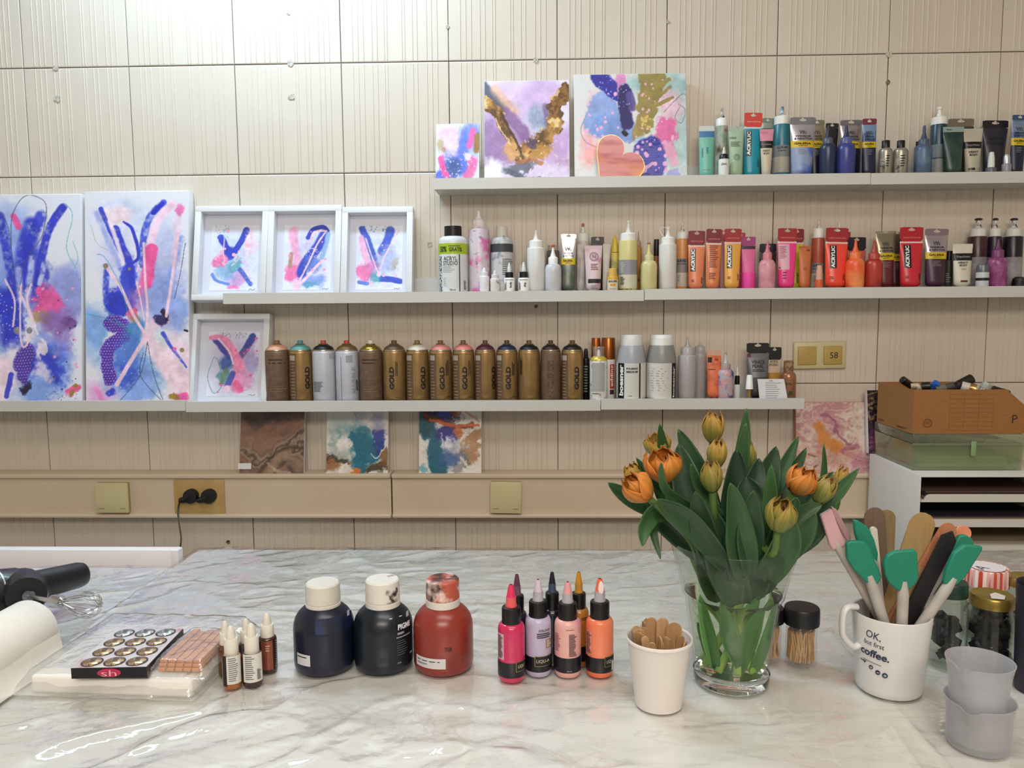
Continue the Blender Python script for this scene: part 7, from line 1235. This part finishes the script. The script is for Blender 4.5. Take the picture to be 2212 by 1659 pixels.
for j in range(4):
    for i in range(3):
        cxq, cyq = wq*(.2+.3*i), dyq*(.13+.25*j); ww, dd = wq*.125, dyq*.1; V, Fc = lathe([(1.0, .0), (.95, .0012), (.75, .0022), (.4, .003), (0, .0033)], 20)
        o = O('foil_window', ([Vector((v[0]*ww, v[1]*dd, v[2])) for v in V], Fc), gem if j < 3 else gem2, pb, 0 if False else 20); o.location = (cxq, cyq, .0136)
        V, Fc = lathe([(1.0, 0), (1.12, .0), (1.12, .0006), (1.0, .0006)], 24); o = O('window_rim', ([Vector((v[0]*ww, v[1]*dd, v[2])) for v in V], Fc), m('#3a3430', .4), pb, 20); o.location = (cxq, cyq, .0135)
n = 28; V = [Vector((wq*.5+wq*.155*math.cos(2*math.pi*i/n), -.0003, .0068+.0052*math.sin(2*math.pi*i/n))) for i in range(n)]; O('red_oval', prism(V, (0, 1, 0), .0006), m('#b3234a', .4), pb); lettering(pb, 'sh', flat(-.0007), wq*.5, .0066, .0075, m('#e0b0bc', .5), bold=-.005, w=.018)
lettering(pb, '00', lambda u, z, off=0: Vector((wq+off, u, z)), dyq*.12, .006, .004, m('#b0a8a8', .5), w=.010)
# hand mixer with balloon whisk
mk = m('#121318', .38, coat=.1); ZM = TOPZ-.002
h1, h0 = P(176, 1238, 1.20), P(62, 1282, 1.06); mxr = E('hand_mixer', 'black hand mixer with a wire whisk lying on the side table', 'hand mixer', (T(40, 1320, ZM).x, T(40, 1320, ZM).y, ZM)); og = mxr.location.copy()
E0 = P(178, 1240, 1.21); E1 = P(66, 1268, 1.13); E2 = P(-40, 1296, 1.08)
def up(v, z): return Vector((v.x, v.y, z))
hA, hB, hC = E0-og, E1-og, E2-og; hA.z = max(hA.z, .022); hB.z = max(hB.z, .03); hC.z = max(hC.z, .04)
O('grip', tube([hA+(hA-hB).normalized()*.003, hA, hA.lerp(hB, .1), hA.lerp(hB, .5), hB], [.012, .0185, .0205, .0215, .023], 24), mk, mxr, 60)
O('motor_housing', tube([hB+(hA-hB)*.08, hB, hB.lerp(hC, .25), hB.lerp(hC, .6), hC], [.020, .026, .034, .038, .038], 28), mk, mxr, 60)
O('steel_ring', tube([hB.lerp(hC, .62), hB.lerp(hC, .65)], [.0386, .0386], 28), m('#b8babd', .3, .8), mxr, 60)
wA, wB, wC = P(62, 1288, 1.075)-og, P(112, 1298, 1.045)-og, P(215, 1310, 1.03)-og
O('lower_housing', tube([hB.lerp(hC, .2)+Vector((0, 0, .0)), hB.lerp(hC, .2).lerp(wA, .6), wA+(wA-wB)*.1], [.032, .031, .026], 24), mk, mxr, 60)
ch = m('#c9cbce', .18, .95); dW = (wC-wB).normalized(); O('whisk_socket', tube([wA-dW*.004, wA+dW*.004], [.0075, .0075], 20), m('#7f8186', .3, .8), mxr, 60)
O('whisk_shaft', tube([wA, wB], .0032, 12), ch, mxr, 60); O('whisk_ferrule', tube([wB, wB+dW*.004, wB+dW*.017], [.0085, .0092, .0085], 20), ch, mxr, 60)
sdv = dW.cross(Vector((0, 0, 1))).normalized(); upv = sdv.cross(dW); s1 = wB+dW*.016; Lw = (wC-s1).length
for k in range(8):
    a = math.pi*k/8; rd = sdv*math.cos(a)+upv*math.sin(a); zc = -og.z+ZM
    pts = []
    for j in range(25):
        t_ = j/24*2*math.pi-math.pi; x = (1+math.cos(t_))/2; y = math.sin(t_)*(.3+.7*x); pts.append(s1+dW*Lw*x+rd*.0245*y)
    pts = [Vector((p.x, p.y, max(p.z, .001))) for p in pts]; O('whisk_wire', tube(pts, .00062, 5), ch, mxr, 60)
# ---------------------------------------------------------------- sockets and switch
ivory = m('#cfc79a', .4); ivory2 = m('#d6cfa6', .4); DF = DY-.052
for x0, x1, y0, y1, lb in ((208, 275, 1043, 1108, 'ivory flip-lid socket cover left of the plugs'), (1059.5, 1126, 1041, 1109, 'ivory flip-lid socket cover between canvas and tulips')):
    a, b = P(x0, y1, DF-.016), P(x1, y0, DF-.016); r = E('socket_cover', lb, 'socket', ((a.x+b.x)/2, DF, (a.z+b.z)/2), (0, .02 if x0 > 1000 else 0, 0), 'flip-lid sockets on the cable duct'); w, h = b.x-a.x, b.z-a.z
    O('back_plate', box(-w/2+.002, w/2-.002, -.010, -.0003, -h/2+.001, h/2-.001, .001), m('#a8996c', .5), r); O('flip_lid', box(-w/2, w/2, -.018, -.0105, -h/2, h/2, .002), ivory, r)
    for s_ in (-1, 1): O('hinge_notch', box(s_*w*.32-w*.09, s_*w*.32+w*.09, -.0184, -.0178, -h*.36, -h*.345), m('#6f653c', .6), r)
a, b = P(378.5, 1110, DF-.002), P(484, 1036, DF-.002); r = E('double_socket', 'yellowed double socket plate with two black plugs', 'socket', ((a.x+b.x)/2, DF, (a.z+b.z)/2)); w, h = b.x-a.x, b.z-a.z
O('socket_plate', box(-w/2, w/2, -.004, -.0003, -h/2, h/2, .0008), stain('#c3a66a', '#b3935a', 30, .5, rough=.5, sharp=.2), r); rc = r.location.copy()
pl = []
for k, (x, y, lb) in enumerate(((410, 1073, 'left black angled plug with a cable hanging down'), (449, 1073, 'right black angled plug, no cable showing'))):
    c = P(x, y, DF-.02); r = E('power_plug', lb, 'plug', (c.x, DF-.0045, c.z), (0, 0, 0), 'black plugs in the double socket'); V, Fc = lathe([(0, 0), (.0205, 0), (.0205, .016), (.019, .0185), (.012, .0195), (0, .0195)], 28)
    O('plug_body', ([Vector((v[0], -v[2], v[1])) for v in V], Fc), m('#15151a', .4), r, 40); O('angled_neck', tube([Vector((-.004, -.011, -.003)), Vector((-.020, -.012, -.010)), Vector((-.032, -.012, -.012))], [.0105, .0095, .007], 14), m('#121216', .4), r, 50); pl.append(r)
c = pl[0].location+Vector((-.031, -.012, -.013)); e_ = P(389, 1188, 2.0); e2 = P(386, 1240, 1.9)
cb_ = O('power_cable', tube(curve3([c, P(385, 1098, c.y), P(385, 1118, c.y-.02), P(391, 1160, 2.08), e_, e2]), .0022, 8), stain('#4c463f', '#2c2825', 10, .5, rough=.5), None, 60); prop(cb_, 'thin dark cable hanging from the left plug to behind the table', 'cable')
a, b = P(1713, 797, WY-.008), P(1828, 738, WY-.008); r = E('light_switch', 'cream double rocker switch, right rocker marked 58', 'switch', ((a.x+b.x)/2, WY-.0016, (a.z+b.z)/2), (0, -.012, 0)); w, h = b.x-a.x, b.z-a.z
O('switch_frame', box(-w/2, w/2, -.009, 0, -h/2, h/2, .0035), m('#cfc398', .4), r, 60)
for s_ in (-1, 1): O('rocker', box(s_*w*.245-.026, s_*w*.245+.026, -.0125, -.0085, -.026, .026, .002), m('#b89d58', .4), r, 60)
lettering(r, '58', flat(-.0126), w*.245+.002, 0, .017, m('#241f1a', .5), bold=.0, w=.022)
# ---------------------------------------------------------------- organiser, boxes and canvases on the right
yo1 = 1.885; a = P(1978, 1028, yo1); zo = a.z; yo0 = 2.17; bl_ = P(1887, 982, yo0); ox = (a.x+bl_.x)/2; OW, OZ = .36, .46
cab2 = E('side_cabinet', 'low grey cabinet behind the worktable under the letter tray unit', 'cabinet', (ox-.2, 0, 0)); O('cabinet_body', box(-.02, 1.0, yo1-.02, WY-.075, 0, OZ-.0005, .002), m('#8f8a82', .5), cab2); O('cabinet_door', box(.0, .48, yo1-.033, yo1-.021, .06, OZ-.03, .002), m('#9c978f', .5), cab2); O('cabinet_door', box(.5, .98, yo1-.033, yo1-.021, .06, OZ-.03, .002), m('#9c978f', .5), cab2)
org_ = E('letter_tray_unit', 'white letter tray unit with pull-out trays full of papers', 'organiser', (ox, yo1, OZ)); H_ = zo-OZ; D_ = yo0-yo1; th = .0035; wo_ = m('#dcdad4', .4)
O('side_panel', box(0, th, 0, D_, 0, H_, .0005), wo_, org_); O('side_panel', box(OW-th, OW, 0, D_, 0, H_, .0005), wo_, org_); O('top_panel', box(th, OW-th, 0, D_, H_-th, H_, .0005), wo_, org_); O('bottom_panel', box(th, OW-th, 0, D_, 0, th), wo_, org_); O('back_panel', box(th, OW-th, D_-th, D_, th, H_-th), wo_, org_)
dk = [m('#7a5f58', .6), m('#3c3840', .6), m('#b09c88', .6), m('#d0c9bc', .6)]
for k, (y0, y1) in enumerate(((1068, 1085), (1122, 1139), (1179, 1195), (1232, 1250))):
    z1, z0 = P(2060, y0, yo1).z-OZ, P(2060, y1, yo1).z-OZ
    tr = O('tray', box(th+.001, OW-th-.001, .004, D_-.008, z0, z0+.003), wo_, org_); n = 10; hz = z1-z0
    poly = [(th+.002, 0, z0), (OW-th-.002, 0, z0), (OW-th-.002, 0, z1)]+[(th+.012+.012*(1-math.sin(a_))-.0, 0, z1-hz*.9*(1-math.cos(a_))) for a_ in [i/n*math.pi/2 for i in range(n+1)]]
    poly = [(th+.002, 0, z0), (OW-th-.002, 0, z0), (OW-th-.002, 0, z1), (th+.022, 0, z1), (th+.016, 0, z1-hz*.12), (th+.011, 0, z1-hz*.4), (th+.009, 0, z1-hz*.7), (th+.002, 0, z1-hz*.72)]
    o = O('tray_front', prism(poly, (0, 1, 0), .003), wo_, tr); o.location = (0, .0025, 0)
    if k < 3:
        for j in range(3):
            zz = OZ+z0+.0035+j*.004; r = O('paper_stack', box(ox+.02+.01*j, ox+OW-.03-.012*(2-j), yo1+.02+.015*j, yo1+D_-.02, zz, zz+.0035), dk[(k+j+(j == 2)*2) % 4]); prop(r, ['upper', 'middle', 'lower'][k]+' tray papers, '+['bottom sheets', 'middle sheets', 'top sheets'][j], 'paper', 'papers in the letter trays')
O('paper_stack', box(0, 1, 0, 1, 0, 1), dk[0]) if False else None
# green tinted plastic container
pc0 = P(1972, 1004, 1.945); pw = P(2206, 1005, 1.945).x-pc0.x; zc_ = zo+.0008; y0c, y1c = 1.945, 2.16; hC_ = P(1990, 938, y0c).z-zc_; gp = film('green_tinted_plastic', tint='#eaf0e2', ior=1.45, rough=.08, gain=1.6, haze=.2, hazecol='#bcc6a6')
r = E('plastic_container', 'green-tinted clear plastic container on the letter tray unit', 'storage box', (pc0.x, y0c, zc_), (0, 0, -.0)); pdx = pw
def openbox(x0, x1, y0, y1, z0, z1, t_=.002, fl=.01):
    V = []; 
    for z, g in ((z0, 0), (z1, fl)): V += [(x0-g, y0-g, z), (x1+g, y0-g, z), (x1+g, y1+g, z), (x0-g, y1+g, z)]
    for z, g in ((z1, fl-t_), (z0+t_, -t_)): V += [(x0-g, y0-g, z), (x1+g, y0-g, z), (x1+g, y1+g, z), (x0-g, y1+g, z)]
    Fc = [(0, 1, 2, 3)]
    for j in range(3): Fc += [(j*4+i, j*4+(i+1) % 4, (j+1)*4+(i+1) % 4, (j+1)*4+i) for i in range(4)]
    Fc.append((12, 13, 14, 15)); return norm((V, Fc))
O('container_tub', openbox(0, pdx, 0, y1c-y0c, 0, hC_*.72, .002, .003), gp, r, 20); O('container_lid', norm(box(-.004, pdx+.004, -.004, y1c-y0c+.004, hC_*.73, hC_, .003)), gp, r, 30)
O('lid_rim', box(-.006, pdx+.006, -.007, -.0042, hC_*.70, hC_*.76, .0008), gp, r, 30); cxx = P(2099, 960, y0c).x-pc0.x; O('snap_clip', box(cxx-.006, cxx+.006, -.011, -.0075, hC_*.42, hC_*.82, .0015), m('#86a074', .3), r, 30)
c2 = prop(O('folded_cloth', box(pc0.x+.02, pc0.x+pdx-.02, y0c+.02, y1c-.02, zc_+.003, zc_+hC_*.38, .006), stain('#b0b28e', '#8c9c74', 20, .5, rough=.7, sharp=.2)), 'pale green contents lying inside the plastic container', 'cloth')
# cardboard box with slanted front
zb_ = zc_+hC_+.0006; fa, fb = P(1970, 934, 1.95), P(1973, 842, 1.95); y0b, y1b = 1.95, 2.15; hB_ = P(1973, 842, y0b).z-zb_; bw = P(2245, 935, y0b).x-fa.x; cbm, nt, bs = newmat('cardboard'); k_ = stain('#a06f3e', '#936436', 60, .5, rough=.8, sharp=.2, stretch=(1, 1, 6))
r = E('cardboard_box', 'open brown cardboard bin full of small pots on the plastic container', 'cardboard box', (fa.x, y0b, zb_), (0, 0, 0)); dB = y1b-y0b; tk_ = .003; sx = P(2174, 848, y0b).x-fa.x; sz = P(2245, 905, y0b).z-zb_
O('front_panel', prism([(0, 0, 0), (bw, 0, 0), (bw, 0, sz), (sx, 0, hB_), (0, 0, hB_)], (0, 1, 0), tk_), k_, r); o = O('back_panel', prism([(0, dB, 0), (bw, dB, 0), (bw, dB, sz), (sx, dB, hB_), (0, dB, hB_)], (0, 1, 0), tk_), k_, r)
O('side_panel', box(-tk_/2, tk_/2, tk_/2+.0002, dB-tk_/2-.0002, 0, hB_), k_, r); O('side_panel', box(bw-tk_, bw, tk_/2+.0002, dB-tk_/2-.0002, 0, sz), k_, r); O('bottom_panel', box(tk_/2, bw-tk_-.0002, tk_/2+.0002, dB-tk_/2-.0002, 0, tk_), k_, r)
dkp_ = m('#6f4a28', .7); fx = lambda px, py: (P(px, py, y0b).x-fa.x, P(px, py, y0b).z-zb_)
x0_, z1_ = fx(2052, 852); x1_, z0_ = fx(2142, 930)
for i in range(9): zz = z0_+(z1_-z0_)*i/8; O('printed_rule', box(x0_, x1_, -tk_/2-.0003, -tk_/2, zz, zz+.0004), dkp_, r)
for i in range(4): xx = x0_+(x1_-x0_)*i/3; O('printed_rule', box(xx, xx+.0004, -tk_/2-.0003, -tk_/2, z0_, z1_), dkp_, r)
u_, z_ = fx(2191, 905); lettering(r, 'P', flat(-tk_/2-.0001), u_, z_, .020, m('#3c2818', .7), bold=.0); u_, z_ = fx(2003, 914); lettering(r, 'O', flat(-tk_/2-.0001), u_, z_, .022, dkp_, bold=-.0); printlines(r, flat(-tk_/2-.0001), u_-.006, u_+.007, z_-.004, z_+.004, 3, dkp_)
printlines(r, lambda u, z, off=0: Vector((-tk_/2-off, u, z)), dB-.01, dB*.75, .006, .012, 2, m('#3c2818', .7)); printlines(r, lambda u, z, off=0: Vector((-tk_/2-off, u, z)), dB*.4, .02, .004, .010, 2, m('#3c2818', .7))
GC = 'pots heaped in the cardboard bin'
def loose(lb, px, py, Y, A, Bv, rad, mat, mat2=None):
    c = P(px, py, Y); r = E('paint_pot', lb, 'pot', c, (0, 0, 0), GC); d = Vector(A).normalized(); L_ = Bv
    O('pot_body', tube([-d*L_, -d*L_*.98, d*L_*.1], [rad*.9, rad, rad], 18), mat, r, 50); O('screw_cap', tube([d*L_*.12, d*L_*.15, d*L_, d*L_*1.02], [rad*1.04, rad*1.06, rad*1.06, rad*.95], 18), mat2 or mat, r, 50)
dk1 = m('#1d1612', .35); Yc = 2.04
loose('long black-capped tube lying on top of the bin', 2068, 834, Yc, (.85, .1, .42), .042, .012, stain('#1d1612', '#4a3a2c', 50, .6, rough=.35), dk1); loose('small black pot with a knobbed cap at the left of the bin', 1962, 829, Yc, (-.7, -.2, .45), .022, .009, m('#2a201a', .4), dk1); loose('white-labelled brown pot in the bin', 1988, 836, Yc-.02, (.75, -.3, .1), .022, .011, stain('#c9b8a4', '#7a5a40', 60, .5), dk1)
loose('blue foil pot in the bin', 2017, 834, Yc-.02, (.3, -.5, .6), .013, .009, m('#2558b0', .4), m('#2a66c4', .4)); loose('gold-lidded pot in the bin', 2092, 838, Yc-.03, (.8, -.4, -.2), .016, .013, m('#c9bfae', .4), m('#b8935a', .25, .8)); loose('grey pot in the bin between blue and black ones', 2040, 838, Yc-.03, (.9, 0, .2), .022, .009, m('#6f6a64', .4), m('#4a4540', .4)); loose('clear-lidded pot at the right of the bin', 2125, 842, Yc-.01, (.5, 0, .8), .018, .012, m('#8f8f84', .3), m('#a9aca0', .3)); loose('dark brown pot deep at the right of the bin', 2160, 848, Yc, (.9, 0, -.3), .02, .012, m('#2a2019', .5), dk1)
# canvas propped behind the bin
canvas('canvas_painting', 'dark canvas propped between the wall and the cardboard bin', None, 1876, 2010, 842, 985, 2.178, 2.205, paint_k(), th=.018, mat=resinm, z=zo+.0008 if False else P(1880, 979, 2.178).z)
lg = E('support_block', 'small white shelf bracket under the dark canvas', 'bracket', (P(1945, 982, 2.2).x, 2.172, OZ)); zz = P(1880, 979, 2.178).z-OZ; O('upright', box(-.06, .06, .002, .05, 0, zz-.0005, .001), wo_, lg)
# grey crate behind the vase
c0, c1 = P(1728, 1134, 2.02), P(1880, 1134, 2.02); r = E('storage_crate', 'translucent grey storage crate behind the vase, below the cable duct', 'storage box', (c0.x, 2.02, 0)); O('crate_wall', openbox(0, min(c1.x-c0.x, ox-.225-c0.x), 0, .13, 0, c0.z-.02, .003, .006), m('#8e8c88', .4), r, 20); O('crate_lid', box(-.008, min(c1.x-c0.x, ox-.225-c0.x)+.008, -.008, .138, c0.z-.0195, c0.z, .002), m('#9c9a95', .4), r, 20)
# ceiling tube lamp, plus added housings over the two fill lights
for nm, lb, x, y, z, sx, sy in (('tube_lamp', 'fluorescent ceiling lamp close to the tiled wall', -.72, 1.84, 2.565, .94, .18), ('fill_light_housing', 'ceiling panel lamp near the opposite wall', .1, -1.25, 2.50, 1.64, .60), ('fill_light_housing', 'ceiling panel lamp over the worktable', .15, .35, 2.555, 1.44, .44)):
    r = E(nm, lb, "lamp", (x, y, z)); O("lamp_housing", box(-sx/2, sx/2, -sy/2, sy/2, 0 if y > 0 else .06, RZ1-z-.0005, .004), m("#e8e8e4", .4), r)
